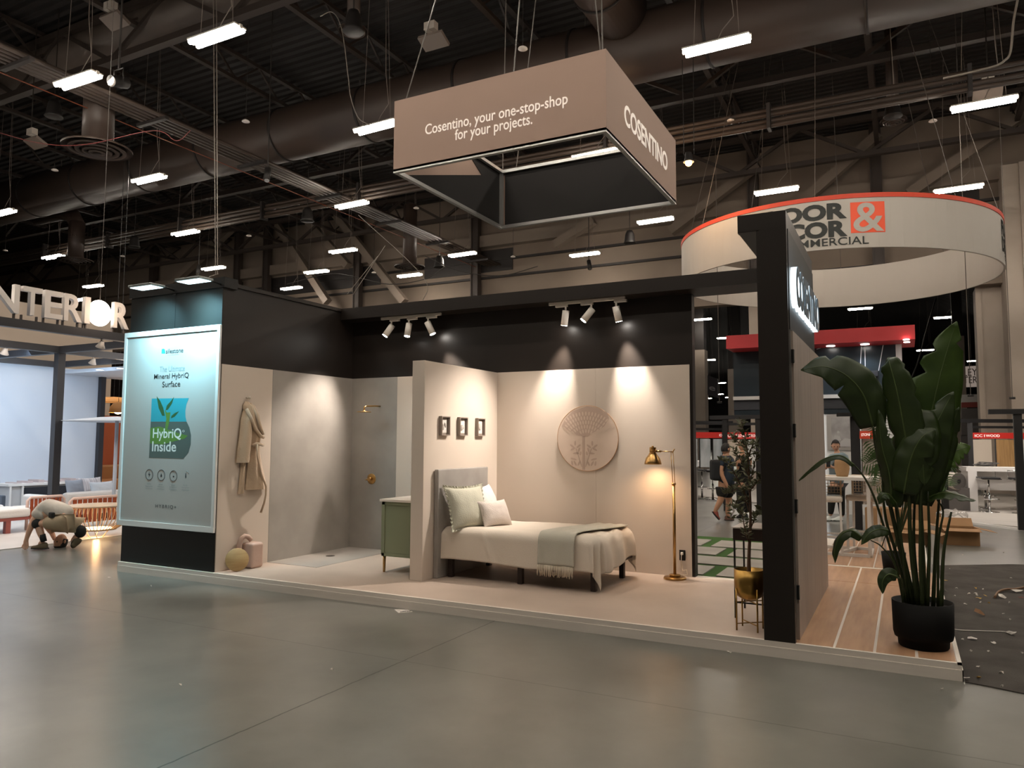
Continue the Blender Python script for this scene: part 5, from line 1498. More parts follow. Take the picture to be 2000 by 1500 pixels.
# ================================================================== BOOTHS BEHIND, RIGHT SIDE AND DOORWAY
mkb = mat('kiosk_black', '#141213', .5)
mred = mat('kiosk_red_header', '#bd2a22', .5, emit=.06)
mcrd = mat('canopy_red', '#b5272c', .5)
mcounter = mat('counter_white', '#c9c5c2', .5)
mlam = mat('pale_laminate', '#b7b1aa', .4, col2='#a29b93', scale=2, stretch=(.3, 5, 1))
# pale plank floor of the flooring booth
a = at(1850, 1018, 'z', 0); b = at(2000, 1040, 'z', 0)
fp = MB().prism([(a.x - 4.7, a.y + 2.9, .0), (a.x, a.y - .1, 0), (13.6, a.y - .1 - (13.6 - a.x) * .55, 0), (17, 20.5, 0), (-1, 20.5, 0)][0:5], (0, 0, .03)).recalc().build('plank_floor', mlam)
tag(fp, 'raised floor of pale grey planks of the flooring booth', 'floor')

def kiosk(name, lab, P0, P1, zt, header, hz, samples, post0=True, post1=True, ztop=None):
    """black portal between floor points P0 and P1 with a red header and sample boards"""
    P0 = Vector(P0); P1 = Vector(P1)
    r_ = (P1 - P0).normalized()
    t = thing(name, lab, 'display stand', P0)
    up = Vector((0, 0, 1))
    if post0: MB().bar(P0, P0 + up * zt, .11).build('post', mkb, t)
    if post1: MB().bar(P1, P1 + up * zt, .11).build('post', mkb, t)
    MB().bar(P0 + up * zt - r_ * .35, P1 + up * zt + r_ * .2, .16, .09).build('top_beam', mkb, t)
    MB().bar(P0 + up * (zt - .16), P1 + up * (zt - .16), .07, .06).build('rail', mkb, t)
    MB().bar(P0 + up * hz, P1 + up * hz, .03, .15).build('header', mred, t)
    L = (P1 - P0).length
    nor = r_.cross(up)
    if header:
        for h_, f0, f1 in header:
            fit_text('header_text', h_, P0 + r_ * L * f0 + up * (hz - .035) + nor * .016, P0 + r_ * L * f1 + up * (hz - .035) + nor * .016, .065, up, mat('header_white', '#f3e6e0', .5, emit=.25), t, .01)
    n = len(samples)
    for k, m_ in enumerate(samples):
        p = P0 + r_ * (L * (k + .08) / n); q = P0 + r_ * (L * (k + .90) / n)
        MB().bar(p + up * (hz - .08 - .38), q + up * (hz - .08 - .38), .02, .72).build('sample_board', m_, t)
        MB().bar(p - r_ * .0 + up * (hz - .85), p + up * (hz - .08), .03).build('divider', mkb, t)
    return t
mmarb = mat('sample_marble', '#c5cbcf', .3, col2='#9ba4a9', scale=2, stretch=(3, 3, .8)); moak = mat('sample_oak', '#b08a5c', .5, col2='#9a774d', scale=5, stretch=(6, 6, .5)); mpine = mat('sample_pale_pine', '#c4b7a8', .5); mash = mat('sample_white_ash', '#cfd0cf', .5)
K0 = at(1898, 1012, 'z', 0); K1 = at(1996, 1035, 'z', 0)
D1 = 19.0
k0 = cp(1899, 955, D1); k0.z = .03; k1 = cp(2035, 955, D1); k1.z = .03
kiosk('display_stand', 'black display stand with red WOOD header at the right edge', k0, k1, cp(1899, 824, D1).z, (('ICC', .06, .17), ('|', .195, .205), ('WOOD', .22, .42)), cp(1899, 853, D1).z, (mpine, moak, mash))
for (x_, y_, w_) in ((10.8, 14.2, 18), (9.9, 12.8, 10), (4.4, 13.6, 14)):
    sd = thing('downlight', 'small downlight over the flooring booth', 'light', (x_, y_, 2.6), 'downlights of the flooring booth')
    MB().lathe([(0, 0), (.06, 0), (.06, .05), (0, .05)], (x_, y_, 2.6), 16).recalc().build('can', mkb, sd); MB().cyl((x_, y_, 2.65), (x_, y_, ZD), .008, n=5).build('wire', mw, sd)
    area('booth_light', (x_, y_, 2.58), (x_ + .1, y_ + .2, 0), .5, .5, w_, (1, .92, .85), sd)
ed = [at(1845, 1017, 'z', .0), at(2010, 1041, 'z', 0)]
tag(MB().bar(ed[0] + Vector((0, 0, .02)), ed[1] + Vector((.4, -.2, .02)), .05, .05).build('edge_strip', mat('edge_white', '#e6e2df', .5)), 'bright white edge strip along the pale plank floor', 'edge strip')
# nearer tall black posts
for (px, pyb, pyt, lab) in ((1997, 1035, 808, 'tall black post at the right edge of the frame'),):
    a = at(px, pyb, 'z', .03); t = thing('black_post', lab, 'post', a)
    dd = (a - CX).dot(CF); top = cp(px, pyt, dd)
    MB().bar(a, (a.x, a.y, top.z), .13).build('shaft', mkb, t)
    MB().box((a.x - .45, a.y - .1, top.z), (a.x + .5, a.y + .1, top.z + .09)).build('cap_beam', mkb, t)
a = at(1847, 1012, 'z', .03); dd = (a - CX).dot(CF)
t = thing('black_post', 'black post beside the stack of cartons, partly behind leaves', 'post', a)
MB().bar(a, (a.x, a.y, cp(1847, 800, dd).z), .14).build('shaft', mkb, t)
MB().box((a.x - .3, a.y - .1, cp(1847, 805, dd).z), (a.x + .25, a.y + .1, cp(1847, 797, dd).z)).build('cap_beam', mkb, t)
# counter with bar stools
DC = 17.6
ct = thing('counter', 'long white counter with a slab leg below the WOOD header', 'counter', cp(1890, 1000, DC))
c0 = cp(1887, 912, DC); c1_ = cp(2060, 919, DC - .5)
r_ = (c1_ - c0); r_.z = 0; r_.normalize(); bk = Vector((-r_.y, r_.x, 0))
zc = c0.z
MB().prism([c0, c0 + r_ * 2.8, c0 + r_ * 2.8 + bk * .6, c0 + bk * .6], (0, 0, -.10)).build('counter_top', mcounter, ct)
MB().prism([(c0 + r_ * .03).xy.to_3d() + Vector((0, 0, .03)), (c0 + r_ * .22).xy.to_3d() + Vector((0, 0, .03)), (c0 + r_ * .22 + bk * .55).xy.to_3d() + Vector((0, 0, .03)), (c0 + r_ * .03 + bk * .55).xy.to_3d() + Vector((0, 0, .03))], (0, 0, zc - .13)).build('slab_leg', mcounter, ct)
MB().prism([(c0 + r_ * .22 + bk * .3).xy.to_3d() + Vector((0, 0, .5)), (c0 + r_ * 2.8 + bk * .3).xy.to_3d() + Vector((0, 0, .5)), (c0 + r_ * 2.8 + bk * .36).xy.to_3d() + Vector((0, 0, .5)), (c0 + r_ * .22 + bk * .36).xy.to_3d() + Vector((0, 0, .5))], (0, 0, zc - .6)).build('modesty_panel', mcounter, ct)
mcr = mat('polished_chrome', '#c8c6c4', .12, 1)
def make_stool():
    t = thing('bar_stool', 'x', 'bar stool', (0, 0, 0))
    MB().lathe([(0, .012), (.12, .01), (.2, .004), (.2, 0), (0, 0)], (0, 0, 0), 28).recalc().build('base_plate', mcr, t)
    MB().cyl((0, 0, .01), (0, 0, .42), .028, n=14).cyl((0, 0, .42), (0, 0, .74), .018, n=12).build('column', mcr, t)
    MB().tube([(-.02, 0, .3), (-.15, -.05, .3), (-.17, -.14, .3), (0, -.2, .3), (.17, -.14, .3), (.15, -.05, .3), (.02, 0, .3)], .01, 8).build('foot_ring', mcr, t)
    MB().box((-.2, -.19, .74), (.2, .19, .80)).bevel(.02, 2).build('seat', mat('stool_black_vinyl', '#17161a', .3), t)
    MB().tube([(-.21, -.18, .755), (.21, -.18, .755), (.21, .18, .755), (-.21, .18, .755)], .012, 6, closed=True).build('seat_trim', mcr, t)
    MB().tube([(-.2, .17, .78), (-.2, .2, .95), (.2, .2, .95), (.2, .17, .78)], .011, 8).build('back_loop', mcr, t)
    return t
st = make_stool()
for i, (px, d_, lab, rz) in enumerate(((1931, 17.3, 'chrome bar stool with black seat at the left of the white counter', .2), (1994, 17.0, 'chrome bar stool at the right edge of the frame', .2), (1924, 18.25, 'chrome stool column just behind the left counter stool', 2.5), (1990, 18.0, 'chrome stool behind the stool at the right edge', 2.3),
                                     (1371, 21.3, 'chrome bar stool at the left of the doorway view', 0), (1392, 20.6, 'second chrome bar stool, beside the walking man', .4))):
    p = cp(px, 950, d_); p.z = .03
    place(st, p, rz, lab, first=(i == 0), group='chrome bar stools')
# tangle of grey cable on the counter
r5 = random.Random(5)
cc = cp(1925, 905, DC + .3); cc.z = zc + .02
pts = [cc + Vector((.28 * math.cos(k * 1.7) * r5.uniform(.5, 1), .18 * math.sin(k * 2.3) * r5.uniform(.5, 1), r5.uniform(0, .09))) for k in range(26)]
tag(MB().tube(smooth_path(pts, 5), .009, 5).build('cable_tangle', mat('cable_dark_grey', '#4b4846', .5), origin=cc), 'tangle of dark grey cable lying on the white counter', 'cable')
# carpet roll
rc0 = cp(1872, 940, 17.6)
cr_ = thing('carpet_roll', 'big roll of pale carpet with dark core end standing on a block', 'carpet roll', rc0)
dv = Vector((-.6, .75, 0)).normalized()
MB().cyl(rc0, rc0 + dv * 1.3, .20, n=28).build('roll', mat('roll_pale_back', '#a79d93', .8), cr_)
MB().cyl(rc0 - dv * .01, rc0, .195, n=28).build('roll_end', mat('roll_dark_end', '#3f3a36', .9), cr_)
MB().cyl(rc0 - dv * .02, rc0 - dv * .01, .05, n=18).build('core', mkb, cr_)
MB().box((rc0.x - .22, rc0.y + .02, 0), (rc0.x + .22, rc0.y + .5, rc0.z - .15)).build('support_block', mat('block_dark_grey', '#504b48', .7), cr_)

# ---- red-canopy showroom wall
YS = 12.6
def ys(px, py): return at(px, py, 'y', YS)
sr = thing('showroom_front', 'black marble showroom front under a red canopy, behind the leaves', 'display wall', (8, YS, 0))
mbm = mat('black_marble', '#2a3238', .25)
q0 = ys(1560, 640); q1 = ys(1787, 640)
zc0, zc1 = ys(1787, 672).z, ys(1787, 645).z
MB().box((q0.x - 1.5, YS - .9, zc0 + .0), (at(1787, 645, 'y', YS - .9).x, YS + .6, zc1)).build('red_canopy', mcrd, sr)
xw1 = ys(1750, 700).x
MB().box((q0.x - 1.5, YS - .1, ys(1700, 808).z), (xw1, YS, zc0)).build('marble_wall', mbm, sr)
vm = mat('marble_vein_white', '#cfd3d4', .4)
for P_ in (((1683, 665), (1680, 722)), ((1689, 662), (1690, 722)), ((1727, 662), (1716, 724)), ((1595, 682), (1640, 668))):
    a_, b_ = (at(p[0], p[1], 'y', YS - .105) for p in P_)
    MB().bar(a_, b_, .014).build('marble_vein', vm, sr)
MB().box((xw1, YS - .12, ys(1750, 725).z), (xw1 + .12, YS + .1, zc0)).build('white_edge', mcounter, sr)
mtrd = mat('panel_grey_black', '#2e3036', .5)
MB().box((ys(1670, 730).x, YS - .13, ys(1670, 737).z), (ys(1715, 730).x, YS - .1, ys(1670, 726).z)).build('moulding', mtrd, sr)
MB().box((q0.x - 1.5, YS - .2, ys(1600, 779).z), (ys(1728, 775).x, YS - .0, ys(1600, 772).z)).build('white_shelf', mcounter, sr)
MB().box((q0.x - 1.5, YS - .12, ys(1600, 799).z), (ys(1728, 775).x, YS - .0, ys(1600, 779).z)).build('dark_lintel', mtrd, sr)
MB().box((ys(1604, 800).x, YS - .08, 0), (xw1 + .6, YS + .05, ys(1604, 799).z)).build('white_wall', mat('showroom_white', '#cfcdca', .6), sr)
MB().box((ys(1603, 800).x, YS - .1, .5), (ys(1607, 800).x, YS - .08, ys(1604, 800).z)).build('light_strip', glow('strip_white_glow', (.9, .95, 1), 3), sr)
for px in (1622, 1689):
    a_ = at(px, 665, 'y', YS - .45)
    MB().cyl((a_.x, YS - .45, zc0 - .01), (a_.x, YS - .45, zc0 + .002), .09, n=20).build('canopy_downlight', mdl, sr)
    spot('canopy_light', (a_.x, YS - .45, zc0 - .03), (a_.x, YS - .2, 2), 14, 110, .7, .06, (.75, .88, 1), sr)
for px, py in ((1770, 663), (1771, 668)):
    a_ = at(px, py, 'z', zc0); MB().cyl((a_.x, a_.y, zc0 - .01), (a_.x, a_.y, zc0 + .002), .06, n=16).build('canopy_downlight', mdl, sr)
a_ = at(1770, 666, 'y', YS - .6)
# framed bedroom picture on the white wall
pf_ = thing('framed_photo', 'large framed grey photo of a bed on the white showroom wall', 'picture', (ys(1640, 845).x, YS - .1, ys(1640, 845).z))
MB().box((ys(1615, 811).x, YS - .12, ys(1640, 879).z), (ys(1672, 811).x, YS - .081, ys(1640, 811).z)).build('frame', mat('photo_frame_silver', '#9b958f', .4), pf_)
MB().box((ys(1624, 816).x, YS - .125, ys(1640, 874).z), (ys(1670, 816).x, YS - .12, ys(1640, 816).z)).build('photo', mat('photo_grey', '#7d7875', .5, col2='#a39e9b', scale=3), pf_)
bdp = mat('photo_bed_pale', '#a9a4a2', .5); bdd = mat('photo_bed_dark', '#5b5856', .5)
def flat(name, pts, m_, par, y): return MB().prism([ (at(px, py, 'y', y)) for px, py in pts], (0, -.002, 0)).build(name, m_, par)
flat('photo_bed', [(1640, 872), (1642, 862), (1650, 856), (1664, 858), (1669, 864), (1669, 872)], bdp, pf_, YS - .1255)
flat('photo_cushion', [(1627, 860), (1630, 850), (1640, 852), (1643, 860)], bdp, pf_, YS - .1255)
flat('photo_bench', [(1626, 874), (1627, 864), (1640, 866), (1641, 874)], bdd, pf_, YS - .1255)
flat('photo_lamp', [(1634, 844), (1637, 841), (1640, 844), (1637, 847)], bdp, pf_, YS - .1255)
# black gallows stand before it
dG = 14.0
g0 = cp(1675, 1000, dG); g0.z = 0
gs = thing('black_post', 'black inverted-L stand before the framed bedroom photo', 'post', g0)
MB().bar(g0, (g0.x, g0.y, cp(1675, 813, dG).z), .16).build('shaft', mkb, gs)
MB().bar(cp(1637, 810, dG), cp(1684, 809, dG), .14, .07).build('arm', mkb, gs)
# stone sample board with red label
b0 = cp(1683, 930, dG - .2); b1 = cp(1717, 930, dG - .2)
sb_ = thing('sample_board', 'pale stone sample board with a red label between the plant stems', 'sample board', (b0 + b1) / 2)
MB().prism([cp(1684, 824, dG), cp(1722, 822, dG), cp(1724, 985, dG), cp(1686, 985, dG)], (-.02, .04, 0)).build('stone_panel', mat('stone_panel_pale', '#b6aca3', .5, col2='#9f958c', scale=3, stretch=(1, 1, 3)), sb_)
MB().prism([cp(1680, 842, dG - .1), cp(1706, 841, dG - .1), cp(1706, 857, dG - .1), cp(1680, 857, dG - .1)], (-.01, .02, 0)).build('red_label', mat('label_red', '#b5402a', .5, emit=.1), sb_)
fit_text('label_text', 'STONE', cp(1682, 852, dG - .13), cp(1700, 851, dG - .13), .05, Vector((0, 0, 1)), mat('header_white', '#f3e6e0', .5), sb_, .01)
# hanging dark banner and pale sign in the next bay
tD = 40
hb = thing('hanging_banner', 'dark hanging banner with a faint white logo in the doorway view', 'banner', cp(1392, 755, tD))
MB().prism([cp(1382, 733, tD), cp(1401, 740, tD), cp(1401, 777, tD), cp(1382, 771, tD)], (0, .3, 0)).recalc().build('fabric', mat('banner_dark_grey', '#37343a', .7), hb)
fit_text('logo', 'e', cp(1385, 762, tD - .2), cp(1397, 764, tD - .2), .22, Vector((0, 0, 1)), mat('faint_white', '#8f8c90', .6), hb, .02)
MB().cyl(cp(1387, 734, tD), Vector((cp(1387, 734, tD).x, cp(1387, 734, tD).y, ZD)), .02, n=5).build('wire', mw, hb)
tL = 40
lyS = thing('hanging_banner', 'pale hanging sign reading LEY and TER between the columns', 'banner', cp(1895, 735, tL))
MB().prism([cp(1880, 716, tL), cp(1915, 714, tL), cp(1915, 755, tL), cp(1880, 756, tL)], (0, .2, 0)).recalc().build('fabric', mat('pale_sign', '#d5c3b6', .7, emit=.12), lyS)
fit_text('sign_text', 'LEY', cp(1882, 735, tL - .2), cp(1909, 733, tL - .2), .38, Vector((0, 0, 1)), mat('sign_brown', '#6c5648', .7), lyS)
fit_text('sign_text', 'TER', cp(1882, 749, tL - .2), cp(1909, 748, tL - .2), .36, Vector((0, 0, 1)), MATS['sign_brown'], lyS)
MB().cyl(cp(1897, 715, tL), Vector((cp(1897, 715, tL).x, cp(1897, 715, tL).y, ZD)), .015, n=5).build('wire', mw, lyS)
t = thing('far_booth', 'distant pale and red striped booth wall between the columns', 'display wall', cp(1895, 900, 30))
MB().prism([cp(1878, 771, 30), cp(1912, 770, 30), cp(1912, 785, 30), cp(1878, 786, 30)], (0, .2, 0)).recalc().build('pale_band', mcounter, t)
MB().prism([cp(1878, 786, 30), cp(1912, 785, 30), cp(1912, 795, 30), cp(1878, 796, 30)], (0, .2, 0)).recalc().build('red_band', mat('dusty_red', '#8d4640', .6), t)
MB().prism([cp(1878, 798, 30), cp(1912, 797, 30), cp(1912, 850, 30), cp(1878, 850, 30)], (0, .2, 0)).recalc().build('grey_wall', mat('mid_grey', '#6b6663', .6), t)
pz = cp(1880, 925, 30); MB().box((pz.x, pz.y, 0), (pz.x + .7, pz.y + .3, cp(1880, 849, 30).z)).build('base_wall', mat('mid_grey2', '#4b4643', .6), t)

# ---- kiosks seen through the doorway
dK = 19.2
a_ = cp(1340, 955, dK); a_.z = .03; b_ = cp(1417, 955, dK); b_.z = .03
kiosk('display_stand', 'black stand with red header and marble boards, left in the doorway', a_, b_, cp(1380, 828, dK).z, (('ICC', .86, .96),), cp(1380, 852, dK).z, (mmarb, mmarb, mmarb), post0=True)
dK2 = 17.6
a_ = cp(1419, 990, dK2); a_.z = 0; b_ = cp(1484, 1000, dK2 - .5); b_.z = 0
kiosk('display_stand', 'black stand with red header lettered FLOOR, right in the doorway', a_, b_, cp(1450, 815, dK2).z, (('ICC', .06, .24), ('|', .29, .30), ('WELCOME. CXF FLOOR', .33, 1.0)), cp(1450, 851, dK2).z, (mpine, mash))
ct2 = thing('counter', 'white counter behind the walking man in the doorway view', 'counter', cp(1380, 960, 20))
p0, p1 = cp(1340, 900, 20), cp(1412, 903, 20)
MB().prism([p0, p1, p1 + Vector((.2, .6, 0)), p0 + Vector((.2, .6, 0))], (0, 0, -.13)).build('counter_top', mcounter, ct2)
q_ = cp(1404, 903, 20); MB().box((q_.x, q_.y, .03), (q_.x + .15, q_.y + .5, p1.z - .1)).build('slab_leg', mcounter, ct2)
q_ = cp(1342, 903, 20); MB().box((q_.x, q_.y, .03), (q_.x + .15, q_.y + .5, p0.z - .1)).build('slab_leg', mcounter, ct2)

# ---- carpet with litter, cartons
mcarp = mat('dark_carpet', '#5a544f', .95, col2='#46413d', scale=3, bump=.8, bscale=300, detail=10)
pts = [(8.915, -.02), (9.05, -.05), (9.25, -.12), (9.6, -.2), (10.2, -.35), (11, -.5), (13.5, -1), (14, 7.0), (11, 6.4), (9.8, 6.0), (8.915, 5.4)]
tag(MB().prism([(x, y, 0) for x, y in pts], (0, 0, .008)).recalc().build('carpet', mcarp), 'worn dark grey carpet littered with scraps right of the platform', 'carpet')
r6 = random.Random(21)
def scrap(px, py, s, m_, lab, grp, z=.009, fold=.02):
    p = at(px, py, 'z', z)
    b = MB()
    n = 7; a0 = r6.uniform(0, 6)
    ring = [p + Vector((s * r6.uniform(.6, 1.1) * math.cos(a0 + 2 * PI * k / n), s * .6 * r6.uniform(.6, 1.1) * math.sin(a0 + 2 * PI * k / n), r6.uniform(.0, fold))) for k in range(n)]
    c = b.bm.verts.new(p + Vector((0, 0, fold * .8)))
    vs = [b.bm.verts.new(v) for v in ring]
    for k in range(n): b.bm.faces.new((c, vs[k], vs[(k + 1) % n]))
    b.solid(.0012)
    for v in b.bm.verts: v.co.z = max(v.co.z, z)
    o = b.build('paper_scrap', m_, origin=p); return tag(o, lab, 'scrap', grp)
mpw = mat('paper_white', '#cfc8c0', .7); mpy = mat('paper_yellow', '#c29a4b', .7); mpb = mat('card_brown', '#8a6547', .8); mpr = mat('paper_dark_red', '#6b2f28', .8)
for px, py, s in ((1915, 1178, .012), (1972, 1178, .012), (1960, 1201, .014), (1974, 1212, .012), (1932, 1274, .014), (1897, 1273, .012), (1910, 1305, .018), (1955, 1315, .02), (1940, 1258, .024), (1868, 1150, .015), (1885, 1182, .02), (1865, 1165, .014), (1880, 1250, .014), (1996, 1277, .014), (1957, 1342, .01), (1846, 1155, .02), (1887, 1328, .03), (1893, 1161, .018), (1908, 1163, .014), (1840, 1098, .014), (1880, 1085, .014), (1855, 1112, .01), (1905, 1160, .02), (1920, 1152, .012), (1960, 1080, .012), (1925, 1100, .012), (1975, 1130, .016)):
    scrap(px, py, s, mpw, 'tiny white paper scrap lying on the dark grey carpet', 'white scraps on the carpet')
for px, py, s in ((1912, 1170, .03), (1925, 1165, .02), (1912, 1325, .018), (1905, 1150, .02), (1932, 1179, .012), (1848, 1136, .02)):
    scrap(px, py, s, mpy, 'small yellow paper scrap lying on the dark grey carpet', 'yellow scraps on the carpet')
scrap(1915, 1203, .05, mpb, 'folded brown cardboard piece standing up on the carpet', None, fold=.07)
scrap(1897, 1249, .045, mpw, 'long white folded paper strip near the carpet middle', None, fold=.03)
scrap(1985, 1157, .06, mpw, 'larger white paper sheet at the right edge on the carpet', None, fold=.04)
scrap(1958, 1168, .05, mpw, 'crumpled white plastic strip beside the red scrap', None, fold=.05)
scrap(1995, 1169, .03, mpr, 'dark red scrap at the right edge of the carpet', None)
scrap(1975, 1240, .05, mat('film_clear', '#a9a29a', .3), 'clear crumpled film on the carpet at the right', None, fold=.03)
pth = [at(x, y, 'z', .014) for x, y in ((1862, 1229), (1880, 1231), (1910, 1232), (1940, 1233), (1962, 1234), (1972, 1238))]
tag(MB().tube(smooth_path(pth, 5), .004, 5).build('string', mpw), 'thin white string stretched across the dark carpet', 'string')
pth = [at(x, y, 'z', .03) for x, y in ((1943, 1166), (1950, 1156), (1965, 1151), (1985, 1150), (2005, 1146))]
tag(MB().tube(smooth_path(pth, 5), .012, 6).build('tape_strip', mat('tape_brown', '#6f5138', .6)), 'curling brown tape strip on the carpet at the right edge', 'tape')
for px, py, s, lab in ((213, 1129, .03, 'white scrap on the concrete left of the poster wall'), (788, 1193, .0, ''), (1425, 1276, .02, 'white scrap on the concrete before the olive tree'), (352, 1340, .014, 'tiny crumb of paper low at the left on the concrete'), (295, 1146, .012, 'tiny white scrap before the poster wall'), (1840, 1349, .014, 'tiny scrap before the platform corner'), (648, 1310, .016, 'faint pale scrap in the middle of the concrete')):
    if s: scrap(px, py, s, mpw, lab, None, z=.002)
lbx = [at(x, y, 'z', .001) for x, y in ((770, 1190), (796, 1190), (806, 1195), (778, 1197))]
fs = thing('floor_sticker', 'white floor sticker with smudged booth number before the platform', 'sticker', (lbx[0] + lbx[2]) / 2)
MB().prism(lbx, (0, 0, .001)).recalc().build('sticker_paper', mpw, fs)
fit_text('sticker_text', '4613', at(779, 1195.5, 'z', .003), at(798, 1194.5, 'z', .003), .045, Vector((.1, 1, 0)).normalized(), mat('ink_grey', '#5b5753', .7), fs, .02, lift=.0)
# cartons
mcard = mat('cardboard', '#a07a55', .8, col2='#93704c', scale=3); mcardi = mat('cardboard_inside', '#7d5d3f', .85)
def carton(px, py, w_, d_, h_, rz, lab, flaps=True, film=False):
    p = at(px, py, 'z', 0)
    t = thing('cardboard_box', lab, 'box', (0, 0, 0))
    e = .006
    MB().box((-w_ / 2, -d_ / 2, 0), (w_ / 2, -d_ / 2 + e, h_)).box((-w_ / 2, d_ / 2 - e, 0), (w_ / 2, d_ / 2, h_)).box((-w_ / 2, -d_ / 2 + e, 0), (-w_ / 2 + e, d_ / 2 - e, h_)).box((w_ / 2 - e, -d_ / 2 + e, 0), (w_ / 2, d_ / 2 - e, h_)).box((-w_ / 2 + e, -d_ / 2 + e, 0), (w_ / 2 - e, d_ / 2 - e, e)).build('box_walls', mcard, t)
    if flaps:
        for (a, b, o_) in (((-w_ / 2, -d_ / 2), (w_ / 2, -d_ / 2), (0, -.16, -.03)), ((w_ / 2, -d_ / 2), (w_ / 2, d_ / 2), (.24, 0, -.05)), ((-w_ / 2, d_ / 2), (-w_ / 2, -d_ / 2), (-.2, 0, .05)), ((w_ / 2, d_ / 2), (-w_ / 2, d_ / 2), (0, .12, .12))):
            v = [Vector((a[0], a[1], h_)), Vector((b[0], b[1], h_)), Vector((b[0], b[1], h_)) + Vector(o_), Vector((a[0], a[1], h_)) + Vector(o_)]
            MB().prism(v, (0, 0, .005)).recalc().build('flap', mcard, t)
    else: MB().box((-w_ / 2, -d_ / 2, h_), (w_ / 2, d_ / 2, h_ + .006)).build('lid', mcard, t)
    t.location = p; t.rotation_euler = (0, 0, rz); return t
carton(1872, 1062, .52, .42, .26, R(8), 'open low cardboard box with flaps spread, right of the plant stems')
carton(1776, 1064, .5, .4, .24, R(-12), 'open cardboard box behind the plant stems, flaps out')
carton(1802, 1020, .62, .5, .5, R(4), 'taller closed brown carton behind the plant stems', flaps=False)
carton(1738, 1038, .75, .45, .42, R(-5), 'wide low brown carton under the white bar chairs', flaps=False)
carton(1775, 998, .4, .4, .66, R(5), 'upright brown carton behind the wide low carton', flaps=False)
fm = at(1862, 1040, 'z', 0)
b = MB()
b.grid(lambda u, v: (fm.x - .25 + .5 * u, fm.y + .12 + .4 * v, .29 + .10 * noise.noise(Vector((u * 5, v * 5, 0))) + .08 * math.sin(PI * u) * math.sin(PI * v)), 16, 12)
tag(b.solid(.002).build('plastic_film', mat('clear_film', '#cfc9c3', .15, alpha=.35)), 'crumpled clear plastic film on top of the open box', 'film')

# ================================================================== PEOPLE
def skinned(name, nodes, edges, m, parent=None, sub=2, rootn=None):
    fat = 1.0 if name == 'body' else 1.12
    """nodes: {key: (Vector, radius or (rx, ry))}; one continuous skinned surface"""
    keys = list(nodes)
    off = wloc(parent) if parent is not None else Vector((0, 0, 0))
    me = bpy.data.meshes.new('sk')
    me.from_pydata([tuple(nodes[k][0]) for k in keys], [(keys.index(a), keys.index(b)) for a, b in edges], [])
    o = bpy.data.objects.new('sk', me); COL.objects.link(o)
    md = o.modifiers.new('s', 'SKIN'); md.use_smooth_shade = True
    sv = me.skin_vertices[0].data
    for i, k in enumerate(keys):
        r = nodes[k][1]
        r = (r, r) if not isinstance(r, tuple) else r
        sv[i].radius = (r[0] * fat, r[1] * fat)
        sv[i].use_root = (k == (rootn or keys[0]))
    s = o.modifiers.new('u', 'SUBSURF'); s.levels = sub; s.render_levels = sub
    bpy.context.view_layer.update()
    nm = bpy.data.meshes.new_from_object(o.evaluated_get(bpy.context.evaluated_depsgraph_get()))
    bpy.data.objects.remove(o)
    for v in nm.vertices: v.co -= off
    for p in nm.polygons: p.use_smooth = True
    nm.materials.clear(); nm.materials.append(m); nm.name = name
    r_ = bpy.data.objects.new(name, nm); COL.objects.link(r_)
    if parent is not None: r_.parent = parent
    return r_
def chain(*ks): return [(ks[i], ks[i + 1]) for i in range(len(ks) - 1)]
def fingers(N, E, hand, fwd, side, down, L=.075, r=.0085, tag_='f', curl=.5):
    """five separate unequal, bent fingers rooted in the palm node"""
    hp = N[hand][0]
    fwd = fwd.normalized(); side = side.normalized(); down = down.normalized()
    for i, (s, l) in enumerate(((-.03, .85), (-.010, 1.0), (.011, .95), (.031, .75))):
        a = hp + side * s * 1 + fwd * .03
        b = a + fwd * (L * l * .5) + down * (L * .15)
        c = b + (fwd * (1 - curl) + down * curl).normalized() * (L * l * .5)
        for q, p, rr in ((0, a, .012), (1, b, r), (2, c, r * .8)): N[tag_ + str(i) + str(q)] = (p, rr)
        E += [(hand, tag_ + str(i) + '0'), (tag_ + str(i) + '0', tag_ + str(i) + '1'), (tag_ + str(i) + '1', tag_ + str(i) + '2')]
    a = hp - side * .03; b = a - side * .022 + fwd * .03; c = b + fwd * .03 + down * .008
    for q, p, rr in ((0, a, .012), (1, b, .0095), (2, c, .008)): N[tag_ + 't' + str(q)] = (p, rr)
    E += [(hand, tag_ + 't0'), (tag_ + 't0', tag_ + 't1'), (tag_ + 't1', tag_ + 't2')]
mskin = mat('skin_warm', '#b98a6c', .6); mskin2 = mat('skin_light', '#cfa085', .6)
mhair = mat('hair_black', '#14100e', .7, bump=.4, bscale=120)
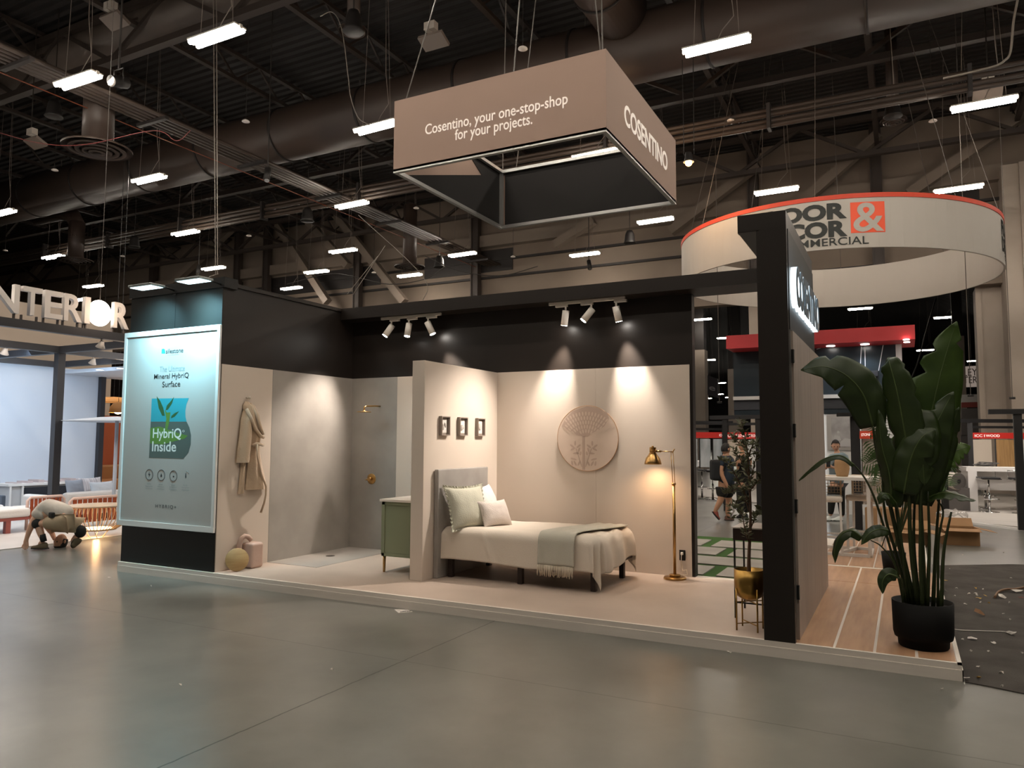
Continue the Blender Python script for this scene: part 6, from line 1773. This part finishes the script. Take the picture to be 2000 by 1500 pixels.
def head(parent, c, face, up, m, r=.095, hair=True, bun=False, cap=False):
    face = Vector(face).normalized(); up = Vector(up).normalized(); side = face.cross(up).normalized(); up = side.cross(face).normalized()
    M = Matrix((side, face, up)).transposed()
    c = Vector(c)
    b = MB()
    def fn(u, v):
        a = 2 * PI * u; t = PI * v
        x = math.sin(t) * math.cos(a); y = math.sin(t) * math.sin(a); z = -math.cos(t)
        # narrower jaw, fuller back of the skull
        w_ = .80 - (.14 * max(0, -z))
        p = Vector((x * w_, y * (1.0 if y > 0 else 1.06), z * 1.22))
        if y > .3 and z < 0: p.y *= .93
        # nose, brow, mouth
        g = math.exp(-((x / .12) ** 2 + ((z + .12) / .16) ** 2)) if y > 0 else 0
        p.y += .20 * g
        for sx in (-1, 1):
            e = math.exp(-(((x - sx * .30) / .12) ** 2 + ((z - .08) / .10) ** 2)) if y > 0 else 0
            p.y -= .07 * e
        mo = math.exp(-((x / .22) ** 2 + ((z + .48) / .06) ** 2)) if y > 0 else 0
        p.y += .04 * mo
        return c + M @ (p * r)
    b.grid(fn, 28, 22, closeu=True)
    h = b.build('head', m, parent)
    for sx in (-1, 1):
        MB().sphere(c + M @ Vector((sx * .82 * r, -.05 * r, -.05 * r)), .28 * r, .4, .7, 1.1, n=10, m=6, mtx=M).build('ear', m, h)
        MB().sphere(c + M @ Vector((sx * .30 * r, .86 * r, .10 * r)), .10 * r, n=8, m=6).build('eye', mhair, h)
    MB().sphere(c + M @ Vector((0, .90 * r, -.56 * r)), .16 * r, 1.3, .4, .3, n=10, m=6, mtx=M).build('mouth', mat('lip', '#96594a', .6), h)
    b = MB()
    def hf(u, v):
        a = 2 * PI * u; t = PI * (.38 + .62 * v)
        x = math.sin(t) * math.cos(a); y = math.sin(t) * math.sin(a); z = -math.cos(t)
        lim = .62 if y > .25 else (-.45)
        z2 = max(z, lim) if y > .25 else z
        p = Vector((x * .88, y * (1.02 if y > 0 else 1.16), max(z2, lim) * 1.32))
        if y > .25 and z < lim: p = Vector((x * .8, y * .9, lim * 1.2))
        p += Vector((1, 1, 1)) * .02 * noise.noise(Vector((x * 5, y * 5, z * 5)))
        return c + M @ (p * r)
    b.grid(hf, 24, 14, closeu=True)
    b.build('hair', mhair, parent)
    if bun: MB().sphere(c + M @ Vector((0, -1.1 * r, .3 * r)), .42 * r, n=12, m=8).build('hair_bun', mhair, parent)
    return M
def shoe(parent, heel, toe, m, up=(0, 0, 1), w=.048, name='shoe'):
    heel = Vector(heel); toe = Vector(toe); up = Vector(up)
    d = (toe - heel); L = d.length; d.normalize(); s = d.cross(up).normalized(); up = s.cross(d)
    b = MB()
    def fn(u, v):
        a = 2 * PI * v
        t = u
        hw = w * (.78 + .3 * math.sin(PI * min(1, t * 1.05))) * (max(0, 1 - ((t - .5) * 2) ** 6)) ** .5
        hh = (.085 - .05 * sstep(.25, .8, t)) * (max(0, 1 - ((t - .5) * 2) ** 8)) ** .5
        x = math.cos(a) * hw; z = math.sin(a)
        z = (z * hh if z > 0 else z * .012)
        return heel + d * (t * L) + s * x + up * (z + .014)
    b.grid(fn, 18, 16)
    o = b.build(name, m, parent)
    b = MB()
    pts = [(0.0, -.6), (.3, -.95), (.7, -1.05), (.95, -.6), (1.0, 0), (.95, .6), (.7, 1.05), (.3, .95), (0, .6)]
    b.prism([heel + d * (t * L) + s * (k * w) for t, k in pts], up * .016).build('sole', mat('sole_dark', '#1d1a17', .7), o)
    return o

# ---- kneeling man at the edge of the furniture booth
dm = 11.05
J = lambda px, py, dd=0: cp(px, py, dm + dd)
km = thing('person', 'person in pale shirt and khaki shorts kneeling bent over, one hand on the floor', 'person', (-2.62, .75, 0))
N = {'pelvis': (J(133, 1014, .05), (.135, .12)), 'waist': (J(121, 1002, .05), (.13, .12)), 'chest': (J(98, 997, .05), (.15, .135)), 'upper': (J(83, 1004, .05), (.135, .12)),
     'shL': (J(72, 1005, -.10), .062), 'elL': (J(58, 1034, -.12), .042), 'wrL': (J(51, 1055, -.1), .028), 'haL': (J(51, 1062, -.1), .032),
     'neck': (J(92, 1026, .14), .055), 'nk2': (J(104, 1042, .16), .05),
     'shR': (J(92, 1010, .26), .06), 'elR': (J(100, 1038, .34), .04), 'wrR': (J(108, 1056, .3), .028),
     'hipL': (J(124, 1021, -.08), .095), 'kneeL': (J(74, 1022, -.1), .062), 'shinL': (J(79, 1040, -.1), .052), 'ankL': (J(85, 1056, -.1), .036), 'ftL': (J(76, 1064, -.1), .03),
     'hipR': (J(138, 1024, .14), .092), 'kneeR': (J(158, 1040, .1), .06), 'ankR': (J(144, 1054, .1), .04), 'ftR': (J(140, 1060, .05), .032)}
E_ = chain('pelvis', 'waist', 'chest', 'upper') + chain('upper', 'shL', 'elL', 'wrL', 'haL') + chain('upper', 'shR', 'elR', 'wrR') + chain('upper', 'neck', 'nk2') + chain('pelvis', 'hipL', 'kneeL', 'shinL', 'ankL', 'ftL') + chain('pelvis', 'hipR', 'kneeR', 'ankR', 'ftR')
fingers(N, E_, 'haL', Vector((0, 0, -1)), CR, -CF, .06, .0085, 'a', .15)
skinned('body', N, E_, mskin2, km, 2)
mshirt = mat('shirt_pale', '#c9beb2', .85, col2='#b7aca0', scale=7, bump=.3, bscale=14); mkhaki = mat('shorts_khaki', '#a89378', .85, bump=.25, bscale=18)
T = {'b': (J(137, 1013, .05), (.150, .13)), 'w': (J(120, 1000, .05), (.15, .14)), 'c': (J(97, 995, .05), (.172, .155)), 'u': (J(83, 1003, .05), (.155, .135)), 's': (J(73, 1005, -.10), .085), 's2': (J(67, 1013, -.11), .066), 'r': (J(92, 1010, .26), .08), 'n': (J(88, 1014, .1), .09)}
skinned('shirt', T, chain('b', 'w', 'c', 'u') + chain('u', 's', 's2') + [('u', 'r'), ('u', 'n')], mshirt, km, 2)
T = {'p': (J(129, 1013, .05), (.142, .125)), 'hl': (J(123, 1021, -.08), .118), 'ml': (J(100, 1021, -.09), .10), 'kl': (J(84, 1021, -.1), .083), 'hr': (J(139, 1024, .14), .11), 'kr': (J(148, 1032, .12), .085)}
skinned('shorts', T, chain('p', 'hl', 'ml', 'kl') + chain('p', 'hr', 'kr'), mkhaki, km, 2)
mbk = mat('black_cloth', '#15130f', .8)
MB().tube([J(110, 1012, -.13), J(120, 1010.5, -.11), J(132, 1013, -.10), J(146, 1018, -.02)], .018, 8).build('belt', mat('belt_brown', '#2a1a12', .6), km)
MB().cbox(J(101, 1006, -.14), (.09, .05, .08)).bevel(.012, 2).build('radio_pouch', mbk, km)
MB().sphere(J(73, 1022, -.1), .078, 1, 1, 1.05).build('knee_pad', mbk, km)
MB().sphere(J(157, 1038, .1), .082, 1, 1, 1.15).build('knee_pad', mbk, km)
MB().tube([J(82, 1044, -.1), J(86, 1058, -.1)], .045, 12, .04).build('sock', mbk, km)
mshoe = mat('shoe_olive_brown', '#5a4a35', .8)
p_ = J(94, 1066, -.1); p_.z = .013; q_ = J(61, 1068, -.1); q_.z = .013
shoe(km, p_, q_, mshoe, w=.05)
p_ = J(150, 1052, .12); q_ = J(139, 1069, .0); q_.z = .02
shoe(km, p_, q_, mshoe, up=CR * 1.0 + Vector((0, 0, .2)), w=.05)
head(km, J(118, 1058, .16), -CF * .6 + Vector((0, 0, .2)) - CR * .2, Vector((0, 0, -1)), mskin2)

# ---- walking man with backpack in the doorway view
dm = 15.35
wm = thing('person', 'person in dark blue t-shirt and black shorts walking past with a backpack', 'person', (5.3, 9.6, 0))
N = {'pelvis': (J(1416, 949), (.15, .13)), 'waist': (J(1419, 934), (.16, .15)), 'chest': (J(1419, 910), (.17, .14)), 'neckb': (J(1418, 895), (.12, .08)), 'neck': (J(1418, 886), .055), 'hd': (J(1417, 880), .05),
     'shL': (J(1409, 899, -.1), .07), 'elL': (J(1409, 927, -.16), .05), 'wrL': (J(1418, 944, -.18), .036), 'haL': (J(1420, 949, -.18), .034),
     'shR': (J(1426, 899, .14), .065), 'elR': (J(1433, 915, .15), .045), 'wrR': (J(1440, 903, .1), .03), 'haR': (J(1442, 900, .1), .032),
     'hipL': (J(1411, 955, -.08), .10), 'kneeL': (J(1408, 977, -.1), .068), 'calfL': (J(1402, 987, -.1), .058), 'ankL': (J(1396, 1000, -.08), .038), 'ftL': (J(1400, 1006, -.08), .03),
     'hipR': (J(1420, 955, .1), .10), 'kneeR': (J(1424, 979, .1), .066), 'calfR': (J(1422, 990, .1), .056), 'ankR': (J(1420, 1004, .1), .038), 'ftR': (J(1425, 1010, .1), .03)}
E_ = chain('pelvis', 'waist', 'chest', 'neckb', 'neck', 'hd') + chain('chest', 'shL', 'elL', 'wrL', 'haL') + chain('chest', 'shR', 'elR', 'wrR', 'haR') + chain('pelvis', 'hipL', 'kneeL', 'calfL', 'ankL', 'ftL') + chain('pelvis', 'hipR', 'kneeR', 'calfR', 'ankR', 'ftR')
fingers(N, E_, 'haL', Vector((.2, 0, -1)), CF, CR, .07, .009, 'a', .4); fingers(N, E_, 'haR', CR + Vector((0, 0, .2)), Vector((0, 0, 1)), CF, .07, .009, 'b', .4)
skinned('body', N, E_, mskin, wm, 2)
mnavy = mat('tshirt_navy', '#25303d', .85, bump=.2, bscale=15)
T = {'b': (J(1416, 953), (.175, .155)), 'w': (J(1421, 930), (.20, .18)), 'c': (J(1419, 910), (.20, .165)), 'n': (J(1418, 890), (.11, .09)), 'sl': (J(1409, 899, -.1), .088), 'l2': (J(1408, 914, -.14), .075), 'sr': (J(1426, 899, .14), .085), 'r2': (J(1430, 909, .15), .068)}
skinned('tshirt', T, chain('b', 'w', 'c', 'n') + chain('c', 'sl', 'l2') + chain('c', 'sr', 'r2'), mnavy, wm, 2)
T = {'p': (J(1417, 941), (.17, .15)), 'hl': (J(1411, 957, -.08), .125), 'kl': (J(1408, 974, -.1), .098), 'hr': (J(1421, 957, .1), .125), 'kr': (J(1424, 974, .1), .098)}
skinned('shorts', T, chain('p', 'hl', 'kl') + chain('p', 'hr', 'kr'), mbk, wm, 2)
bc_ = J(1398, 917, -.02)
Mb = Matrix.Translation(bc_) @ Matrix.Rotation(R(25), 4, 'Z')
MB().box((-.10, -.15, -.22), (.09, .15, .20), Mb).bevel(.05, 3).build('backpack', mat('backpack_black', '#101114', .7), wm)
MB().tube([J(1402, 902, -.12), J(1409, 894, -.16), J(1416, 900, -.2), J(1414, 920, -.2)], .014, 6).build('backpack_strap', mbk, wm)
MB().cbox(J(1436, 915, -.22), (.05, .02, .08)).build('badge', pwhite, wm)
mshr = mat('sneaker_red', '#8a4436', .7)
p_ = J(1391, 1000, -.08); q_ = J(1404, 1012, -.08); q_.z = .02
shoe(wm, p_, q_, mshr, w=.055)
p_ = J(1415, 1015, .1); q_ = J(1434, 1012, .1); p_.z = q_.z = .002
shoe(wm, p_, q_, mat('sneaker_brown', '#5f4233', .7), w=.055)
head(wm, J(1418, 877, 0), CR * .9 + CF * .4, Vector((0, 0, 1)), mskin, .096)

# ---- second person half hidden by the olive tree
dm = 15.9
pb = thing('person', 'person in black clothes standing behind the olive tree, facing the walking man', 'person', (5.9, 10.2, 0))
N = {'pelvis': (J(1452, 950), (.13, .11)), 'waist': (J(1451, 935), (.12, .11)), 'chest': (J(1450, 910), (.14, .12)), 'neckb': (J(1450, 893), (.09, .07)), 'neck': (J(1450, 884), .048), 'hd': (J(1450, 877), .045),
     'shL': (J(1443, 898, -.12), .058), 'elL': (J(1439, 918, -.14), .042), 'wrL': (J(1436, 906, -.2), .03), 'haL': (J(1434, 902, -.2), .032),
     'shR': (J(1458, 898, .12), .058), 'elR': (J(1462, 920, .12), .042), 'wrR': (J(1466, 902, .1), .03), 'haR': (J(1466, 898, .1), .03),
     'hipL': (J(1448, 955, -.08), .09), 'kneeL': (J(1447, 980, -.1), .06), 'ankL': (J(1446, 1005, -.1), .04), 'hipR': (J(1456, 955, .08), .09), 'kneeR': (J(1457, 980, .1), .06), 'ankR': (J(1458, 1003, .1), .04)}
E_ = chain('pelvis', 'waist', 'chest', 'neckb', 'neck', 'hd') + chain('chest', 'shL', 'elL', 'wrL', 'haL') + chain('chest', 'shR', 'elR', 'wrR', 'haR') + chain('pelvis', 'hipL', 'kneeL', 'ankL') + chain('pelvis', 'hipR', 'kneeR', 'ankR')
fingers(N, E_, 'haL', -CR, Vector((0, 0, 1)), CF, .07, .009, 'a', .4); fingers(N, E_, 'haR', -CR + Vector((0, 0, .6)), CF, Vector((0, 0, -1)), .07, .009, 'b', .4)
skinned('body', N, E_, mskin, pb, 2)
T = {'b': (J(1452, 956), (.15, .13)), 'w': (J(1451, 933), (.145, .13)), 'c': (J(1450, 910), (.165, .14)), 'n': (J(1450, 888), (.09, .08)), 'sl': (J(1443, 898, -.12), .075), 'l2': (J(1440, 912, -.13), .062), 'sr': (J(1458, 898, .12), .075), 'r2': (J(1461, 912, .12), .062)}
skinned('tshirt', T, chain('b', 'w', 'c', 'n') + chain('c', 'sl', 'l2') + chain('c', 'sr', 'r2'), mbk, pb, 2)
T = {'p': (J(1452, 943), (.14, .12)), 'hl': (J(1448, 958, -.08), .105), 'kl': (J(1447, 980, -.1), .078), 'al': (J(1446, 1004, -.1), .062), 'hr': (J(1456, 958, .08), .105), 'kr': (J(1457, 980, .1), .078), 'ar': (J(1458, 1002, .1), .062)}
skinned('trousers', T, chain('p', 'hl', 'kl', 'al') + chain('p', 'hr', 'kr', 'ar'), mbk, pb, 2)
for a_, b_ in (((1450, 1011), (1438, 1012)), ((1461, 1008), (1450, 1009))):
    p_ = J(*a_); q_ = J(*b_); p_.z = q_.z = .002
    shoe(pb, p_, q_, mbk, w=.05)
head(pb, J(1450, 870), -CR * .9 - CF * .3, Vector((0, 0, 1)), mskin, .093)

# ---- woman with a phone behind the high table
dm = 15.4
wo = thing('person', 'person with tied dark hair in grey-blue top holding a phone behind the table', 'person', (7.4, 10.6, 0))
N = {'pelvis': (J(1633, 944), (.14, .12)), 'waist': (J(1634, 926), (.12, .11)), 'chest': (J(1637, 902), (.15, .12)), 'neckb': (J(1636, 888), (.08, .06)), 'neck': (J(1634, 880), .045), 'hd': (J(1633, 874), .04),
     'shL': (J(1624, 895, -.05), .06), 'elL': (J(1611, 915, -.18), .042), 'wrL': (J(1611, 912, -.34), .028), 'haL': (J(1614, 909, -.36), .03),
     'shR': (J(1651, 895, .05), .06), 'elR': (J(1650, 918, -.1), .042), 'wrR': (J(1626, 913, -.32), .028), 'haR': (J(1621, 910, -.36), .03),
     'hipL': (J(1628, 952, -.05), .092), 'kneeL': (J(1624, 982, -.05), .062), 'ankL': (J(1622, 1008, -.02), .04), 'hipR': (J(1639, 952, .05), .092), 'kneeR': (J(1643, 982, .05), .062), 'ankR': (J(1645, 1010, .05), .04)}
E_ = chain('pelvis', 'waist', 'chest', 'neckb', 'neck', 'hd') + chain('chest', 'shL', 'elL', 'wrL', 'haL') + chain('chest', 'shR', 'elR', 'wrR', 'haR') + chain('pelvis', 'hipL', 'kneeL', 'ankL') + chain('pelvis', 'hipR', 'kneeR', 'ankR')
fingers(N, E_, 'haL', CR + Vector((0, 0, .4)), Vector((0, 0, 1)), -CF, .06, .0085, 'a', .5); fingers(N, E_, 'haR', -CR + Vector((0, 0, .4)), Vector((0, 0, 1)), -CF, .06, .0085, 'b', .5)
skinned('body', N, E_, mskin2, wo, 2)
mtop = mat('top_grey_blue', '#7e8d93', .85, bump=.2, bscale=15)
T = {'b': (J(1633, 952), (.165, .145)), 'w': (J(1635, 922), (.15, .13)), 'c': (J(1637, 902), (.18, .145)), 'n': (J(1635, 883), (.10, .085)), 'sl': (J(1624, 895, -.05), .082), 'l2': (J(1614, 911, -.15), .07), 'sr': (J(1651, 895, .05), .082), 'r2': (J(1652, 912, -.02), .07)}
skinned('top', T, chain('b', 'w', 'c', 'n') + chain('c', 'sl', 'l2') + chain('c', 'sr', 'r2'), mtop, wo, 2)
T = {'p': (J(1633, 938), (.145, .125)), 'hl': (J(1628, 955, -.05), .108), 'kl': (J(1624, 982, -.05), .07), 'al': (J(1622, 1006, -.02), .05), 'hr': (J(1639, 955, .05), .108), 'kr': (J(1643, 982, .05), .07), 'ar': (J(1645, 1008, .05), .05)}
skinned('trousers', T, chain('p', 'hl', 'kl', 'al') + chain('p', 'hr', 'kr', 'ar'), mbk, wo, 2)
for a_, b_ in (((1623, 1013), (1619, 1019)), ((1646, 1015), (1644, 1021))):
    p_ = J(*a_); q_ = J(*b_); p_.z = q_.z = .002; q_ = p_ + (q_ - p_).normalized() * .24
    shoe(wo, p_, q_, pwhite, w=.045)
head(wo, J(1632, 870, -.03), -CF - CR * .35 + Vector((0, 0, -.35)), Vector((0, 0, 1)), mskin2, .095, bun=True)
Mp = Matrix.Translation(J(1618, 906, -.40)) @ Matrix.Rotation(R(-40), 4, 'X')
ph = MB().box((-.038, -.005, -.075), (.038, .005, .075), Mp).bevel(.003, 1).build('mobile_phone', mat('phone_black', '#0c0c0e', .2)); tag(ph, 'black mobile phone held by the person behind the high table', 'phone')

# ================================================================== CEILING CLUTTER
def pz_(px, py, z): return at(px, py, 'z', z)
mdome = mat('detector_white', '#d8cfc8', .5)
for i, (px, py, z, lab) in enumerate(((480, 238, 9.0, 'small white disc hanging before the big duct, right of the diffuser'), (107, 333, 9.0, 'small white disc hanging left on the big duct'), (1021, 96, 8.8, 'small white disc hanging above the square sign'), (486, 461, 8.6, 'tiny white disc left of the low wall braces'), (240, 501, 8.8, 'tiny white disc at the left near the steel post'),
                                      (1427, 236, 9.2, 'small white disc above the round sign left side'), (1822, 237, 9.0, 'small white disc below the bent conduit'), (1002, 502, 8.4, 'tiny white disc below the square sign'), (730, 533, 8.4, 'tiny white disc over the shower corner'), (813, 407, 9.0, 'tiny white disc left of the sign lower corner'), (10, 490, 8.8, 'tiny white disc at the left edge of the frame'))):
    p = pz_(px, py, z)
    t = thing('ceiling_disc', lab, 'detector', p, 'white discs hanging from the roof')
    MB().lathe([(0, .05), (.04, .05), (.085, .02), (.09, 0), (0, 0)], p, 20).recalc().build('disc', mdome, t)
    MB().cyl((p.x, p.y, p.z + .04), (p.x, p.y, ZD), .006, n=5).build('drop_rod', mat('rod_dark', '#241e1a', .5), t)
mspk = mat('speaker_black', '#191513', .6)
for i, (px, py, z, lab) in enumerate(((105, 228, 9.6, 'black bell speaker hanging at the left above the diffuser'), (690, 62, 9.6, 'black bell speaker hanging near the top centre'), (1744, 228, 9.2, 'black bell speaker hanging right above the round sign'), (600, 432, 8.4, 'black bell speaker in front of the far wall, left of the sign'), (858, 522, 8.0, 'black bell speaker right of the drop duct'), (1230, 475, 8.2, 'black bell speaker on the far wall right of the sign'), (262, 483, 8.6, 'black bell speaker above the poster wall'))):
    p = pz_(px, py, z)
    t = thing('bell_speaker', lab, 'speaker', p, 'black bell speakers under the roof')
    MB().lathe([(0, .42), (.1, .42), (.15, .3), (.18, .06), (.21, 0), (.2, -.01), (0, -.01)], p, 20).recalc().build('housing', mspk, t)
    MB().cyl((p.x, p.y, p.z + .4), (p.x, p.y, ZD), .012, n=6).build('drop_rod', MATS['rod_dark'], t)
# projectors / access points
def boxlamp(px, py, z, lab):
    p = pz_(px, py, z)
    t = thing('flood_projector', lab, 'projector', p, 'projector boxes under the roof')
    MB().box((p.x - .28, p.y - .03, p.z - .02), (p.x + .28, p.y + .3, p.z + .05), Matrix.Translation(p) @ Matrix.Rotation(R(-25), 4, 'X') @ Matrix.Translation(-p)).build('body', mat('projector_grey', '#6d625a', .5), t)
    MB().box((p.x - .12, p.y - .05, p.z + .12), (p.x - .01, p.y + .1, p.z + .28)).box((p.x + .01, p.y - .05, p.z + .12), (p.x + .12, p.y + .1, p.z + .28)).build('ballast_box', mat('ballast_light', '#a09890', .4), t)
    MB().cyl((p.x, p.y, p.z + .2), (p.x, p.y, ZD), .015, n=6).build('drop_rod', MATS['rod_dark'], t)
boxlamp(840, 70, 9.6, 'grey projector box hanging above the left part of the square sign'); boxlamp(1930, 170, 9.3, 'grey projector box under the bent conduit at the upper right'); boxlamp(60, 272, 9.3, 'grey projector box at the left above the big duct'); boxlamp(213, 30, 10.2, 'grey projector box at the top left of the frame')
# orange work lamp and stage lights
mol = glow('orange_lamp_glow', (1, .45, .12), 9)
p = pz_(1345, 318, 7.6)
t = thing('hanging_lamp', 'warm orange glowing lamp hanging right of the square sign', 'lamp', p)
MB().sphere(p, .075, n=16, m=10).build('bulb', mol, t)
MB().lathe([(0, .22), (.07, .22), (.09, .06), (.12, .02), (.11, .01), (.08, .05)], p, 18).build('housing', mspk, t)
MB().cyl((p.x - .1, p.y, p.z + .18), (p.x - .12, p.y, ZD), .008, n=5).cyl((p.x + .12, p.y, p.z + .18), (p.x + .14, p.y, ZD), .008, n=5).build('wires', MATS['rod_dark'], t)
point('lamp_light', p + Vector((0, 0, -.16)), 60, .06, (1, .6, .3), t)
p = pz_(217, 158, 8.5)
t = thing('stage_light', 'black stage lamp with bright lens beside the upper left twin-tube light', 'stage light', p)
MB().cyl(p, p + Vector((-.05, .35, .12)), .11, n=18).build('barrel', mspk, t)
MB().cyl(p - Vector((0, .012, 0)), p, .09, n=18).build('lens', glow('stage_lens_glow', (1, .82, .66), 6), t)
MB().tube([p + Vector((-.14, .15, 0)), p + Vector((-.14, .15, .3)), p + Vector((.14, .15, .3)), p + Vector((.14, .15, 0))], .015, 6).build('yoke', mspk, t)
MB().cyl((p.x, p.y + .15, p.z + .3), (p.x, p.y + .15, ZD), .02, n=8).build('hanger_pipe', MATS['rod_dark'], t)
for px, py, lab in ((523, 338, 'black stage lamp hanging below the big duct'), (1150, 515, 'silver-tipped stage lamp below the centre light fixture'), (388, 525, 'small black stage lamp left of the twin wires'), (205, 605, 'small black stage lamp behind the globe of the letters')):
    p = pz_(px, py, 7.9)
    t = thing('stage_light', lab, 'stage light', p, 'small stage lamps under the roof')
    MB().cyl(p + Vector((0, 0, .1)), p + Vector((.08, -.1, -.22)), .075, n=14).build('barrel', mspk, t)
    MB().cyl(p + Vector((.08, -.1, -.22)), p + Vector((.083, -.104, -.23)), .06, n=14).build('lens', mat('lens_silver', '#a8a29c', .2, .8), t)
    MB().cyl(p + Vector((0, 0, .1)), Vector((p.x, p.y, ZD)), .014, n=6).build('hanger_pipe', MATS['rod_dark'], t)
# cables and wires
mwl = mat('cable_pale', '#6d655d', .5)
def cab(lab, pts, r, m_, cat='cable', name='cable', grp=None):
    return tag(MB().tube(smooth_path(pts, 6), r, 5).build(name, m_), lab, cat, grp)
for k, (dx, lab) in enumerate(((0, 'left of two long pale wires dropping from the roof above the poster'), (4, 'right of two long pale wires dropping from the roof above the poster'))):
    a = cp(421 + dx, 535, 15.5); b = Vector((a.x - .15 + .04 * k, a.y - .25, ZD))
    tag(MB().cyl(a, b, .010, n=6).build('long_wire', mwl), lab, 'wire')
tag(MB().tube([cp(426, 535, 15.5), cp(410, 540, 15.5), cp(395, 556, 15.5), cp(388, 560, 15.5)], .01, 5).build('wire_tail', mwl), 'short wire tail spreading from the twin wires to the poster lamp', 'wire')
cab('red cord sagging across the hall at the left, before the diffuser', [cp(-20, 254, 16), cp(80, 280, 16), cp(170, 282, 16), cp(300, 255, 16), cp(345, 275, 16), cp(372, 255, 16)], .008, mat('cord_red', '#6e2e2b', .5))
cab('pale cable looping down beside the top centre speaker', [cp(625, 32, 15), cp(650, 24, 15), cp(668, 60, 15), cp(680, 150, 15), cp(685, 190, 15), cp(700, 230, 15), cp(722, 244, 15)], .010, mwl)
cab('bent pale conduit in the upper right corner', [cp(1843, 153, 13.5), cp(1880, 145, 13.5), cp(1940, 130, 13.5), cp(1962, 118, 13.5), cp(1974, 100, 13.5), cp(1980, 40, 13.5), cp(1992, -20, 13.5)], .022, mwl)
cab('dark rope sagging over the booth beam', [cp(560, 555, 20), cp(640, 535, 20), cp(690, 540, 20), cp(760, 555, 20), cp(830, 545, 20), cp(870, 520, 20)], .012, MATS['rod_dark'])
cab('dark rope sagging below the square sign', [cp(830, 500, 20), cp(900, 530, 20), cp(980, 538, 20), cp(1050, 520, 20)], .012, MATS['rod_dark'])
cab('pale wire from the roof to the right track beam', [cp(825, 592, 13.4), cp(826, 540, 13.6), cp(700, 420, 14.5)], .006, mwl)
for i, (x0, y0, x1, y1) in enumerate(((690, 575, 752, 480), (678, 575, 738, 500), (1735, 5, 1748, 195))):
    cab('thin pale guy wire slanting over the booth' if i < 2 else 'thin pale wire hanging to the right speaker', [cp(x0, y0, 16), cp((x0 + x1) / 2, (y0 + y1) / 2, 16.2), cp(x1, y1, 16.4)], .007, mwl, grp='guy wires' if i < 2 else None)
cab('string of small dark festoon lights beside the tall leaf', [cp(1828, 583, 30), cp(1808, 650, 30), cp(1795, 700, 30), cp(1780, 740, 30)], .03, mspk)
